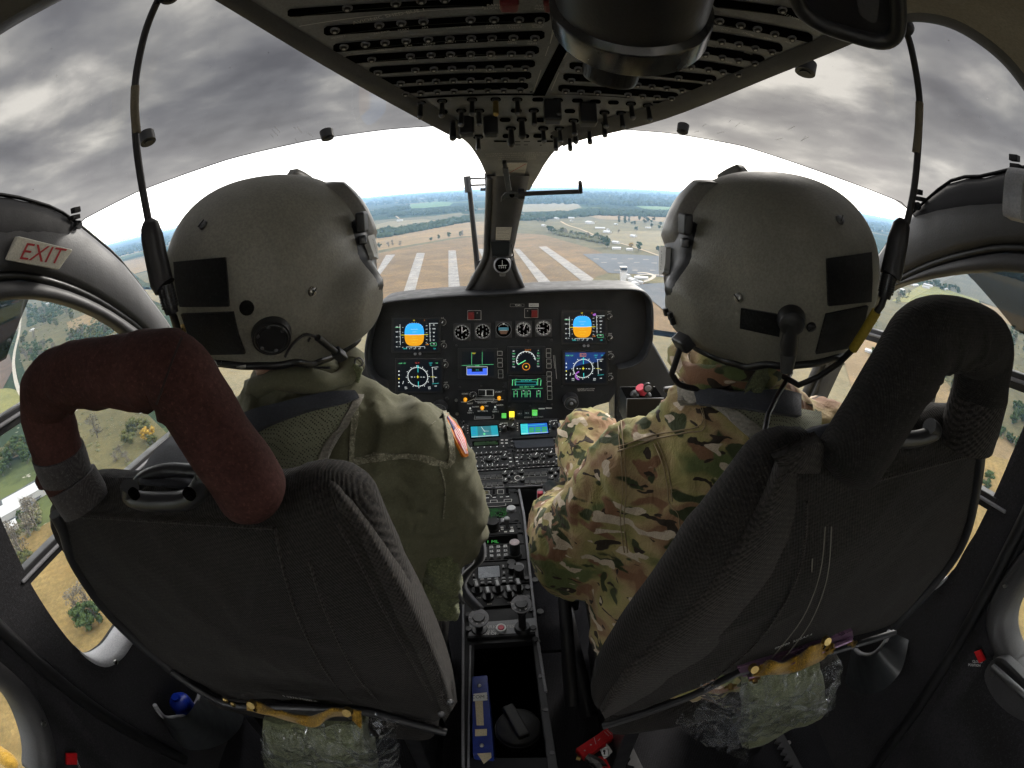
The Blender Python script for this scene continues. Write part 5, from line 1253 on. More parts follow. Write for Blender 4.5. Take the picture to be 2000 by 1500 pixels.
mb = MB(); mb.tube([cc+V((0, 0, -.04)), cc+V((0, 0, -.004)), cc, cc+V((0, 0, .001))], [.044, .044, .041, .01], M['capg'], 36); mb.tube([cc+V((0, 0, -.02)), cc+V((0, 0, -.012))], [.0465, .0465], M['capg'], 36); mb.build('cap_body', cap)
mb = MB(); mb.bar(cc+V((-.020, .042, .010)), cc+V((.012, -.030, .010)), .024, .020, M['capg']); mb.build('grip_bar', cap, .004, 3)

# ------------------------------------------------------------------ pilot seats
SEP = Plane((0, .30, -.2), (0, -.5, -.06))
def cushion(mb, outline, pl, prof, m, dome=.012, n=110):
    """Padded slab: outline on a plane, prof = (outset, depth away from the viewer) rings."""
    P = resample([(q[0], q[1], 0) for q in outline+outline[:1]], n+1)[:-1]
    P = [pl.P(p.x, p.y) for p in P]; k = len(P)
    # smooth the outline a little
    for _ in range(3): P = [(P[i-1]+P[i]*2+P[(i+1) % k])/4 for i in range(k)]
    C_ = sum(P, V())/k
    outn = []
    for i in range(k):
        t = (P[(i+1) % k]-P[i-1]).normalized(); o = t.cross(pl.n).normalized()
        if o.dot(P[i]-C_) < 0: o = -o
        outn.append(o)
    if sum(o.dot(p-C_) for o, p in zip(outn, P)) < 0: outn = [-o for o in outn]
    rings = []
    for f in [k/14 for k in range(1, 14)]: rings.append([C_.lerp(p, f)+pl.n*dome*(1-f*f) for p in P])
    for o, d in prof: rings.append([p+q*o-pl.n*d for p, q in zip(P, outn)])
    vs = [C_+pl.n*dome]; fs = []
    for r in rings: vs += r
    fs += [(0, 1+i, 1+(i+1) % k) for i in range(k)]
    for a in range(len(rings)-1): fs += [(1+a*k+i, 1+(a+1)*k+i, 1+(a+1)*k+(i+1) % k, 1+a*k+(i+1) % k) for i in range(k)]
    fs.append(tuple(1+(len(rings)-1)*k+i for i in range(k)))
    mb.add(vs, fs, m, True)
PROF = [(0, 0), (.006, .004), (.015, .014), (.020, .030), (.016, .050), (.004, .066), (-.02, .072)]
def seam(mb, pts, pl, m, r=.0011, off=.0035): mb.tube([pl.P(q[0], q[1], off) for q in cr2(pts, 5)], r, m, 5)
def guide(parent, pts, c1, c2, dz=0):
    """Shoulder strap guide: an open ring of black plastic."""
    b = MB(); b.tube(cr(pts, 5), .0085, M['black'], 10); b.tube([c1, c2], .006, M['black'], 8)
    return b.build('strap_guide', parent)
def hoop_tube(path, r, m, wr_amp, seedv, name, parent, corners=()):
    p = cr(path, 10); p = resample(p, 130); n = 36; mb = MB()
    rl = [r*(1-.5*max(0, 1-i/7)**2.5-.5*max(0, 1-(129-i)/7)**2.5) for i in range(130)]
    mb.tube(p, rl, m, n, True)
    me = mb.mesh(name)
    def f(c, nn):
        a = noise.noise(c*30+V((seedv, 0, 0)))*.5+max(0, 1-abs(noise.noise(V((c.x*17+c.z*17, c.y*8, (c.z-c.x)*9+seedv))))*4)*.5+noise.noise(c*9+V((0, seedv, 0)))*.8
        for k in corners:
            v = c-k; d = v.length; g_ = math.atan2(v.z, v.x)+noise.noise(c*14)*.5
            a += (max(0, math.sin(g_*5.2+seedv))**2*1.6-.4)*math.exp(-(d/.043)**2)
        return a*wr_amp*.62
    displace(me, f); return link(name, me, parent)
# left seat, maroon padded hoop
ls = thing('pilot_seat', 'dark knit pilot seat with maroon padded hoop, behind the olive suited person', 'seat', (-.37, .45, -1.15), 'pilot seats')
LB = [(95, 1020), (112, 998), (170, 992), (300, 1000), (420, 1006), (540, 1012), (620, 1002), (660, 1000), (690, 1045), (726, 1120), (770, 1210), (812, 1290), (848, 1360), (868, 1412), (800, 1402), (620, 1362), (520, 1364), (430, 1362), (330, 1305), (215, 1205), (135, 1090)]
def sag(o, sd):
    displace(o.data, lambda c, n: .0045*noise.noise(c*9+V((sd, 0, 0)))+.0028*max(0, 1-abs(noise.noise(V((c.x*16, c.z*9, sd))))*4))
mb = MB(); cushion(mb, LB, SEP, PROF, M['seat']); sag(mb.build('seat_back', ls), 1)
mb = MB()
B1 = cr2([(618, 921), (655, 930), (690, 950), (732, 992), (790, 1078), (845, 1190), (880, 1290), (893, 1370)], 5); B0 = cr2([(600, 1004), (635, 1001), (664, 1006), (702, 1068), (745, 1160), (800, 1265), (845, 1355), (868, 1412)], 5)
rows = []
for a, b in zip(B0, B1):
    row = []
    for i in range(9):
        t = i/8; q = (a[0]+(b[0]-a[0])*t, a[1]+(b[1]-a[1])*t); row.append(at(q[0], q[1], 'y', SEP.P(*q).y + .004 - .012*math.sin(math.pi*t) + .075*t**3))
    rows.append(row)
rows = [[p+V((0, .028*max(0, 1-k/9), 0)) for p in r_] for k, r_ in enumerate(rows)]
mb.grid(rows, M['seat2']); mb.build('side_bolster', ls)
mb = MB()
for pts in ([(125, 996), (300, 1004), (420, 1010), (540, 1016)], [(545, 1016), (560, 1100), (590, 1200), (640, 1300), (690, 1362)], [(662, 1002), (700, 1068), (745, 1160), (800, 1265), (845, 1355)], [(610, 1080), (640, 1180), (690, 1290), (740, 1360)]):
    seam(mb, pts, SEP, M['seat2'], .0016, .010)
mb.build('seam_piping', ls)
mb = MB(); mb.tube([SEP.P(x, y, .004) for x, y in cr2([(110, 1000), (128, 1035), (150, 1100), (220, 1200), (330, 1300), (430, 1360)], 5)], .009, M['black'], 8); mb.build('shell_edge', ls)
hp = [at(x, y, 'y', .300) for x, y in [(518, 998), (470, 925), (420, 850), (372, 775)]] + [at(x, y, 'y', .296) for x, y in [(345, 734), (330, 722), (305, 721), (260, 723), (200, 728), (130, 738), (104, 752)]] + [at(x, y, 'y', .30) for x, y in [(90, 780), (98, 835), (115, 895), (135, 945), (162, 990)]]
hoop_tube(hp, .0315, M['maroon'], .0048, 1.0, 'padded_hoop', ls, [at(296, 806, 'y', .29), at(152, 806, 'y', .29)])
HT = bvh(bpy.data.objects['padded_hoop'].data)
mb = MB(); patch(mb, HT, cr2([(304, 788), (314, 762), (334, 705), (352, 660)], 4), cr2([(308, 789), (318, 763), (338, 706), (357, 661)], 4), mat('seam_dark_maroon', (.018, .008, .007), .9), 3, 18, .0012, .001); mb.build('hoop_seam', ls, fix=False)  # narrow dark maroon seam strip across the hoop corner
for (a, b) in (((112, 880), (128, 925)), ((140, 938), (168, 985))):
    mb = MB(); p0, p1 = at(*a, 'y', .30), at(*b, 'y', .30); mb.tube([p0, p0.lerp(p1, .5), p1], [.0338, .0342, .0335], M['band'], 26); mb.build('hook_band', ls, .001)
mb = MB(); mb.tube([at(x, y, 'y', .275) for x, y in cr2([(92, 915), (82, 930), (80, 945), (95, 940), (100, 930)], 4)], .007, M['maroon'], 8); mb.build('tie_knot', ls)
g = [at(x, y, 'y', yy) for x, y, yy in [(262, 968, .30), (250, 975, .285), (262, 962, .29), (300, 930, .31)]]
mb = MB(); mb.tube([at(x, y, 'y', .285) for x, y in cr2([(254, 950), (254, 968), (275, 978), (325, 980), (362, 976), (385, 962), (402, 930), (392, 922)], 5)], .0095, M['black'], 12)
mb.tube([at(x, y, 'y', .315) for x, y in cr2([(262, 955), (285, 930), (330, 918), (392, 922)], 4)], .007, M['black'], 10)
for q in ((264, 962), (372, 962)): c = at(*q, 'y', .272); mb.cyl(c, c+V((.0, -.004, 0)), .006, M['hole'], None, 12)
mb.build('strap_guide', ls)
mb = MB()
sa = [(300, 950, .298), (330, 905, .36), (350, 880, .40), (420, 845, .46)]; wd = [34, 36, 34, 30]
mb.grid([[at(x+dx, y+dx*.10, 'y', yy) for dx in (-w, -w*.5, 0, w*.5, w)] for (x, y, yy), w in zip([(322, 952, .30), (328, 930, .325), (338, 905, .35), (352, 880, .38), (375, 858, .42)], [50, 50, 46, 42, 38])], M['web'])
o = mb.build('shoulder_strap', ls); md = o.modifiers.new('s', 'SOLIDIFY'); md.thickness = .003
def seat_base(t, x):
    b = MB(); b.box((x, .62, -.78), .46, .50, .09, M['seat']); b.build('seat_cushion', t, .03, 3)
    for sx in (-.17, .17): b = MB(); b.box((x+sx, .60, -.98), .03, .40, .32, M['black']); b.build('seat_leg', t, .004)
seat_base(ls, -.37)
mb = MB(); mb.tube([at(x, y, 'y', .345) for x, y in cr2([(335, 1312), (440, 1374), (560, 1382), (700, 1388), (800, 1412), (870, 1430)], 5)], .007, M['black'], 10)
for q in ((440, 1368), (455, 1376), (880, 1372), (862, 1395)): c = at(*q, 'y', .335); mb.ell(c, .005, .004, .007, M['brass'] if q[0] < 500 else M['dsteel'], None, 12, 8)
pb = [SEP.P(520, 1366, .012), SEP.P(690, 1378, .012), SEP.P(690, 1396, .012), SEP.P(520, 1388, .012)]
mb.prism(pb, -SEP.n*.006, M['black'])
mb.ptext(Plane(pb[0]+SEP.n*.0005, SEP.n), 'S 0370 70001.4', 585, 1364, .009, M['dim'], .0005); mb.build('lower_rail', ls, .001)
# right seat, black knit hoop
rs_ = thing('pilot_seat', 'dark knit pilot seat with black padded hoop, behind the camouflage suited person', 'seat', (.37, .45, -1.15), 'pilot seats')
RB = [(1508, 935), (1552, 905), (1620, 928), (1700, 915), (1790, 878), (1860, 850), (1905, 846), (1918, 880), (1900, 985), (1872, 1075), (1800, 1165), (1742, 1222), (1600, 1262), (1440, 1300), (1350, 1345), (1250, 1385), (1182, 1404), (1172, 1372), (1205, 1312), (1290, 1210), (1375, 1108), (1450, 1010)]
mb = MB(); cushion(mb, RB, SEP, [(0, 0), (.006, .004), (.013, .014), (.016, .028), (.012, .044), (.002, .056), (-.02, .06)], M['seat']); sag(mb.build('seat_back', rs_), 4)
mb = MB()
B1 = cr2([(1500, 885), (1440, 960), (1380, 1040), (1300, 1135), (1210, 1235), (1178, 1290), (1164, 1372)], 5); B0 = cr2([(1556, 912), (1552, 1010), (1520, 1110), (1450, 1215), (1370, 1295), (1270, 1355), (1182, 1404)], 5)
rows = []
for a, b in zip(B0, B1):
    row = []
    for i in range(11):
        t = i/10; q = (a[0]+(b[0]-a[0])*t, a[1]+(b[1]-a[1])*t); row.append(at(q[0], q[1], 'y', SEP.P(*q).y - .006 - .016*math.sin(math.pi*min(t*1.2, 1)) + .07*t**3))
    rows.append(row)
mb.grid(rows, M['seat2']); mb.build('side_bolster', rs_)
mb = MB()
for pts in ([(1562, 960), (1560, 1050), (1535, 1140), (1470, 1240), (1390, 1310)], [(1600, 1010), (1592, 1100), (1560, 1190), (1500, 1270)], [(1612, 1010), (1606, 1110), (1575, 1200), (1520, 1276)], [(1660, 930), (1760, 905), (1880, 875)]):
    seam(mb, pts, SEP, M['thread'] if pts[0][0] in (1600, 1612) else M['seat2'], .0007 if pts[0][0] in (1600, 1612) else .0016, .014)
mb.tube([SEP.P(x, y, .012) for x, y in [(1578, 1075), (1577, 1100), (1580, 1112), (1588, 1113)]], .0008, M['thread'], 5)
mb.build('seam_piping', rs_)
mb = MB(); mb.tube([SEP.P(x, y, .002) for x, y in cr2([(1915, 860), (1905, 950), (1882, 1050), (1830, 1130), (1745, 1222)], 5)], .008, M['black'], 8); mb.build('shell_edge', rs_)
hp = [at(x, y, 'y', .285) for x, y in [(1636, 930), (1668, 885), (1705, 825), (1745, 760), (1785, 695)]] + [at(x, y, 'y', .285) for x, y in [(1806, 662), (1832, 652), (1870, 652), (1905, 664)]] + [at(x, y, 'y', .29) for x, y in [(1924, 690), (1918, 740), (1908, 800), (1892, 850), (1880, 880)]]
hoop_tube(hp, .0320, M['knit'], .0035, 5.0, 'padded_hoop', rs_, [at(1835, 730, 'y', .28), at(1880, 705, 'y', .28)])
mb = MB(); p0, p1 = at(1914, 770, 'y', .29), at(1886, 862, 'y', .29); mb.tube([p0, p0.lerp(p1, .4), p1], [.0335, .0345, .0355], M['seat2'], 26); mb.build('hoop_cuff', rs_, .002)
mb = MB(); mb.tube([at(x, y, 'y', .30) for x, y in cr2([(1738, 850), (1752, 858), (1785, 858), (1815, 850), (1826, 842), (1815, 832)], 5)], .0085, M['black'], 12); mb.tube([at(x, y, 'y', .325) for x, y in cr2([(1740, 850), (1765, 828), (1790, 820), (1815, 832)], 4)], .007, M['black'], 10)
c = at(1757, 850, 'y', .287); mb.cyl(c, c+V((0, -.004, 0)), .006, M['dsteel'], None, 12); mb.build('strap_guide', rs_)
mb = MB(); W0 = cr2([(1500, 882), (1520, 910), (1512, 925)], 4); W1 = cr2([(1590, 842), (1612, 880), (1600, 925)], 4)
mb.grid([[at(a[0]+(b[0]-a[0])*t, a[1]+(b[1]-a[1])*t, 'y', SEP.P(a[0], a[1]).y-.012-.014*math.sin(math.pi*t)+(.03 if i < 2 else 0)) for t in [k/8 for k in range(9)]] for i, (a, b) in enumerate(zip(W0, W1))], M['seat2'])
mb.build('strap_sleeve', rs_)
mb = MB(); mb.grid([[at(a[0], a[1], 'y', y_) for a in r_] for r_, y_ in (([(1540, 858), (1590, 838)], .36), ([(1575, 850), (1620, 832)], .33), ([(1600, 862), (1650, 826)], .32))], M['web']); o = mb.build('shoulder_strap', rs_); o.modifiers.new('s', 'SOLIDIFY').thickness = .003
seat_base(rs_, .37)
mb = MB(); pr = [SEP.P(1436, 1292, .010), SEP.P(1660, 1222, .010), SEP.P(1662, 1236, .010), SEP.P(1448, 1312, .010)]
mb.prism(pr, -SEP.n*.008, M['purple']); mb.tube([SEP.P(x, y, .016) for x, y in [(1455, 1304), (1560, 1268), (1655, 1232)]], .0042, M['purple'], 8)
mb.ptext(Plane(pr[0]+SEP.n*.0006, SEP.n), '0N700  5J02A7.4', 1550, 1252, .008, M['label'], .0006, 17)
for q in ((1612, 1248), (1466, 1304), (1420, 1318), (1655, 1236)): c = SEP.P(*q, .016); mb.cyl(c, c+SEP.n*.01, .004, M['brass'], None, 10); mb.box(c+SEP.n*.004, .018, .003, .004, M['brass'])
mb.tube([SEP.P(x, y, .006) for x, y in [(1178, 1412), (1350, 1352), (1440, 1306), (1745, 1230)]], .006, M['black'], 8)
mb.build('lower_rail', rs_, .001)

# ------------------------------------------------------------------ persons
def body_frame(az):
    a = math.radians(az); f = V((math.sin(a), math.cos(a), 0)); r = V((math.cos(a), -math.sin(a), 0)); return r, f, V((0, 0, 1))
HA, HB, HC = .1255, .149, .133
def helm_r(az, th, mirror=1):
    """Surface of the helmet shell in its own axes; az 0 = face, th from the crown."""
    st, ct = math.sin(th), math.cos(th); sa, ca = math.sin(az), math.cos(az)
    d = V((st*sa, st*ca, ct)); e = 2.35
    k = (abs(d.x/HA)**e + abs(d.y/HB)**e + abs(d.z/HC)**e)**(-1/e)
    p = d*k
    side_ = 1 if sa > 0 else -1
    q = V((.965*side_, .10, -.42)).normalized(); ang = math.acos(max(-1, min(1, d.dot(q))))
    bul = sm(1-(ang-math.radians(13))/math.radians(20))
    p = p + V((side_*.024, .004, 0))*bul
    # hollow in front of and above the ear dome
    q2 = V((.9*side_, -.38, -.05)).normalized(); a2 = math.acos(max(-1, min(1, d.dot(q2))))
    p = p*(1-.040*sm(1-a2/math.radians(26))*(1-bul))
    # flatten low at the back
    p.y += .012*sm((-d.y-.5)*2)*sm((-d.z)*2.2)
    return p
def th_max(az):
    a = abs(math.degrees(az)); a = a if a <= 180 else 360-a
    pts = [(0, 88), (35, 92), (52, 108), (66, 134), (95, 141), (118, 137), (138, 126), (160, 123), (180, 122)]
    for (p, x), (q, y) in zip(pts, pts[1:]):
        if p <= a <= q: return math.radians(x+(y-x)*sm((a-p)/(q-p)))
    return math.radians(122)
def helmet(parent, c, az, tilt=0):
    r, f, u = body_frame(az)
    Rm = Matrix((r, f, u)).transposed() @ Matrix.Rotation(math.radians(tilt), 3, 'Y')
    nu, nv = 120, 54; mb = MB(); rows = []
    def W_(p): return c + Rm @ p
    for i in range(nv+1):
        rows.append([])
        for j in range(nu+1):
            a = -math.pi+2*math.pi*j/nu; rows[-1].append(W_(helm_r(a, max(th_max(a)*i/nv, .001))))
    rim = rows[-1]
    for k in (.97, .90, .82): rows.append([c.lerp(p, k)+(p-c)*0 + V((0, 0, (p-c).z*(1-k))) for p in rim])
    mb.grid(rows, M['helmet']); sh = mb.build('helmet', parent, fix=False)
    tree = bvh(sh.data)
    mb = MB(); mb.tube([p+V((0, 0, -.001)) for p in rim], .0055, M['gasket'], 8, False); mb.build('edge_roll', sh)
    # visor housing and its black track over the brow
    def shell(a0, a1, t0, t1, off, m, name, n=40, tt=None):
        b = MB(); rr_ = []
        for i in range(13):
            row = []
            for j in range(n+1):
                a = math.radians(a0+(a1-a0)*j/n); T0 = t0; T1 = t1 if tt is None else tt(math.degrees(a))
                t = math.radians(T0+(T1-T0)*i/12); p = helm_r(a, t); e = min(i, 12-i, 2)/2*min(min(j, n-j), 2)/2
                row.append(W_(p*(1+off*(e if e > 0 else 0)/p.length) if e > 0 else p*.995))
            rr_.append(row)
        b.grid(rr_, m); o = b.build(name, sh, fix=False); return o
    shell(-70, 70, 36, 78, .013, M['visor'], 'visor_housing', 48, lambda a: 96-abs(a)*.25)
    shell(-80, 80, 62, 100, .006, M['black'], 'visor_track', 48, lambda a: 112-abs(a)*.10)
    shell(-9, 9, 22, 44, .016, M['visor'], 'mount_block', 10)
    for s in (-1, 1):
        p = W_(helm_r(math.radians(s*76), math.radians(66))*1.09); b = MB(); Q = Rm @ Matrix.Rotation(math.radians(-s*76), 3, 'Z')
        b.box(p, .022, .012, .026, M['black'], Q); b.box(p - (Q @ V((0, 0, .023))), .010, .010, .012, M['dsteel'], Q); b.build('visor_knob', sh, .003)
    return sh, tree
def person(label, cat_loc, parts): pass
pl_ = thing('person', 'person in olive flight suit and grey helmet seated on the left, facing forward', 'person', (-.33, .5, -.74))
pr_ = thing('person', 'person in camouflage uniform and grey helmet seated on the right, facing forward', 'person', (.34, .5, -.74))
def hand(mb, w, d, up, m, s=1):
    """Five fingered hand closed lightly round a grip."""
    d = d.normalized(); up = (up-d*up.dot(d)).normalized(); sd = d.cross(up)*s
    mb.capsule(w-d*.01, w+d*.075+sd*.018, .026, .020, m, 10); mb.capsule(w, w+d*.075-sd*.020, .026, .018, m, 10)
    for i, (o, L_) in enumerate([(-.030, .062), (-.010, .072), (.010, .068), (.030, .052)]):
        a = w+d*.078+sd*o; b = a+d*L_*.45-up*.006; e = b-up*L_*.42+d*.008; g_ = e-up*L_*.10-d*L_*.26
        mb.capsule(a-d*.012, b, .0098, .0092, m, 8); mb.capsule(b, e, .0090, .0082, m, 8); mb.capsule(e, g_, .0080, .0070, m, 8)
    a = w+d*.018-sd*.026; b = a+d*.036-sd*.020-up*.012; mb.capsule(a, b, .0125, .0105, m, 8); mb.capsule(b, b+d*.026+sd*.006-up*.012, .0102, .0085, m, 8)
def head(mb, c, az, neck, m):
    r, f, u = body_frame(az)
    R_ = Matrix((r, f, u)).transposed()
    mb.ell(c+V((0, 0, .01)), .072, .092, .10, m, R_); mb.ell(c+f*.025+V((0, 0, -.065)), .055, .065, .055, m, R_)
    mb.capsule(c+f*.085+V((0, 0, .0)), c+f*.108+V((0, 0, -.030)), .010, .014, m, 8)           # nose
    mb.ell(c+f*.082+V((0, 0, -.068)), .026, .014, .011, m, R_)                                 # lips
    for s in (-1, 1):
        mb.ell(c+r*.073*s+V((0, 0, -.02)), .010, .022, .032, m, R_); mb.ell(c+f*.078+r*.031*s+V((0, 0, .014)), .014, .010, .009, m, R_)
    mb.capsule(c+V((0, 0, -.06))-f*.01, neck, .060, .048, m, 16)
def cloth_fold(amp, s, seedv, fine=.0015):
    def f(c, n):
        q = V((c.x*s*1.25+seedv, c.y*s*.8, c.z*s)); w = noise.noise(q*1.0+V((0, 0, noise.noise(q*.5)*1.5)))
        r = 1-abs(w)*2; v2 = noise.noise(V((c.x*s*2.6, c.y*s*1.8, c.z*s*2.2+seedv)))
        q3 = V((c.x*s*2.1+seedv, c.y*s*1.2, (c.z+c.x*.6)*s*2.6)); r3 = 1-abs(noise.noise(q3))*2.6
        return (max(r, -.4)*.6 + v2*.3 + max(r3, 0)**1.5*.45)*amp - amp*.35 + noise.noise(c*70)*fine
    return f
# -- left person: olive suit
HL, HR = dist(533, 537, .683), dist(1505, 531, .683)
sk = MB(); head(sk, HL+V((.005, .02, -.03)), 13, V((-.31, .60, -.27)), M['skin'])
sk.capsule(V((-.33, .56, -.62)), V((-.32, .60, -.40)), .085, .06, M['skin']); 
for s, sh_, el, wr_ in ((1, (-.15, .60, -.37), (-.115, .63, -.53), (-.27, .93, -.67)), (-1, (-.50, .60, -.37), (-.57, .66, -.56), (-.55, .92, -.70))):
    sk.capsule(V((-.32, .59, -.37)), V(sh_), .05, .05, M['skin']); sk.capsule(V(sh_), V(el), .045, .038, M['skin']); sk.capsule(V(el), V(wr_), .038, .027, M['skin']); hand(sk, V(wr_)+(V(wr_)-V(el)).normalized()*.02, V(wr_)-V(el), V((0, 0, 1)), M['skin'], s)
def gloved(me, m):
    me.materials.append(m)
    for p in me.polygons:
        if p.center.y > .84 and p.center.z < -.5: p.material_index = 1
    return me
link('body', gloved(remesh(sk, .0055, 4), M['glove']), pl_)
su = MB(); m_ = M['olive']
su.ell((-.325, .565, -.50), .195, .115, .24, m_); su.ell((-.325, .57, -.42), .205, .115, .15, m_); su.ell((-.33, .52, -.70), .19, .15, .11, m_)
su.capsule((-.49, .59, -.375), (-.155, .60, -.365), .085, .086, m_); su.capsule((-.44, .585, -.335), (-.305, .60, -.275), .05, .07, m_); su.capsule((-.17, .60, -.335), (-.30, .60, -.275), .055, .07, m_)
su.capsule((-.315, .59, -.31), (-.303, .607, -.252), .095, .069, m_); su.capsule((-.135, .60, -.385), (-.118, .61, -.50), .080, .074, m_); su.capsule((-.118, .61, -.50), (-.24, .88, -.645), .072, .048, m_)
su.capsule((-.51, .60, -.385), (-.565, .64, -.54), .080, .070, m_); su.capsule((-.565, .64, -.54), (-.55, .89, -.685), .066, .048, m_)
for s, hx, kx in ((-1, -.43, -.50), (1, -.24, -.20)):
    su.capsule((hx, .54, -.70), (kx, 1.0, -.62), .092, .072, m_); su.capsule((kx, 1.0, -.62), (kx-.01, 1.18, -1.02), .070, .055, m_)
me = remesh(su, .0075, 5); displace(me, cloth_fold(.0125, 12.5, 2.0))
suit = link('flight_suit', me, pl_); T = bvh(me)
def shoes(p, xs, m):
    for x in xs:
        b = MB(); b.capsule((x, 1.17, -1.10), (x, 1.32, -1.125), .048, .038, m, 12); b.build('boot', p)
shoes(pl_, (-.51, -.21), M['black'])
def seamline(parent, tree, pts, w, m, name, off=.0040):
    b = MB(); p = resample([(q[0], q[1], 0) for q in cr2(pts, 5)], 26); A = []; B = []
    for i, q in enumerate(p):
        t = (p[min(i+1, 25)]-p[max(i-1, 0)]).normalized(); n_ = V((-t.y, t.x, 0))*w/2; A.append((q.x+n_.x, q.y+n_.y)); B.append((q.x-n_.x, q.y-n_.y))
    patch(b, tree, A, B, m, 4, 26, off, .0012); return b.build(name, parent, fix=False)
cl = MB(); c = V((-.298, .615, -.236)); e1, e2 = V((1, 0, .06)).normalized(), V((0, 1, -.12)).normalized()
cl.tube([c+e1*(.074*math.cos(t))+e2*(.072*math.sin(t))+V((0, 0, .010*math.sin(3*t))) for t in [2*math.pi*k/40 for k in range(41)]], [.0155+.003*math.sin(5*k*.157+1) for k in range(41)], M['olive'], 14, False)
me = cl.mesh('collar'); displace(me, cloth_fold(.005, 34, 1.0)); link('collar', me, suit)
b = MB(); patch(b, T, [(545, 800), (470, 850), (440, 900), (450, 945)], [(697, 777), (672, 822), (646, 868), (618, 935)], M['net'], 16, 18, .008, .003, 3); vest = b.build('vest', pl_, fix=False)
b = MB(); patch(b, T, [(690, 774), (662, 820), (636, 866), (606, 935)], [(709, 777), (683, 826), (655, 874), (624, 935)], M['webl'], 6, 22, .0125, .004, 2); b.build('vest_edge_tape', vest, fix=False)
b = MB(); patch(b, T, [(420, 850), (490, 805), (560, 782), (630, 772), (694, 774)], [(430, 925), (495, 862), (565, 826), (635, 804), (702, 786)], M['web'], 8, 24, .018, .004, 8); b.build('harness_strap', pl_, fix=False)
for pts in ([(696, 783), (690, 840), (684, 906)], [(684, 906), (750, 893), (810, 893), (874, 910)], [(868, 806), (876, 850), (880, 890), (874, 912)]): seamline(suit, T, pts, 11, M['oliveseam'], 'seam')
for pts in ([(856, 908), (868, 950), (866, 1010)], [(690, 790), (683, 900)], [(690, 898), (750, 886), (870, 902)]): seamline(suit, T, pts, 3, M['oliveseam'], 'seam', .0034)
b = MB(); FA = [(866, 812), (879, 846), (889, 868), (902, 893)]; FB = [(872, 812), (896, 838), (906, 862), (910, 890)]
patch(b, T, FA, FB, M['orange'], 8, 10, .004, .002); fl = b.build('flag_patch', suit, fix=False)
def lerp2(A, B, t): return [(a[0]+(b[0]-a[0])*t, a[1]+(b[1]-a[1])*t) for a, b in zip(A, B)]
Ai, Bi = lerp2(FA, FB, .16), lerp2(FA, FB, .9)
Ai = [(Ai[0][0]+2, Ai[0][1]+6)]+Ai[1:-1]+[(Ai[-1][0], Ai[-1][1]-7)]; Bi = [(Bi[0][0]+2, Bi[0][1]+6)]+Bi[1:-1]+[(Bi[-1][0], Bi[-1][1]-6)]
b = MB()
for i in range(9): patch(b, T, lerp2(Ai, Bi, i/9), lerp2(Ai, Bi, (i+1)/9), M['flagred'] if i % 2 == 0 else M['flagwhite'], 2, 8, .0048, .001)
patch(b, T, lerp2(Ai, Bi, 0)[:2], lerp2(Ai, Bi, .4)[:2], M['flagblue'], 3, 4, .0054, .001)
b.build('flag_stripes', fl, fix=False)
# belt gear at the hip
gr = MB(); 
for a, b_, r0, r1, m_ in [((858, 1100), (876, 1160), .035, .022, M['pouch']), ((845, 1140), (868, 1185), .026, .024, M['pouch']), ((866, 1170), (885, 1200), .020, .012, M['pouch']), ((866, 1085), (884, 1140), .020, .012, M['pouch']), ((880, 1075), (888, 1130), .010, .008, M['pouch'])]:
    gr.capsule(at(*a, 'y', .56), at(*b_, 'y', .56), r0, r1, m_)
gm = remesh(gr, .004, 2); displace(gm, cloth_fold(.006, 40, 3.0)); gear = link('belt_pouch', gm, pl_)
b = MB(); b.tube([at(x, y, 'y', .60) for x, y in cr2([(882, 1072), (893, 1056), (893, 1068), (884, 1072), (880, 1062)], 4)], .0024, M['steel'], 8); b.tube([at(x, y, 'y', .55) for x, y in [(868, 1078), (884, 1110), (880, 1135), (896, 1160), (905, 1178)]], .0035, M['dsteel'], 8); b.build('metal_clip', pl_)
b = MB(); A_ = cr2([(902, 1030), (925, 1042), (938, 1065), (936, 1095), (912, 1120), (902, 1150), (935, 1190)], 4); 
b.grid([[at(x-9, y+2, 'y', .66), at(x, y, 'y', .645), at(x+9, y-3, 'y', .66)] for x, y in A_], M['web']); o = b.build('lap_strap', ls); o.modifiers.new('s', 'SOLIDIFY').thickness = .002
# -- right person: camouflage
sk = MB(); head(sk, HR+V((-.005, .02, -.03)), -19, V((.32, .60, -.27)), M['skinred'])
sk.capsule(V((.34, .56, -.62)), V((.33, .60, -.40)), .085, .06, M['skinred'])
for s, sh_, el, wr_ in ((-1, (.19, .60, -.43), (.095, .64, -.60), (.105, .92, -.69)), (1, (.51, .60, -.37), (.57, .66, -.56), (.42, .95, -.68))):
    sk.capsule(V((.33, .59, -.37)), V(sh_), .05, .05, M['skinred']); sk.capsule(V(sh_), V(el), .045, .038, M['skinred']); sk.capsule(V(el), V(wr_), .038, .027, M['skinred']); hand(sk, V(wr_)+(V(wr_)-V(el)).normalized()*.02, V(wr_)-V(el), V((0, 0, 1)), M['skinred'], s)
link('body', gloved(remesh(sk, .0055, 4), M['black']), pr_)
su = MB(); m_ = M['camo']
su.ell((.335, .565, -.50), .195, .115, .24, m_); su.ell((.34, .57, -.44), .195, .115, .13, m_); su.ell((.32, .52, -.68), .20, .15, .13, m_); su.ell((.22, .54, -.62), .10, .11, .12, m_)
su.capsule((.50, .59, -.385), (.195, .60, -.405), .085, .082, m_); su.capsule((.45, .585, -.345), (.315, .60, -.285), .05, .066, m_); su.capsule((.22, .60, -.37), (.31, .60, -.285), .05, .064, m_)
su.capsule((.325, .59, -.315), (.314, .607, -.256), .095, .069, m_); su.capsule((.185, .60, -.410), (.105, .63, -.585), .080, .080, m_); su.capsule((.105, .63, -.60), (.085, .80, -.655), .080, .058, m_); su.capsule((.085, .80, -.655), (.10, .88, -.685), .056, .048, m_)
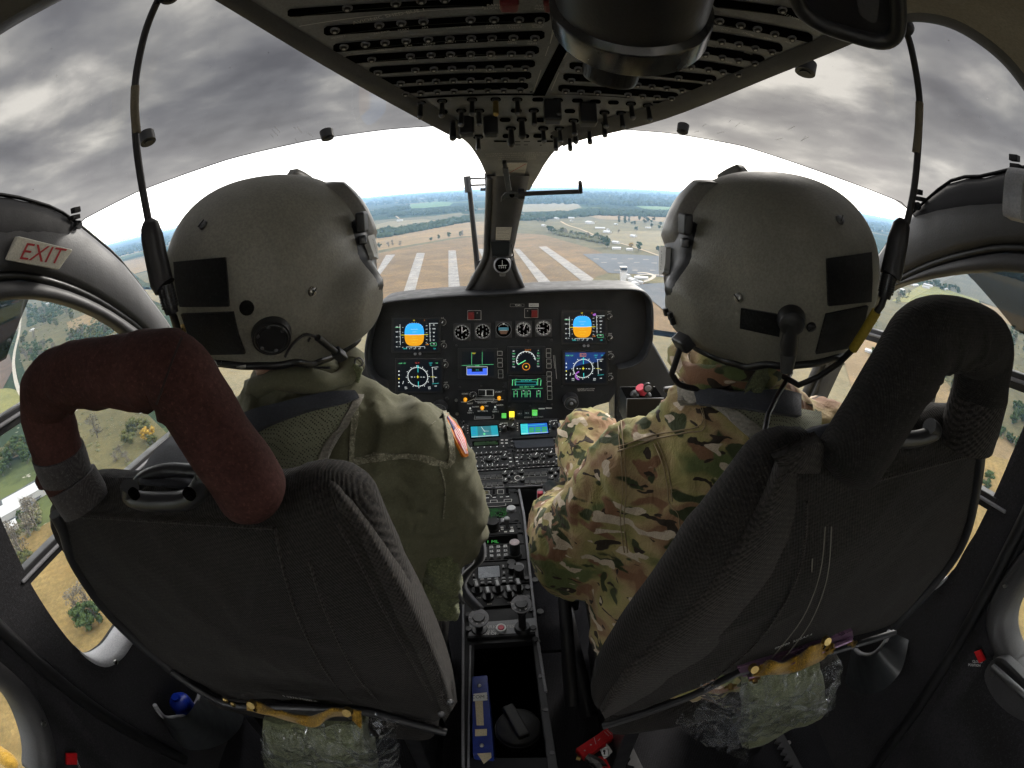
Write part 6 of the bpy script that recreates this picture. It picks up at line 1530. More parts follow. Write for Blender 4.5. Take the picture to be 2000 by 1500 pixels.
su.capsule((.51, .60, -.385), (.575, .64, -.54), .080, .070, m_); su.capsule((.575, .64, -.54), (.46, .90, -.665), .066, .048, m_)
for s, hx, kx in ((1, .43, .50), (-1, .25, .185)):
    su.capsule((hx, .54, -.70), (kx, 1.02, -.595), .092, .082, m_); su.capsule((kx, 1.02, -.595), (kx+.01, 1.18, -1.02), .078, .055, m_)
me = remesh(su, .0075, 5); displace(me, cloth_fold(.0105, 15, 8.0))
uni = link('uniform', me, pr_); T2 = bvh(me)
shoes(pr_, (.51, .20), M['tape'])
cl = MB(); c = V((.312, .615, -.240))
cl.tube([c+V((1, 0, 0))*(.074*math.cos(t))+V((0, 1, -.1))*(.072*math.sin(t))+V((0, 0, .008*math.sin(3*t))) for t in [2*math.pi*k/40 for k in range(41)]], [.0150+.003*math.sin(5*k*.157+1) for k in range(41)], M['camo'], 14, False)
me = cl.mesh('collar'); displace(me, cloth_fold(.004, 34, 4.0)); link('collar', me, uni)
b = MB(); patch(b, T2, [(1405, 788), (1440, 815), (1490, 856), (1514, 888)], [(1605, 806), (1602, 835), (1592, 865), (1578, 895)], M['net'], 16, 14, .008, .003, 3); vest = b.build('vest', pr_, fix=False)
b = MB(); patch(b, T2, [(1376, 783), (1418, 817), (1468, 862), (1498, 897)], [(1404, 781), (1444, 811), (1494, 852), (1516, 884)], M['webl'], 6, 20, .0125, .004, 2); b.build('vest_edge_tape', vest, fix=False)
b = MB(); patch(b, T2, [(1362, 752), (1430, 754), (1500, 760), (1556, 772)], [(1362, 800), (1430, 808), (1500, 818), (1556, 828)], M['web'], 8, 24, .018, .004, 8); b.build('harness_strap', pr_, fix=False)
b = MB(); patch(b, T2, [(1330, 757), (1345, 748), (1372, 745)], [(1330, 795), (1348, 794), (1370, 792)], M['webl'], 6, 8, .014, .004); b.build('vest_edge_tape', vest, fix=False)
b = MB(); patch(b, T2, [(1472, 712), (1460, 740), (1449, 766)], [(1502, 716), (1490, 745), (1477, 773)], M['pouch'], 5, 8, .018, .002); b.build('collar_tab', uni, fix=False)
for pts in ([(1372, 792), (1376, 838), (1340, 846), (1280, 858), (1208, 882)], [(1366, 790), (1368, 832), (1280, 850), (1208, 874)], [(1208, 822), (1212, 880), (1216, 960), (1212, 1020), (1220, 1080)], [(1214, 822), (1219, 880), (1223, 960), (1219, 1020), (1227, 1080)], [(1277, 866), (1298, 920), (1308, 985), (1324, 1004), (1330, 1050)], [(1284, 864), (1305, 918), (1314, 980)]):
    seamline(uni, T2, pts, 1.1, M['camoseam'], 'seam', .0022)

# helmets with their fittings
def fittings(sh, tree, sq, screws, extra):
    for (A, B) in sq:
        b = MB(); patch(b, tree, A, B, M['velcro'], 12, 12, .0034, .003); b.build('hook_patch', sh, fix=False)
    for (x, y, m_) in screws:
        c, n = cast(tree, x, y, 0); b = MB(); b.cyl(c-n*.002, c+n*.0025, .0062, m_, .0056, 18); b.ell(c+n*.0022, .0052, .0052, .0022, m_, n.to_track_quat('Z', 'Y').to_matrix(), 16, 8)
        t = n.orthogonal().normalized(); b.bar(c+n*.0046-t*.0052, c+n*.0046+t*.0052, .0012, .0008, M['ink'], up=n); b.build('screw', sh)
hl, TL = helmet(pl_, HL, 13, 1); hr, TR = helmet(pr_, HR, -19, -1)
def strap_label(sh, tree, A, B, txt, flip=1):
    b = MB(); patch(b, tree, A, B, M['label'], 4, 10, .013, .001); o = b.build('label', sh, fix=False)
    a0, n0 = cast(tree, (A[0][0]+B[0][0])/2, (A[0][1]+B[0][1])/2, .0142); a1, n1 = cast(tree, (A[-1][0]+B[-1][0])/2, (A[-1][1]+B[-1][1])/2, .0142)
    ex = (a1-a0).normalized(); n = (n0+n1).normalized(); ey = n.cross(ex)
    t = MB(); t.text(txt, (a0+a1)/2 - ey*.000, ex, ey, (a1-a0).length/len(txt)*1.42, M['ink']); t.build('label_writing', o, fix=False)
fittings(hl, TL, [([(343, 512), (346, 555), (355, 598)], [(442, 503), (446, 550), (449, 597)]), ([(357, 612), (372, 655), (402, 690)], [(457, 608), (466, 650), (480, 688)])],
         [(397, 440, M['dsteel']), (609, 569, M['steel']), (361, 640, M['brass'])], None)
fittings(hr, TR, [([(1613, 505), (1614, 550), (1616, 596)], [(1698, 493), (1700, 540), (1698, 588)]), ([(1612, 612), (1602, 650), (1592, 688)], [(1692, 596), (1682, 640), (1662, 676)]), ([(1450, 601), (1447, 640)], [(1526, 614), (1522, 655)])],
         [(1640, 430, M['dsteel']), (1443, 581, M['steel']), (1584, 638, M['black'])], None)
c, n = cast(TL, 530, 654, 0); q = n.to_track_quat('Z', 'Y').to_matrix()
b = MB(); b.cyl(c-n*.004, c+n*.008, .0235, M['black'], .022, 30); b.ring(Plane(c+n*.0082, n), 0, 0, 0, 0, M['black']) if False else None; b.tube([c+n*.008+q @ V((.018*math.cos(t), .018*math.sin(t), 0)) for t in [2*math.pi*k/24 for k in range(25)]], .002, M['knob'], 6)
for k in range(5): a = math.radians(30+k*62); p = c+n*.0085+q @ V((.0165*math.cos(a), .0165*math.sin(a), 0)); b.ell(p, .0028, .0028, .0015, M['dsteel'], q, 10, 6)
b.build('adjuster_disc', hl)
c, n = cast(TL, 482, 601, 0); b = MB(); b.cyl(c-n*.001, c+n*.002, .0085, M['velcro'], .0083, 18); b.build('hook_dot', hl)
b = MB(); p0, n0 = cast(TL, 612, 654, .008); p1, n1 = cast(TL, 662, 682, .012); b.tube([p0, p0.lerp(p1, .7)], .0042, M['black'], 10); b.bar(p0.lerp(p1, .68), p1, .013, .012, M['black'], up=n1); b.build('cable_connector', hl, .002)
b = MB(); b.tube([cast(TL, x, y, .006)[0] for x, y in cr2([(612, 654), (590, 650), (568, 668), (555, 690)], 5)], .0016, M['cord'], 6); b.tube([cast(TL, 600, 656, .006)[0]] + [at(x, y, 'y', .55) for x, y in cr2([(590, 690), (605, 715), (645, 718)], 4)], .0016, M['cord'], 6); b.build('thin_cable', hl)
strap_label(hl, TL, [(713, 462), (719, 486), (722, 508)], [(700, 466), (708, 490), (715, 512)][0:3], 'JP348978')
b = MB(); patch(b, TL, [(405, 707), (440, 712), (482, 708)], [(408, 715), (442, 720), (484, 716)], M['label'], 4, 10, .006, .001); b.build('label', hl, fix=False)
a0, n0 = cast(TL, 446, 714, .0078); a1, n1 = cast(TL, 482, 712, .0078); t = MB(); t.text('348978', (a0+a1)/2, (a1-a0), n0.cross(a1-a0), .0085, M['ink']); t.build('label_writing', hl, fix=False)
strap_label(hr, TR, [(1306, 484), (1305, 510), (1305, 536)], [(1319, 484), (1317, 510), (1315, 536)], '6 MAY 24')
c, n = cast(TR, 1545, 622, 0); b = MB(); b.cyl(c, c+n*.014, .0165, M['black'], .0145, 22); b.ell(c+n*.014, .0145, .0145, .005, M['black'], n.to_track_quat('Z', 'Y').to_matrix(), 18, 8)
p = [c+n*.010]+[cast(TR, x, y, .012)[0] for x, y in [(1542, 640), (1539, 660), (1537, 676)]]; b.tube(p, [.010, .0085, .0105, .0095], M['black'], 12)
p2 = p[-1]; b.tube([p2, p2+V((-.001, -.004, -.022))], [.010, .007], M['black'], 12); b.build('cable_plug', hr)
b = MB(); p0, n0 = cast(TR, 1316, 690, .004); b.box(p0, .026, .02, .022, M['black'], n0.to_track_quat('Z', 'Y').to_matrix()); b.build('boom_mount', hr, .004)
b = MB(); b.tube([cast(TR, 1308, 700, .008)[0]]+[at(x, y, 'y', .56) for x, y in cr2([(1312, 730), (1330, 752), (1380, 760), (1450, 750), (1505, 728), (1530, 712), (1536, 690)], 5)], .0042, M['cord'], 8); b.build('boom_cable', hr)
b = MB(); b.tube([at(x, y, 'y', yy) for x, y, yy in [(1537, 712, .55), (1545, 728, .54), (1520, 770, .49), (1500, 810, .44), (1492, 850, .42), (1500, 880, .40)]], .0034, M['cord'], 8); b.build('helmet_cable', hr)
for i, (x, y) in enumerate([(1304, 608), (1303, 620), (1304, 632)]):
    c, n = cast(TR, x, y, .002); b = MB(); b.box(c, .006, .010, .007, M['black'], n.to_track_quat('Z', 'Y').to_matrix()); b.build('vent_clip', hr, .001)
b = MB(); p0 = at(690, 712, 'y', .60); b.tube([p0, at(700, 720, 'y', .60), at(694, 760, 'y', .60)], [.004, .007, .003], M['pouch'], 8); b.tube([at(701, 707, 'y', .6)+V((0, 0, .006*math.sin(t)))+V((.006*math.cos(t), 0, 0)) for t in [k*.5236 for k in range(13)]], .0014, M['dsteel'], 6); b.build('chin_strap', hl)

# ------------------------------------------------------------------ loose cabin things
ex = thing('exit_sign', 'cream box sign with red EXIT letters on the left door frame', 'sign', at(75, 487, 'x', -.72))
EXP = Plane(at(75, 487, 'x', -.715), (1, -.34, -.12), up=(0, .55, 1))
mb = MB(); mb.prism([EXP.P(*q) for q in [(36, 461), (144, 488), (116, 527), (10, 508)]], -EXP.n*.028, M['exitw'])
mb.build('sign_box', ex, .003)
c = EXP.P(84, 495, .0008); e1 = (EXP.P(133, 489)-EXP.P(46, 484)).normalized(); e1 = (EXP.P(138, 500)-EXP.P(40, 486)).normalized(); e2 = (EXP.P(97, 475)-EXP.P(76, 518)).normalized()
mb = MB(); mb.text('EXIT', c, e1, e2, (EXP.P(128, 494)-EXP.P(46, 487)).length/2.05, M['exitr']); mb.build('letters', ex)
def hanging_cord(lb, cab, tape, con1, con2, yy, ball, name='headset_cord'):
    t = thing(name, lb, 'cord', at(*cab[0], 'y', yy))
    b = MB(); b.tube([at(x, y, 'y', yy) for x, y in cr2(cab, 8)], .0043, M['cord'], 10); b.build('cable', t)
    b = MB(); b.tube([at(x, y, 'y', yy) for x, y in cr2(tape, 6)], .0050, M['tape'], 10); b.build('tape_wrap', t)
    b = MB(); P_ = [at(x, y, 'y', yy) for x, y in con1]; b.tube(P_, [.0075, .0105, .0125, .0135, .0135, .0085][:len(P_)], M['cord'], 18); b.build('connector_body', t, .0008)
    b = MB(); P_ = [at(x, y, 'y', yy) for x, y in con2[0]]; b.tube(P_, con2[1], M['cord'], 14)
    for i in range(7): q = P_[0].lerp(P_[-1], .15+.6*i/6); d = (P_[-1]-P_[0]).normalized(); b.tube([q-d*.0011, q+d*.0011], [con2[1][0]*1.05]*2, M['knob'], 14)
    b.build('strain_relief', t)
    b = MB(); c = at(*ball, 'y', yy); b.ell(c, .013, .013, .012, M['cord'], None, 16, 10); b.build('roof_grommet', t)
    return t
hanging_cord('black cord with brown tape hanging left of the olive suited person', [(322, -14), (308, 2), (284, 62), (267, 140), (263, 200), (266, 280), (277, 360), (291, 436)], [(264, 168), (263, 215), (267, 260)], [(287, 436), (292, 440), (297, 462), (316, 552), (322, 560)], ([(322, 556), (330, 590), (336, 612)], [.0095, .009, .0075]), .42, (330, -12))
lc = hanging_cord('black cord with brown tape hanging right of the camouflage suited person', [(1768, 55), (1780, 95), (1792, 160), (1796, 210), (1793, 290), (1785, 370), (1771, 436)], [(1796, 200), (1794, 250), (1789, 298)], [(1765, 432), (1761, 440), (1754, 468), (1741, 534), (1738, 540)], ([(1738, 536), (1732, 560), (1727, 582)], [.0092, .0085, .0075]), .42, (1765, 52))
b = MB(); b.tube([at(x, y, 'y', yy) for x, y, yy in [(336, 610, .42), (346, 640, .44), (356, 668, .48), (380, 700, .53)]], .0045, M['cord'], 8); b.build('lower_cable', bpy.data.objects['headset_cord'])
b = MB(); b.tube([at(x, y, 'y', yy) for x, y, yy in [(1727, 580, .42), (1722, 596, .42), (1710, 612, .425)]], .0042, M['cord'], 8); b.tube([at(x, y, 'y', yy) for x, y, yy in [(1668, 680, .45), (1640, 708, .47), (1600, 735, .49), (1560, 752, .50), (1530, 735, .53)]], .0042, M['cord'], 8); b.build('lower_cable', lc)
b = MB(); b.tube([at(x, y, 'y', yy) for x, y, yy in [(1712, 608, .424), (1690, 645, .435), (1666, 682, .45)]], .0062, M['yellow'], 10); b.build('yellow_sleeve', lc)
# collective stick the camouflage person holds
co_ = thing('collective_lever', 'black collective lever with pink topped switch box beside the console', 'control lever', (.10, .75, -1.1))
h0 = at(1068, 972, 'y', 1.00)
b = MB(); b.tube([V((.11, .55, -1.0)), V((.10, .85, -.76)), h0+V((.012, -.01, 0))], [.016, .014, .017], M['black'], 14); b.build('lever_tube', co_)
b = MB(); b.box(h0, .050, .030, .044, M['midgrey'], Matrix.Rotation(.2, 3, 'X')); b.build('switch_box', co_, .006, 3)
b = MB(); c = at(1055, 966, 'y', .985); b.box(c, .014, .012, .016, M['pinkred']); b.build('pink_switch', co_, .002)
b = MB()
for q in ((1054, 983), (1078, 966), (1080, 980), (1066, 968)): c = at(*q, 'y', .982); b.cyl(c+V((0, .01, 0)), c, .0068, M['greybtn'], .006, 14)
b.build('push_button', co_, .001)
b = MB(); b.tube([at(x, y, 'y', yy) for x, y, yy in [(1062, 985, .97), (1080, 980, .96), (1105, 958, .95), (1118, 945, .95)]], .0045, M['dsteel'], 10); b.build('guard_wire', co_)
# checklist pocket with torch right of the camouflage person's knee
pk = thing('map_pocket', 'open black pocket box behind the camouflage knee at the right of the panel', 'pocket', at(1262, 790, 'y', 1.1))
b = MB(); q = [at(x, y, 'y', 1.1) for x, y in [(1224, 780), (1295, 779), (1290, 830), (1222, 830)]]; b.prism(q, (0, .08, 0), M['black']); b.face([q[0]+V((0, .004, .0012)), q[1]+V((0, .004, .0012)), q[1]+V((0, .076, .0012)), q[0]+V((0, .076, .0012))], M['hole']); b.build('pocket_body', pk)  # black quad on the solid top paints the shaded inside
b = MB(); b.tube([at(x, y, 'y', 1.095) for x, y in [(1223, 830), (1225, 779), (1296, 778)]], .002, M['dsteel'], 6); b.build('rim_wire', pk)
tc_ = thing('hand_torch', 'small black and pink red torch lying in the black pocket box', 'torch', at(1255, 768, 'y', 1.12))
b = MB(); b.tube([at(1262, 779, 'y', 1.13), at(1250, 756, 'y', 1.12)], [.011, .012], M['pinkred'], 16); b.build('torch_body', tc_)
b = MB(); c = at(1266, 758, 'y', 1.11); b.tube([c+V((0, .012, 0)), c], [.011, .0135], M['black'], 18); b.cyl(c, c+V((0, -.002, 0)), .009, M['midgrey'], .007, 14); b.build('torch_head', tc_)
b = MB(); b.ell(at(1240, 772, 'y', 1.12), .013, .013, .014, M['knob']); b.ell(at(1264, 774, 'y', 1.12), .012, .011, .012, M['knob']); b.build('torch_clip', tc_)
hp_ = thing('grip_handle', 'black grip handle standing beside the camouflage person\'s chest', 'handle', at(1310, 790, 'y', .9))
b = MB(); b.tube([at(1298, 808, 'y', .9), at(1318, 766, 'y', .9)], .012, M['black'], 14); b.build('grip', hp_); b = MB(); b.bar(at(1296, 762, 'y', .9), at(1332, 757, 'y', .9), .014, .012, M['black']); b.build('grip_head', hp_, .004)
b = MB(); b.prism([at(x, y, 'y', .82) for x, y in [(1318, 800), (1334, 762), (1346, 762), (1336, 800)]], (0, .05, 0), M['velcro']); b.build('hook_pad', hp_, .002)
# pouches in clear bags under the seats
def wrinkled(mb, rows, m): mb.grid(rows, m)
M['bag'] = glass('clear_plastic_bag', (.93, .94, .95), .16)
def bagmat():
    m, N, L, B = newmat('crumpled_clear_film'); N.remove(B); out = N['Material Output']
    t = N.new('ShaderNodeBsdfTransparent'); t.inputs[0].default_value = (.92, .93, .94, 1)
    g = N.new('ShaderNodeBsdfGlossy'); g.inputs['Roughness'].default_value = .07; g.inputs[0].default_value = (.95, .96, 1, 1)
    d = N.new('ShaderNodeBsdfTranslucent'); d.inputs[0].default_value = (.7, .72, .76, 1)
    lw = N.new('ShaderNodeLayerWeight'); lw.inputs[0].default_value = .38
    bm_ = bumpn(N, L, noise_node(N, L, mapped(N, L, (1, 1, 2.2)), 24, 3, .5, 2.0), .8, .012, None)
    L.new(bm_, g.inputs['Normal']); L.new(bm_, lw.inputs['Normal'])
    k = rampn(N, L, lw.outputs['Facing'], [(.25, .035), (.9, .8)])
    a = N.new('ShaderNodeMixShader'); a.inputs[0].default_value = .22; L.new(g.outputs[0], a.inputs[1]); L.new(d.outputs[0], a.inputs[2])
    x = N.new('ShaderNodeMixShader'); L.new(k, x.inputs[0]); L.new(t.outputs[0], x.inputs[1]); L.new(a.outputs[0], x.inputs[2]); L.new(x.outputs[0], out.inputs[0])
    return m
M['bag'] = bagmat()
def pouch(lb, corners, yy, bagc, strap, seedv, knots):
    t = thing('bagged_pouch', lb, 'pouch', at(*corners[3], 'y', yy), 'bagged pouches hung under the seats')
    TL_, TR_, BR_, BL_ = [at(*q, 'y', yy) for q in corners]
    b = MB(); rows = []
    n = 22
    front = [[(TL_.lerp(TR_, i/n)).lerp(BL_.lerp(BR_, i/n), j/n) for i in range(n+1)] for j in range(n+1)]
    for j in range(n+1):
        for i in range(n+1):
            ed = min(i, n-i, j, n-j)/n*2; front[j][i] = front[j][i] + V((0, -.022*min(ed*3, 1)**.5 + .012*noise.noise(front[j][i]*22+V((seedv, 0, 0))), .004*noise.noise(front[j][i]*30)))
    b.grid(front, M['pouch'])
    ringp = front[0]+[r[-1] for r in front[1:]]+list(reversed(front[-1][:-1]))+[r[0] for r in reversed(front[1:-1])]
    bk = [p+V((0, .07, -.005)) for p in ringp]; k = len(ringp)
    b.add(ringp+bk, [(i, (i+1) % k, k+(i+1) % k, k+i) for i in range(k)], M['pouch'], True); b.add(bk, [tuple(range(k))], M['pouch'])
    b.build('pouch_body', t, fix=False)
    b = MB(); n = 46; C_ = [at(*q, 'y', yy-.035) for q in bagc]
    rows = []
    for j in range(n+1):
        row = []
        for i in range(n+1):
            p = C_[0].lerp(C_[1], i/n).lerp(C_[3].lerp(C_[2], i/n), j/n); q = p*34+V((seedv*3, 1, 2))
            w = (1-abs(noise.noise(q)*2))*.012 + noise.noise(p*90)*.005 + (1-abs(noise.noise(V((p.x*18, p.y*10, p.z*70)))*2))*.008
            ed = min(i, n-i, j, n-j)/n
            row.append(p+V((noise.noise(p*55+V((9, 9, 9)))*.010, -w+.03*max(0, .12-ed)/.12, noise.noise(p*48)*.008)))
        rows.append(row)
    b.grid(rows, M['bag']); 
    L0 = [rows[j][0] for j in range(n+1)]
    b.build('clear_bag', t, fix=False)
    b = MB(); A = cr2(strap[0], 6); B2 = cr2(strap[1], 6)
    A = resample([(q[0], q[1], 0) for q in A], 30); B2 = resample([(q[0], q[1], 0) for q in B2], 30)
    b.grid([[at(a.x+(c_.x-a.x)*f, a.y+(c_.y-a.y)*f, 'y', yy-.045+.012*math.sin(i*.5+f*2)) for f in (0, .33, .66, 1)] for i, (a, c_) in enumerate(zip(A, B2))], M['mustard'])
    o = b.build('leather_strap', t, fix=False); md = o.modifiers.new('s', 'SOLIDIFY'); md.thickness = .0035
    for (x, y) in knots:
        b = MB(); c = at(x, y, 'y', yy-.05); b.cyl(c, c+V((0, -.006, .003)), .007, M['brass'], .006, 14); b.box(c+V((0, -.004, -.008)), .004, .004, .012, M['steel']); b.build('snap_fastener', t)
pouch('olive pouch in crumpled clear bag under the left seat, brown strap on top', [(512, 1412), (708, 1418), (730, 1545), (520, 1545)], .34, [(506, 1440), (768, 1420), (780, 1545), (512, 1548)], ([(482, 1374), (510, 1374), (560, 1396), (600, 1400), (640, 1388), (680, 1388), (702, 1390)], [(482, 1388), (506, 1392), (575, 1412), (615, 1420), (645, 1402), (680, 1402), (702, 1422)]), 1.0, [(494, 1374), (680, 1388)])
pouch('olive pouch in crumpled clear bag under the right seat, mustard leather flap on top', [(1452, 1325), (1600, 1292), (1618, 1385), (1450, 1462)], .36, [(1375, 1350), (1650, 1312), (1640, 1380), (1380, 1468)], ([(1478, 1312), (1500, 1288), (1530, 1298), (1570, 1272), (1605, 1258), (1628, 1256)], [(1468, 1318), (1500, 1318), (1540, 1316), (1580, 1302), (1608, 1288), (1624, 1268)]), 4.0, [(1470, 1304), (1612, 1250)])
b = MB(); n = 30; rows = []
for j in range(n+1):
    row = []
    for i in range(n+1):
        px_ = 1318+(1460-1318)*i/n; y0 = 1400-62*(i/n)-10*math.sin(i*.7); y1 = 1408+75*(i/n)**.8; p = at(px_, y0+(y1-y0)*j/n, 'y', .33)
        row.append(p+V((0, -.012*(1-abs(noise.noise(p*40)*2)), 0)))
    rows.append(row)
b.grid(rows, M['bag']); b.build('loose_bag_end', bpy.data.objects['bagged_pouch.001'], fix=False)
# red handled shut-off on the floor, seat rails, mustard cloth
rh = thing('red_handle', 'red lever handle with metal fitting and padlock tag on the floor', 'handle', at(1165, 1470, 'z', -1.0))
def fl(x, y, z=-.98): return at(x, y, 'z', z)
b = MB(); b.prism([fl(1124, 1462), (fl(1194, 1415)), fl(1210, 1432), fl(1142, 1481)], (0, 0, -.02), M['red']); b.build('lever_bar', rh, .003)
HP_ = Plane(fl(1165, 1450), (0, 0, 1), up=(0, 1, 0))
t = MB(); t.line(HP_, [(1160, 1440), (1164, 1454)], .0012, M['label'], .001); t.line(HP_, [(1172, 1443), (1168, 1447)], .001, M['label'], .001)
for k in range(3): t.line(HP_, [(1180+k*5, 1429-k*3), (1189+k*5, 1438-k*3)], .001, M['label'], .001)
for (x, y) in [(1154, 1455), (1142, 1466)]: t.disc(HP_, x, y, .0018, M['label'], .001, n=10)
t.build('marking', rh)
b = MB(); b.tube([fl(1146, 1478, -.985), fl(1168, 1492, -.985), fl(1176, 1503, -.985)], [.010, .014, .014], M['steel'], 8, True, False); b.tube([fl(1126, 1480, -.985), fl(1134, 1482, -.985)], .005, M['brass'], 10); b.build('metal_fitting', rh)
b = MB(); b.prism([fl(1166, 1478, -.99), fl(1180, 1474, -.99), fl(1196, 1505, -.99), fl(1186, 1512, -.99)], (0, 0, -.008), M['red']); b.build('red_tab', rh, .002)
b = MB(); b.prism([fl(1172, 1464, -.975), fl(1184, 1458, -.975), fl(1190, 1476, -.975), fl(1180, 1482, -.975)], (0, 0, -.002), M['white']); b.prism([fl(1184, 1452, -.978), fl(1190, 1458, -.978), fl(1196, 1468, -.978), fl(1190, 1474, -.978), fl(1184, 1464, -.978)], (0, 0, -.002), M['label']); TP_ = Plane(fl(1180, 1470, -.9745), (0, 0, 1), up=(0, 1, 0)); b.disc(TP_, 1180, 1467, .003, M['ink'], .0004, n=12); b.rect(TP_, 1179, 1468, 1182, 1474, M['ink'], .0004); b.outline(TP_, 1174, 1463, 1188, 1478, .0012, M['ink'], .0004); b.build('padlock_tag', rh)
for i, (a, c_, lb) in enumerate([((1190, 1388), (1246, 1505), 'toothed seat rail on the floor beside the red handle'), ((1518, 1430), (1562, 1510), 'toothed seat rail on the floor below the right clear bag'), ((1640, 1400), (1716, 1505), 'dark seat rail on the floor left of the rear door panel')]):
    p0, p1 = at(*a, 'z', -1.13), at(*c_, 'z', -1.13); d = (p1-p0); sd = d.normalized().cross(V((0, 0, 1))); b = MB(); n = 16; L_ = []; R_2 = []
    for k in range(n*4+1): tt = k/(n*4); L_.append(p0+d*tt-sd*.014); R_2.append(p0+d*tt+sd*(.010+.006*math.sin(tt*n*math.pi*.9)))
    b.prism(L_+list(reversed(R_2)), (0, 0, -.014), M['trim']); o = b.build('seat_rail', None, .001); tag(o, lb, 'rail', 'seat rails on the cabin floor')
b = MB(); b.disc(Plane((0, 0, -1.145), (0, 0, 1), up=(0, 1, 0)), 1540, 1451, .006, M['steel'], .003, .003); o = b.build('floor_stud'); tag(o, 'small steel stud in the dark floor right of the toothed rail', 'stud')
cg = MB(); c = at(14, 1484, 'y', .16)
cg.ell(c, .10, .06, .075, M['mustard']); cg.ell(c+V((-.05, 0, .01)), .08, .06, .07, M['mustard']); me = remesh(cg, .008, 4); displace(me, cloth_fold(.008, 22, 3.0)); tag(link('mustard_cloth', me), 'bunched mustard brown cloth in the bottom left corner', 'cloth')
mi = thing('wall_mirror', 'small pale grey rounded fitting at the right edge above the door', 'fitting', at(1992, 385, 'y', .35))
b = MB(); b.prism([at(x+10, y, 'y', .36) for x, y in cr2([(1990, 342), (2008, 335), (2030, 380), (2010, 436), (1990, 432), (1983, 418)], 4, True)], (0, .03, 0), M['lipgrey']); b.build('fitting_body', mi, .004, 3)
mo = thing('side_console', 'black side trim between the panel and the right door', 'trim', (.55, 1.3, -.9))
b = MB(); b.prism([at(x, y, 'y', 1.56) for x, y in [(1262, 660), (1275, 668), (1310, 730), (1345, 780), (1345, 900), (1200, 900), (1200, 720)]], (0, .12, 0), M['black']); b.build('trim_body', mo, .008, 3)
mo = thing('side_console', 'black side trim between the panel and the left door', 'trim', (-.55, 1.3, -.9))
b = MB(); b.prism([at(x, y, 'y', 1.56) for x, y in [(725, 690), (700, 720), (660, 760), (620, 800), (640, 930), (800, 930), (800, 700)]], (0, .12, 0), M['black']); b.build('trim_body', mo, .008, 3)
sk_ = thing('cyclic_stick', 'black control stick and bracket on the floor right of the console', 'control stick', (.13, .62, -1.14))
b = MB(); b.tube([at(1150, 1400, 'z', -1.1), at(1115, 1240, 'z', -1.0), at(1100, 1140, 'z', -.92)], [.022, .018, .015], M['black'], 12); b.box(at(1110, 1170, 'z', -.95), .05, .05, .04, M['black']); b.build('stick_tube', sk_, .004)
b = MB()
for q in ((1055, 1195), (1045, 1133)): c = at(*q, 'z', -1.0); b.cyl(c, c+V((0, 0, .003)), .009, M['dsteel'], None, 14)
b.box(at(1065, 1180, 'z', -1.01), .10, .32, .012, M['carpet']); b.build('floor_bracket', sk_, .002)

# ------------------------------------------------------------------ the land below
GZ = -150.0
def G(px, py, h=0.0): return at(px, py, 'z', GZ+h)
def field(name, base, var=.25, scale=.02, rows=None, dark=None):
    m, N, L, B = newmat(name); v = mapped(N, L)
    a = noise_node(N, L, v, scale, 6, .65); b2 = noise_node(N, L, v, scale*9, 5, .6)
    c = rampn(N, L, a, [(.3, tuple(x*(1-var) for x in base)), (.7, tuple(x*(1+var) for x in base))])
    c = mixc(N, L, rampn(N, L, b2, [(.45, 0.), (.7, .45)]), c, dark or tuple(x*.55 for x in base))
    c = mixc(N, L, rampn(N, L, noise_node(N, L, v, .35, 6, .75), [(.42, 0.), (.66, .6)]), c, tuple(x*y for x, y in zip(base, (.42, .50, .45))))
    c = mixc(N, L, rampn(N, L, noise_node(N, L, v, .011, 7, .7, 1.5), [(.5, 0.), (.68, .5)]), c, tuple(min(x*y, 1) for x, y in zip(base, (1.5, 1.35, 1.15))))
    if rows:
        w = N.new('ShaderNodeTexWave'); w.inputs['Scale'].default_value = rows[0]; w.inputs['Distortion'].default_value = 2.5; w.inputs['Detail'].default_value = 2
        L.new(mapped(N, L, rot=(0, 0, rows[1])), w.inputs['Vector']); c = mixc(N, L, rampn(N, L, w.outputs['Fac'], [(.4, 0.), (.8, rows[2])]), c, tuple(x*.6 for x in base))
    L.new(c, B.inputs['Base Color']); B.inputs['Roughness'].default_value = .95; B.inputs['Specular IOR Level'].default_value = .1
    return m
def far_land():
    m, N, L, B = newmat('far_land'); v = mapped(N, L)
    d = N.new('ShaderNodeTexNoise'); d.inputs['Scale'].default_value = .0012; d.inputs['Detail'].default_value = 3; L.new(v, d.inputs['Vector'])
    mv = N.new('ShaderNodeVectorMath'); mv.operation = 'MULTIPLY_ADD'; L.new(d.outputs['Color'], mv.inputs[0]); mv.inputs[1].default_value = (420, 420, 0); L.new(v, mv.inputs[2])
    vo = N.new('ShaderNodeTexVoronoi'); vo.inputs['Scale'].default_value = .0016; L.new(mv.outputs[0], vo.inputs['Vector'])
    sp = N.new('ShaderNodeSeparateColor'); L.new(vo.outputs['Color'], sp.inputs[0])
    c = rampn(N, L, sp.outputs[0], [(0, (.030, .042, .024)), (.5, (.04, .05, .028)), (.60, (.17, .13, .075)), (.72, (.085, .10, .04)), (.80, (.24, .19, .11)), (.9, (.06, .065, .035))], 'CONSTANT')
    t = noise_node(N, L, v, .016, 5, .7); c = mixc(N, L, rampn(N, L, t, [(.42, 0.), (.6, .75)]), c, (.028, .038, .022))
    c = mixc(N, L, rampn(N, L, noise_node(N, L, v, .09, 2), [(.66, 0.), (.72, .7)]), c, (.34, .32, .29))
    L.new(c, B.inputs['Base Color']); B.inputs['Roughness'].default_value = 1; B.inputs['Specular IOR Level'].default_value = 0
    return m
mb = MB(); RR = [0, 400, 1200, 3000, 7000, 15000, 30000]; n = 64
vs = [(0, 0, GZ)]+[(r*math.cos(2*math.pi*k/n), r*math.sin(2*math.pi*k/n), GZ) for r in RR[1:] for k in range(n)]
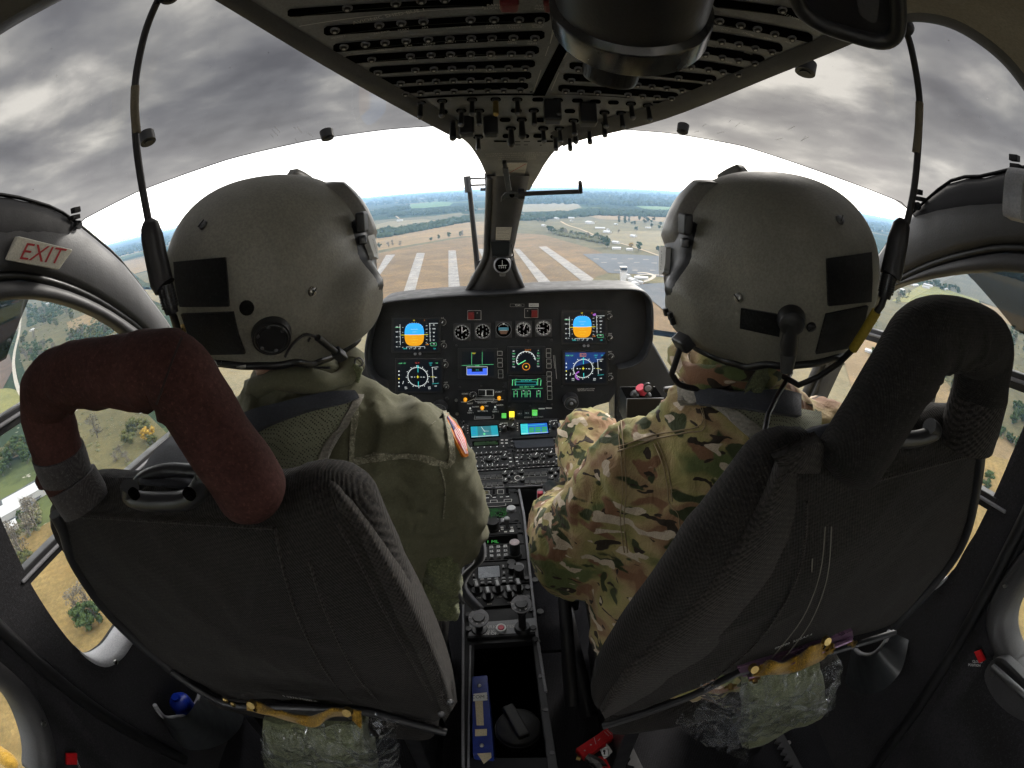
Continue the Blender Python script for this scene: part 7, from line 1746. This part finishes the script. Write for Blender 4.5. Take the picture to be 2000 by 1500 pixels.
fs = [(0, 1+k, 1+(k+1) % n) for k in range(n)]+[(1+a*n+k, 1+(a+1)*n+k, 1+(a+1)*n+(k+1) % n, 1+a*n+(k+1) % n) for a in range(len(RR)-2) for k in range(n)]
mb.add(vs, fs, far_land()); struct(mb.build('ground'))
F = {'brown': field('brown_stubble_field', (.140, .094, .048), .3, .012, (.05, .3, .2)), 'tan': field('tan_field', (.185, .130, .068), .2, .015), 'pale': field('pale_tan_field', (.155, .130, .075), .2, .01),
     'olive': field('olive_pasture', (.100, .086, .040), .35, .012), 'green': field('green_field', (.07, .125, .038), .2, .01), 'ygreen': field('yellow_green_field', (.155, .15, .055), .2, .02), 'grey': field('grey_brown_field', (.085, .08, .06), .25, .012, (.03, 1.0, .3)),
     'orange': field('dry_orange_grass', (.18, .125, .05), .4, .05, (.06, .8, .22), (.19, .15, .06)), 'scrub': field('scrub_land', (.088, .076, .038), .4, .03, None, (.05, .06, .03)), 'dirt': field('bare_dirt', (.32, .25, .17), .15, .05), 'plough': field('ploughed_earth', (.10, .07, .052), .2, .02, (.1, .5, .3)),
     'asphalt': field('old_asphalt', (.088, .092, .10), .12, .03, None, (.09, .095, .10)), 'concrete': field('worn_lane_concrete', (.205, .195, .185), .4, .06, None, (.27, .23, .20)), 'road': field('pale_road', (.34, .31, .27), .1, .1)}
lvl = [0]
def land(name, m, pts, smooth_=False):
    lvl[0] += 1; h = .05+.03*lvl[0]
    p = [G(x, y, h) for x, y in (cr2(pts, 5, True) if smooth_ else pts)]
    b = MB(); b.prism(p, (0, 0, -.02), F[m]); return struct(b.build(name))
def road(name, m, pts, w):
    lvl[0] += 1; h = .05+.03*lvl[0]; p = [G(x, y, h) for x, y in cr2(pts, 6)]
    b = MB(); L_ = []; R_ = []
    for i, q in enumerate(p):
        t = (p[min(i+1, len(p)-1)]-p[max(i-1, 0)]); t.z = 0; t.normalize(); s = V((-t.y, t.x, 0))*w/2; L_.append(q+s); R_.append(q-s)
    b.grid([L_, R_], F[m]); return struct(b.build(name, fix=False))
land('field', 'scrub', [(560, 560), (640, 470), (720, 432), (900, 418), (1100, 418), (1330, 425), (1500, 470), (1600, 620), (1500, 800), (600, 800)])
land('field', 'pale', [(690, 452), (760, 432), (830, 428), (890, 434), (860, 440), (800, 447), (730, 462)])
land('field', 'tan', [(640, 540), (715, 470), (800, 448), (870, 438), (930, 433), (960, 433), (960, 458), (900, 462), (790, 480), (720, 492)])
land('field', 'brown', [(560, 640), (640, 560), (728, 497), (800, 482), (905, 464), (1000, 455), (1060, 458), (1100, 470), (1160, 487), (1200, 505), (1250, 535), (1290, 580), (1360, 660), (1420, 800), (600, 800)])
land('field', 'olive', [(990, 425), (1060, 428), (1110, 436), (1180, 430), (1240, 436), (1330, 446), (1420, 470), (1420, 560), (1320, 520), (1240, 487), (1180, 472), (1100, 455), (1040, 446), (990, 440)])
land('field', 'pale', [(1200, 452), (1330, 452), (1420, 480), (1420, 530), (1320, 508), (1230, 478), (1180, 465)])
land('field', 'pale', [(1020, 400), (1070, 396), (1128, 398), (1136, 405), (1110, 412), (1020, 414)]); land('field', 'tan', [(1150, 421), (1230, 419), (1320, 424), (1320, 434), (1240, 431), (1170, 428)]); land('field', 'green', [(800, 399), (860, 393), (885, 396), (878, 402), (830, 406), (800, 407)]); land('field', 'olive', [(830, 424), (900, 415), (905, 419), (850, 428)]); land('field', 'pale', [(700, 412), (780, 407), (770, 412), (700, 418)]); land('field', 'green', [(1240, 402), (1330, 405), (1330, 412), (1260, 408)])
land('field', 'tan', [(236, 512), (300, 500), (310, 522), (262, 535)]); land('field', 'olive', [(262, 536), (312, 524), (318, 560), (285, 552)])
for i, q in enumerate([[(754, 498), (772, 497), (741, 538), (722, 556)], [(814, 494), (830, 494), (808, 578), (785, 580)], [(876, 489), (890, 489), (900, 575), (876, 575)], [(934, 486), (944, 486), (1000, 575), (976, 575)], [(1004, 486), (1014, 486), (1086, 562), (1062, 565)], [(1052, 482), (1067, 481), (1176, 556), (1150, 560)]]): land('runway_lane', 'concrete', q)
land('apron', 'asphalt', [(1138, 496), (1180, 495), (1285, 500), (1330, 512), (1330, 545), (1240, 535), (1188, 533), (1165, 515)])
for q in [(1165, 505), (1180, 512), (1200, 505), (1212, 513), (1232, 505), (1244, 512), (1262, 506), (1278, 513), (1205, 527), (1240, 527), (1275, 527)]:
    land('apron_marking', 'concrete', [(q[0]-6, q[1]), (q[0]+5, q[1]), (q[0]+5.5, q[1]+1.2), (q[0]-5.5, q[1]+1.2)])
land('field', 'olive', [(1185, 534), (1240, 536), (1330, 548), (1330, 556), (1250, 552), (1150, 553), (1165, 540)])
land('apron', 'asphalt', [(1235, 556), (1300, 552), (1360, 600), (1400, 660), (1330, 640), (1290, 600)])
road('road', 'road', [(1160, 554), (1210, 552), (1250, 551), (1270, 545), (1277, 538), (1262, 533), (1245, 533)], 7); road('road', 'road', [(1255, 545), (1248, 537), (1300, 538), (1360, 548)], 6)
road('road', 'dirt', [(1095, 432), (1110, 440), (1135, 448), (1180, 466), (1230, 480), (1290, 500), (1400, 540)], 9); road('road', 'dirt', [(1115, 438), (1150, 436), (1165, 433)], 6); road('road', 'dirt', [(758, 410), (768, 418), (780, 427)], 10)
# left side
land('field', 'pale', [(-200, 700), (-60, 560), (60, 560), (240, 560), (420, 640), (420, 900), (200, 1000), (-200, 1100)])
land('field', 'scrub', [(28, 570), (110, 565), (200, 590), (240, 640), (200, 680), (120, 720), (60, 760), (40, 700)])
land('field', 'ygreen', [(-60, 600), (0, 604), (50, 586), (42, 612), (0, 632), (-60, 650)]); land('field', 'plough', [(-60, 655), (0, 636), (40, 618), (34, 645), (0, 672), (-60, 690)]); land('field', 'tan', [(130, 630), (180, 608), (220, 615), (170, 640), (135, 645)]); land('field', 'plough', [(-40, 735), (18, 690), (26, 720), (0, 770), (-40, 800)])
land('field', 'ygreen', [(-60, 800), (0, 760), (40, 770), (30, 820), (0, 840), (-60, 880)], True); land('field', 'olive', [(120, 780), (260, 780), (330, 850), (330, 960), (180, 940), (130, 850)])
road('road', 'road', [(62, 560), (46, 590), (41, 618), (37, 650), (28, 690), (27, 720), (36, 760), (60, 800)], 6.5)
road('road', 'road', [(-60, 925), (0, 889), (40, 862), (90, 836), (150, 800)], 5); road('road', 'dirt', [(-60, 955), (0, 906), (60, 880)], 4)
land('field', 'orange', [(-200, 1150), (60, 1040), (130, 1000), (300, 950), (380, 1100), (350, 1400), (100, 1500), (-200, 1600)]); land('apron', 'asphalt', [(-60, 1010), (30, 960), (80, 930), (110, 935), (60, 990), (-20, 1050)])
# right side
land('field', 'scrub', [(1620, 620), (1700, 560), (1760, 545), (1900, 600), (2100, 700), (2100, 900), (1900, 900), (1700, 900)])
land('field', 'grey', [(1795, 547), (1840, 521), (1885, 524), (2000, 566), (2150, 630), (2150, 690), (1995, 620), (1915, 588), (1850, 568)]); land('field', 'pale', [(1835, 521), (1870, 516), (1900, 518), (2000, 551), (2150, 610), (2150, 630), (2000, 566), (1890, 527)])
land('field', 'ygreen', [(1740, 588), (1772, 572), (1800, 556), (1830, 560), (1870, 572), (1912, 586), (1914, 597), (1860, 596), (1800, 592)]); land('field', 'tan', [(1915, 590), (1995, 618), (2150, 680), (2150, 720), (1980, 640), (1930, 610)])
land('field', 'tan', [(1640, 680), (1690, 655), (1740, 660), (1800, 690), (1860, 760), (1860, 1000), (1700, 900)]); land('field', 'tan', [(1900, 820), (1960, 840), (2150, 930), (2150, 1200), (1900, 1250), (1760, 1150), (1860, 950)])
land('field', 'orange', [(1890, 880), (2000, 905), (2100, 960), (2050, 1400), (1880, 1250), (1780, 1150)])
road('road', 'road', [(1800, 640), (1900, 700), (2000, 760), (2150, 850)], 4)

# trees: four kinds, each a trunk and a crown of leaf clumps round limbs
def leafmat(name, a, b):
    m, N, L, B = newmat(name); v = mapped(N, L); f = noise_node(N, L, v, .9, 4, .7); c = rampn(N, L, f, [(.35, a), (.65, b)])
    oi = N.new('ShaderNodeObjectInfo'); c = mixc(N, L, rampn(N, L, oi.outputs['Random'], [(0, 0.), (1, .45)]), c, tuple(x*1.5 for x in b))
    L.new(c, B.inputs['Base Color']); B.inputs['Roughness'].default_value = .9; B.inputs['Specular IOR Level'].default_value = .1; return m
M['bark'] = mat('tree_bark', (.10, .085, .07), .9, grain=None)
LM = {'green': leafmat('dark_leaves', (.022, .036, .014), (.055, .080, .028)), 'grey': leafmat('bare_winter_twigs', (.085, .075, .060), (.16, .14, .11)), 'olive': leafmat('olive_leaves', (.045, .055, .02), (.10, .10, .04)), 'gold': leafmat('autumn_leaves', (.16, .10, .015), (.34, .22, .04))}
def tree_proto(kind, sd, H=11.0):
    r = random.Random(sd); t = MB(); t.tube([V((0, 0, -.3)), V((.1, 0, H*.25)), V((.2, .1, H*.5)), V((.15, .1, H*.78))], [.34, .27, .18, .05], M['bark'], 8)
    c = MB(); m = LM[kind]; lumps = []
    nl = 15 if kind != 'grey' else 13
    for i in range(nl):
        a = r.uniform(0, 6.28); hh = r.uniform(.30, .92); rad = H*.34*math.sin(math.pi*min(max((hh-.12)/.95, .1), 1))*r.uniform(.35, 1.0)
        p = V((rad*math.cos(a), rad*math.sin(a), H*hh)); lumps.append((p, H*r.uniform(.09, .17)))
        t.tube([V((.1, .05, H*hh*.55)), p*.6+V((0, 0, p.z*.36)), p], [.11, .07, .02], M['bark'], 5)
    for p, s in lumps:
        if kind != 'grey': c.ell(p, s*.78, s*.78, s*.66, m, None, 8, 5)
        for k in range(70 if kind != 'grey' else 46):
            d = V((r.gauss(0, 1), r.gauss(0, 1), r.gauss(0, 1))).normalized(); q = p + V((d.x*s, d.y*s, d.z*s*.85))*r.uniform(.75, 1.25); e = d.orthogonal().normalized(); f = d.cross(e); aa = r.uniform(0, 6.28); e, f = e*math.cos(aa)+f*math.sin(aa), f*math.cos(aa)-e*math.sin(aa)
            tl = d*r.uniform(-.6, .6); z = H*.036*r.uniform(.5, 1.3); w = z*(1 if kind != 'grey' else .35)
            c.add([q-e*z, q-f*w+tl*z, q+e*z, q+f*w-tl*z], [(0, 1, 2, 3)], m)
    return t.mesh('trunk'), c.mesh('crown')
PROT = {k: [tree_proto(k, s+i*13) for i in range(2)] for k, s in (('green', 1), ('grey', 2), ('olive', 3), ('gold', 4))}
rt = random.Random(11); made = {}
def tree(px, py, h, kind, label, group):
    b = G(px, py); k = rt.randrange(2); s = h/11.0*rt.uniform(.85, 1.15); key = (kind, k)
    e = bpy.data.objects.new('tree', None); COL.objects.link(e); e.location = b; e.rotation_euler = (0, 0, rt.uniform(0, 6.28)); e.scale = (s*rt.uniform(.9, 1.15), s, s*rt.uniform(.85, 1.1))
    e['label'] = label; e['category'] = 'tree'; e['group'] = group
    for nm, me in zip(('trunk', 'crown'), PROT[kind][k]):
        o = bpy.data.objects.new(nm, me); COL.objects.link(o); o.parent = e
def grove(pts, kind, h, label, group, jit=1.5):
    for (x, y) in pts: tree(x+rt.uniform(-jit, jit), y+rt.uniform(-jit*.4, jit*.4), h, rt.choice(kind) if isinstance(kind, list) else kind, label, group)
def scatter(n, poly, seed=0):
    r = random.Random(seed); xs = [p[0] for p in poly]; ys = [p[1] for p in poly]; out = []
    while len(out) < n:
        x, y = r.uniform(min(xs), max(xs)), r.uniform(min(ys), max(ys)); ins = False; j = len(poly)-1
        for i in range(len(poly)):
            if (poly[i][1] > y) != (poly[j][1] > y) and x < (poly[j][0]-poly[i][0])*(y-poly[i][1])/(poly[j][1]-poly[i][1])+poly[i][0]: ins = not ins
            j = i
        if ins: out.append((x, y))
    return out
gf = 'trees round the airfield'
grove([(735, 486), (741, 484), (760, 482), (766, 480), (782, 480), (843, 471), (858, 468), (876, 464), (898, 462), (904, 461)], ['olive', 'grey', 'green'], 17, 'tree in the hedge line beyond the runway lanes', gf)
grove([(1072, 453), (1078, 455), (1084, 456), (1098, 458), (1104, 460), (1115, 459), (1124, 463), (1133, 462), (1142, 465), (1150, 466), (1157, 470), (1165, 468), (1172, 473), (1178, 476), (1184, 472)], ['green', 'grey', 'grey', 'olive'], 19, 'tree in the belt between the lanes and the farm buildings', gf)
grove([(1187, 484)], 'green', 26, 'round dark green tree left of the white farm roofs beyond the apron', gf); grove([(1246, 490)], 'green', 24, 'round dark green tree standing alone beside the dirt road', gf); grove([(1242, 452)], 'green', 20, 'dark tree standing alone on the yellow green pasture', gf); grove([(1208, 455)], 'grey', 12, 'small bare tree on the yellow green pasture', gf); grove([(1233, 484)], 'gold', 15, 'rust brown tree beside the dirt road', gf)
grove(scatter(26, [(1202, 432), (1230, 425), (1270, 428), (1318, 444), (1318, 452), (1280, 450), (1240, 442), (1205, 440)], 4), ['green', 'green', 'olive'], 18, 'dark green tree in the grove beside the right helmet', gf)
grove(scatter(16, [(1272, 490), (1320, 488), (1330, 500), (1290, 496)], 5), 'green', 12, 'dark tree in the hedge left of the right helmet', gf); grove(scatter(14, [(1046, 430), (1068, 428), (1068, 436), (1050, 436)], 6), ['grey', 'green'], 15, 'tree in the clump left of the farm buildings', gf)
gl2 = 'trees seen through the left door window'
grove(scatter(34, [(52, 575), (108, 566), (165, 590), (150, 622), (90, 650), (52, 640)], 7), ['green', 'green', 'olive', 'grey'], 23, 'tree in the wood behind the left door window', gl2, 0)
grove(scatter(17, [(40, 658), (105, 655), (112, 700), (70, 715), (42, 700)], 8), ['green', 'olive', 'grey'], 17, 'tree in the clump right of the pale road', gl2, 0); grove(scatter(7, [(-5, 668), (28, 660), (24, 690), (-5, 705)], 9), ['green', 'olive'], 12, 'tree in the clump left of the pale road', gl2, 0); grove(scatter(22, [(130, 650), (200, 625), (235, 650), (150, 680)], 19), ['olive', 'grey'], 14, 'low scrubby tree above the maroon hoop', gl2, 0)
grove([(192, 858)], 'grey', 24, 'bare grey tree framed by the maroon padded hoop', gl2, 0); grove([(272, 838), (286, 846), (262, 852), (300, 870), (255, 870)], 'olive', 14, 'green tree at the edge of the maroon padded hoop', gl2, 0); grove([(296, 858), (290, 866)], 'gold', 12, 'yellow autumn tree at the edge of the maroon padded hoop', gl2, 0); grove([(240, 895), (252, 905), (228, 905)], 'grey', 11, 'small bush low inside the maroon padded hoop', gl2, 0)
grove(scatter(22, [(-10, 895), (60, 862), (88, 880), (40, 920), (-10, 945)], 10), ['green', 'olive', 'green'], 14, 'tree in the hedge above the white warehouse', gl2, 0)
grove([(35, 1065), (62, 1050), (50, 1090), (75, 1035)], 'grey', 22, 'large bare grey tree below the white warehouse', gl2, 0); grove([(32, 1110), (60, 1105), (20, 1085)], 'olive', 14, 'green bush beside the lower left window rail', gl2, 0); grove([(178, 1232), (198, 1222), (165, 1215)], 'green', 14, 'green bush in the dry orange grass at lower left', gl2, 0); grove([(160, 1200), (182, 1188)], 'grey', 16, 'bare grey tree in the dry orange grass at lower left', gl2, 0); grove([(44, 1015)], 'green', 8, 'green bush right of the white warehouse', gl2, 0)
grr = 'trees seen through the right door window'
grove(scatter(30, [(1800, 556), (1815, 548), (1850, 557), (1878, 570), (1874, 575), (1840, 568)], 12), 'green', 13, 'dark tree in the belt behind the yellow green field', grr, 0); grove(scatter(9, [(1752, 578), (1775, 566), (1772, 575), (1758, 584)], 13), ['green', 'grey'], 10, 'tree beside the houses on the yellow green field', grr, 0)
grove(scatter(7, [(1700, 690), (1735, 700), (1728, 725), (1700, 715)], 14), ['green', 'olive'], 11, 'tree between the right helmet and the black hoop', grr, 0); grove(scatter(8, [(1840, 735), (1862, 720), (1862, 770), (1845, 775)], 15), ['green', 'olive'], 9, 'tree framed by the black padded hoop', grr, 0)
grove(scatter(12, [(1962, 640), (2010, 650), (2010, 690), (1975, 690)], 16), ['green', 'grey', 'olive'], 12, 'tree right of the black hoop above the window rail', grr, 0); grove(scatter(10, [(1955, 790), (1990, 800), (2005, 830), (1968, 830)], 17), 'green', 12, 'evergreen tree right of the black hoop below the window rail', grr, 0)
grove(scatter(12, [(1930, 838), (1955, 845), (2010, 880), (2000, 890), (1940, 858)], 18), 'green', 9, 'evergreen in the hedge beside the right seat', grr, 0); grove([(1926, 945), (1920, 958)], 'green', 10, 'green tree standing alone beside the right seat edge', grr, 0)
# far woods that read as one mass
def woods(name, label, strips, m, seed):
    r = random.Random(seed); b = MB()
    for (x0, y0, x1, y1, n, sp, h) in strips:
        for i in range(n):
            t = r.random(); c = G(x0+(x1-x0)*t, y0+(y1-y0)*t+r.uniform(-sp, sp)); s = h*r.uniform(.5, 1.1); b.ell(c+V((0, 0, s*.4)), s*r.uniform(.6, 1.1), s*r.uniform(.6, 1.1), s*.7, m, None, 6, 4)
            for k in range(9):
                d = V((r.gauss(0, 1), r.gauss(0, 1), abs(r.gauss(0, 1)))).normalized(); e = d.orthogonal()*s*.22; f = d.cross(e); q = c+V((0, 0, s*.4))+d*s*.85; b.add([q-e, q-f, q+e+d*s*.1, q+f], [(0, 1, 2, 3)], m)
    o = b.build(name, None, fix=False)
    me = o.data
    for v in me.vertices: q = v.co*.12; v.co += V((noise.noise(q), noise.noise(q+V((5, 0, 0))), noise.noise(q+V((0, 7, 0)))*.7))*1.8
    stuff(o, label, 'woodland')
woods('woodland', 'bands of dark woodland crossing the farmland out to the horizon', [(690, 470, 760, 452, 130, 3, 14), (740, 462, 925, 428, 420, 4, 15), (760, 420, 930, 408, 330, 4, 18), (690, 425, 800, 405, 200, 4, 20), (700, 398, 930, 385, 300, 5, 28), (1020, 428, 1160, 418, 420, 4, 16), (1140, 416, 1330, 421, 520, 4, 18), (1030, 392, 1330, 398, 400, 6, 28), (1020, 380, 1330, 386, 300, 5, 40), (690, 392, 930, 376, 260, 3, 40), (205, 500, 330, 470, 240, 8, 26), (1690, 440, 1760, 450, 160, 8, 28), (1880, 512, 2050, 560, 420, 5, 16), (-30, 590, 60, 566, 120, 4, 14), (55, 620, 130, 590, 260, 22, 7), (130, 660, 225, 640, 160, 14, 5), (45, 690, 105, 680, 90, 18, 5)], leafmat('far_wood_leaves', (.018, .028, .014), (.042, .058, .026)), 21)
woods('shrubs', 'low scrub and bushes dotted over the rough ground on both sides', [(-20, 700, 40, 640, 30, 20, 3), (60, 640, 220, 600, 150, 26, 3.5), (130, 820, 320, 900, 120, 40, 2.2), (-20, 900, 90, 860, 120, 14, 3.5), (20, 1060, 80, 1010, 50, 30, 3), (1700, 640, 1760, 700, 70, 22, 3), (1840, 700, 2010, 690, 130, 50, 2.6), (1920, 830, 2010, 880, 60, 10, 3), (1750, 590, 1780, 570, 40, 6, 4), (1080, 455, 1190, 475, 160, 3, 8)], leafmat('scrub_leaves', (.05, .055, .026), (.12, .115, .06)), 22)
# buildings
WM = {'white': mat('white_wall', (.45, .44, .42), .7, grain=None), 'metal': mat('white_metal_roof', (.38, .385, .39), .6, grain=None), 'brick': mat('red_roof', (.30, .14, .09), .8, grain=None), 'greyroof': mat('grey_roof', (.26, .26, .26), .8, grain=None), 'dark': mat('dark_cab_glass', (.03, .035, .04), .2, grain=None)}
def house(px, py, w, d, h, rot, roof, label, cat='house', group='farm and airfield buildings', wall='white', pitch=.35):
    c = G(px, py); e = thing('house' if cat == 'house' else cat.replace(' ', '_'), label, cat, c, group); R_ = Matrix.Rotation(rot, 3, 'Z'); hd = h+w*.5*pitch
    b = MB(); P_ = lambda x, y, z: c+R_ @ V((x, y, z)); s = []
    for y in (-d/2, d/2): s.append([P_(-w/2, y, 0), P_(w/2, y, 0), P_(w/2, y, h), P_(0, y, hd), P_(-w/2, y, h)])
    b.add(s[0]+s[1], [(0, 1, 2, 3, 4), (9, 8, 7, 6, 5), (0, 5, 6, 1), (1, 6, 7, 2), (4, 9, 5, 0)], WM[wall]); b.build('wall', e)
    b = MB(); o = .5
    for sx in (-1, 1): b.prism([P_(0, -d/2-o, hd+.25), P_(0, d/2+o, hd+.25), P_(sx*(w/2+o), d/2+o, h+.1), P_(sx*(w/2+o), -d/2-o, h+.1)], (0, 0, -.2), WM[roof])
    b.build('roof', e)
    b = MB(); k = max(2, int(d/5))
    for i in range(k):
        y = -d/2+d*(i+.5)/k
        for sx in (-1, 1): b.box(P_(sx*(w/2+.02), y, h*.55), .08, 1.3, 1.4, WM['dark'], R_)
    b.build('window', e) if False else None
    return e
for q in [(1087, 428, 14, 30, 6, .3, 'metal', 'long white barn, leftmost of the farm buildings beyond the lanes'), (1116, 427, 14, 26, 5, 1.2, 'metal', 'white shed behind the dirt road junction'), (1152, 437, 22, 34, 7, .5, 'metal', 'large white barn on the green pasture right of the dirt road'), (1116, 432, 10, 14, 4, .2, 'greyroof', 'small grey roofed house beside the dirt road junction'), (1172, 447, 12, 34, 4, 1.3, 'metal', 'long low white building behind the tree belt'), (1186, 455, 16, 22, 5, .8, 'metal', 'white building right of the tree belt'), (1188, 450, 10, 14, 4, .1, 'greyroof', 'grey roofed house right of the long low building'), (1062, 442, 12, 14, 5, .6, 'metal', 'small white shed at the left end of the tree belt'), (1123, 459, 12, 15, 4, .4, 'metal', 'white house in front of the tree belt'), (1150, 464, 10, 24, 4, 1.4, 'metal', 'long white house in front of the tree belt'), (1237, 463, 14, 16, 5, .7, 'metal', 'white house alone on the pale pasture'), (1203, 476, 14, 16, 5, .9, 'metal', 'white house beside the round dark tree'), (1204, 487, 10, 20, 4, 1.5, 'metal', 'low white shed below the round dark tree'), (1229, 489, 9, 14, 4, 1.5, 'metal', 'small white shed beside the rust brown tree'), (1203, 439, 9, 12, 4, .4, 'metal', 'white cabin at the left end of the grove'), (1266, 446, 8, 20, 4, 1.4, 'metal', 'white cabin in front of the grove'), (781, 432, 12, 30, 6, 1.5, 'metal', 'white barn in the pale field left of the wiper'), (900, 436, 12, 26, 6, 1.5, 'metal', 'white shed at the wood edge beside the wiper')]: house(*q)
tw = thing('control_tower', 'white airfield control tower with dark glazed cab beside the apron', 'tower', G(1217, 549)); c = G(1217, 549)
b = MB(); b.box(c+V((0, 0, 8)), 9, 9, 16, WM['white']); b.build('shaft', tw); b = MB(); b.box(c+V((0, 0, 17.2)), 10.5, 10.5, .8, WM['white']); b.box(c+V((0, 0, 23)), 10.5, 10.5, 1.0, WM['white']); b.build('roof', tw); b = MB(); b.box(c+V((0, 0, 20)), 9, 9, 5, WM['dark']); b.build('glazed_cab', tw)
for q in [(1236, 551, 11, 14, 5, .3, 'metal', 'white block right of the control tower foot', 'building'), (1252, 546, 9, 22, 4, 1.4, 'metal', 'long white hut above the curved road', 'building'), (1241, 557, 8, 12, 4, .2, 'metal', 'white hut below the control tower', 'building'), (1225, 544, 8, 10, 6, .1, 'metal', 'white annex touching the control tower', 'building'), (1250, 553, 6, 10, 3, .8, 'metal', 'small white cabin inside the curved road', 'building')]: house(*q)
for q in [(62, 972, 16, 46, 6, -.55, 'metal', 'long white warehouse behind the left seat edge', 'warehouse'), (12, 1012, 18, 30, 6, -.55, 'metal', 'white warehouse at the left picture edge', 'warehouse'), (14, 1040, 8, 20, 4, -.55, 'metal', 'white lorry shed below the left warehouse', 'warehouse'), (63, 647, 10, 14, 4, .4, 'metal', 'white house right of the pale road by the wood', 'house'), (18, 667, 9, 12, 4, .9, 'metal', 'white house left of the pale road', 'house'), (92, 595, 10, 16, 4, .2, 'metal', 'white house in the wood behind the left window', 'house'), (85, 621, 10, 16, 4, 1.0, 'greyroof', 'grey roofed house in the wood behind the left window', 'house'), (278, 806, 6, 9, 3, .8, 'brick', 'red roofed hut framed by the maroon padded hoop', 'house'), (30, 592, 14, 40, 6, -.9, 'brick', 'long red roofed shed at the far edge of the green field', 'house'), (8, 598, 12, 30, 5, -.9, 'metal', 'white shed at the far edge of the green field', 'house')]: house(*q[:8], cat=q[8], group='buildings left of the aircraft')
for q in [(1812, 560, 10, 24, 5, .9, 'metal', 'white barn on the yellow green field, farther one', 'house'), (1808, 564, 9, 18, 5, .9, 'greyroof', 'grey roofed barn on the yellow green field', 'house'), (1786, 559, 9, 30, 4, 1.9, 'metal', 'long white shed left of the barns', 'house'), (1760, 554, 12, 16, 4, .4, 'metal', 'white house at the left end of the yellow green field', 'house'), (1763, 569, 9, 10, 4, .4, 'metal', 'small white house beside the clump of trees', 'house'), (1846, 567, 9, 26, 4, 1.9, 'greyroof', 'grey shed in front of the dark tree belt', 'house'), (1787, 543, 10, 22, 4, .5, 'metal', 'white house behind the dark tree belt', 'house'), (1697, 691, 7, 9, 4, .5, 'metal', 'white roofed house between helmet and black hoop', 'house'), (1800, 536, 12, 22, 4, .5, 'brick', 'red roofed house behind the dark tree belt', 'house')]: house(*q[:8], cat=q[8], group='buildings right of the aircraft')
# round field markers on the grey field
for i, q in enumerate([(1885, 535.5), (1920, 545.5), (1941, 551.5), (1955, 556), (1963, 559), (1968, 559.5), (1984, 565), (1994, 568)]):
    b = MB(); c = G(*q, .2); b.cyl(c, c+V((0, 0, 1.6)), 1.7, WM['white'], 1.6, 12); o = b.build('hay_bale'); tag(o, 'white wrapped bale in the row along the grey field', 'bale', 'white bales along the grey field')
# air
hz_m = bpy.data.materials.new('pale_air'); hz_m.use_nodes = True; nt = hz_m.node_tree; nt.nodes.remove(nt.nodes['Principled BSDF'])
pv = nt.nodes.new('ShaderNodeVolumePrincipled'); pv.inputs['Color'].default_value = (.42, .68, 1, 1); pv.inputs['Density'].default_value = 7e-5; pv.inputs['Anisotropy'].default_value = .2
nt.links.new(pv.outputs[0], nt.nodes['Material Output'].inputs['Volume'])
b = MB(); b.box((0, 0, (GZ-1+3)/2), 62000, 62000, 3-GZ+1, hz_m); hz_o = b.build('haze'); stuff(hz_o, 'pale blue air haze over the far farmland', 'haze')
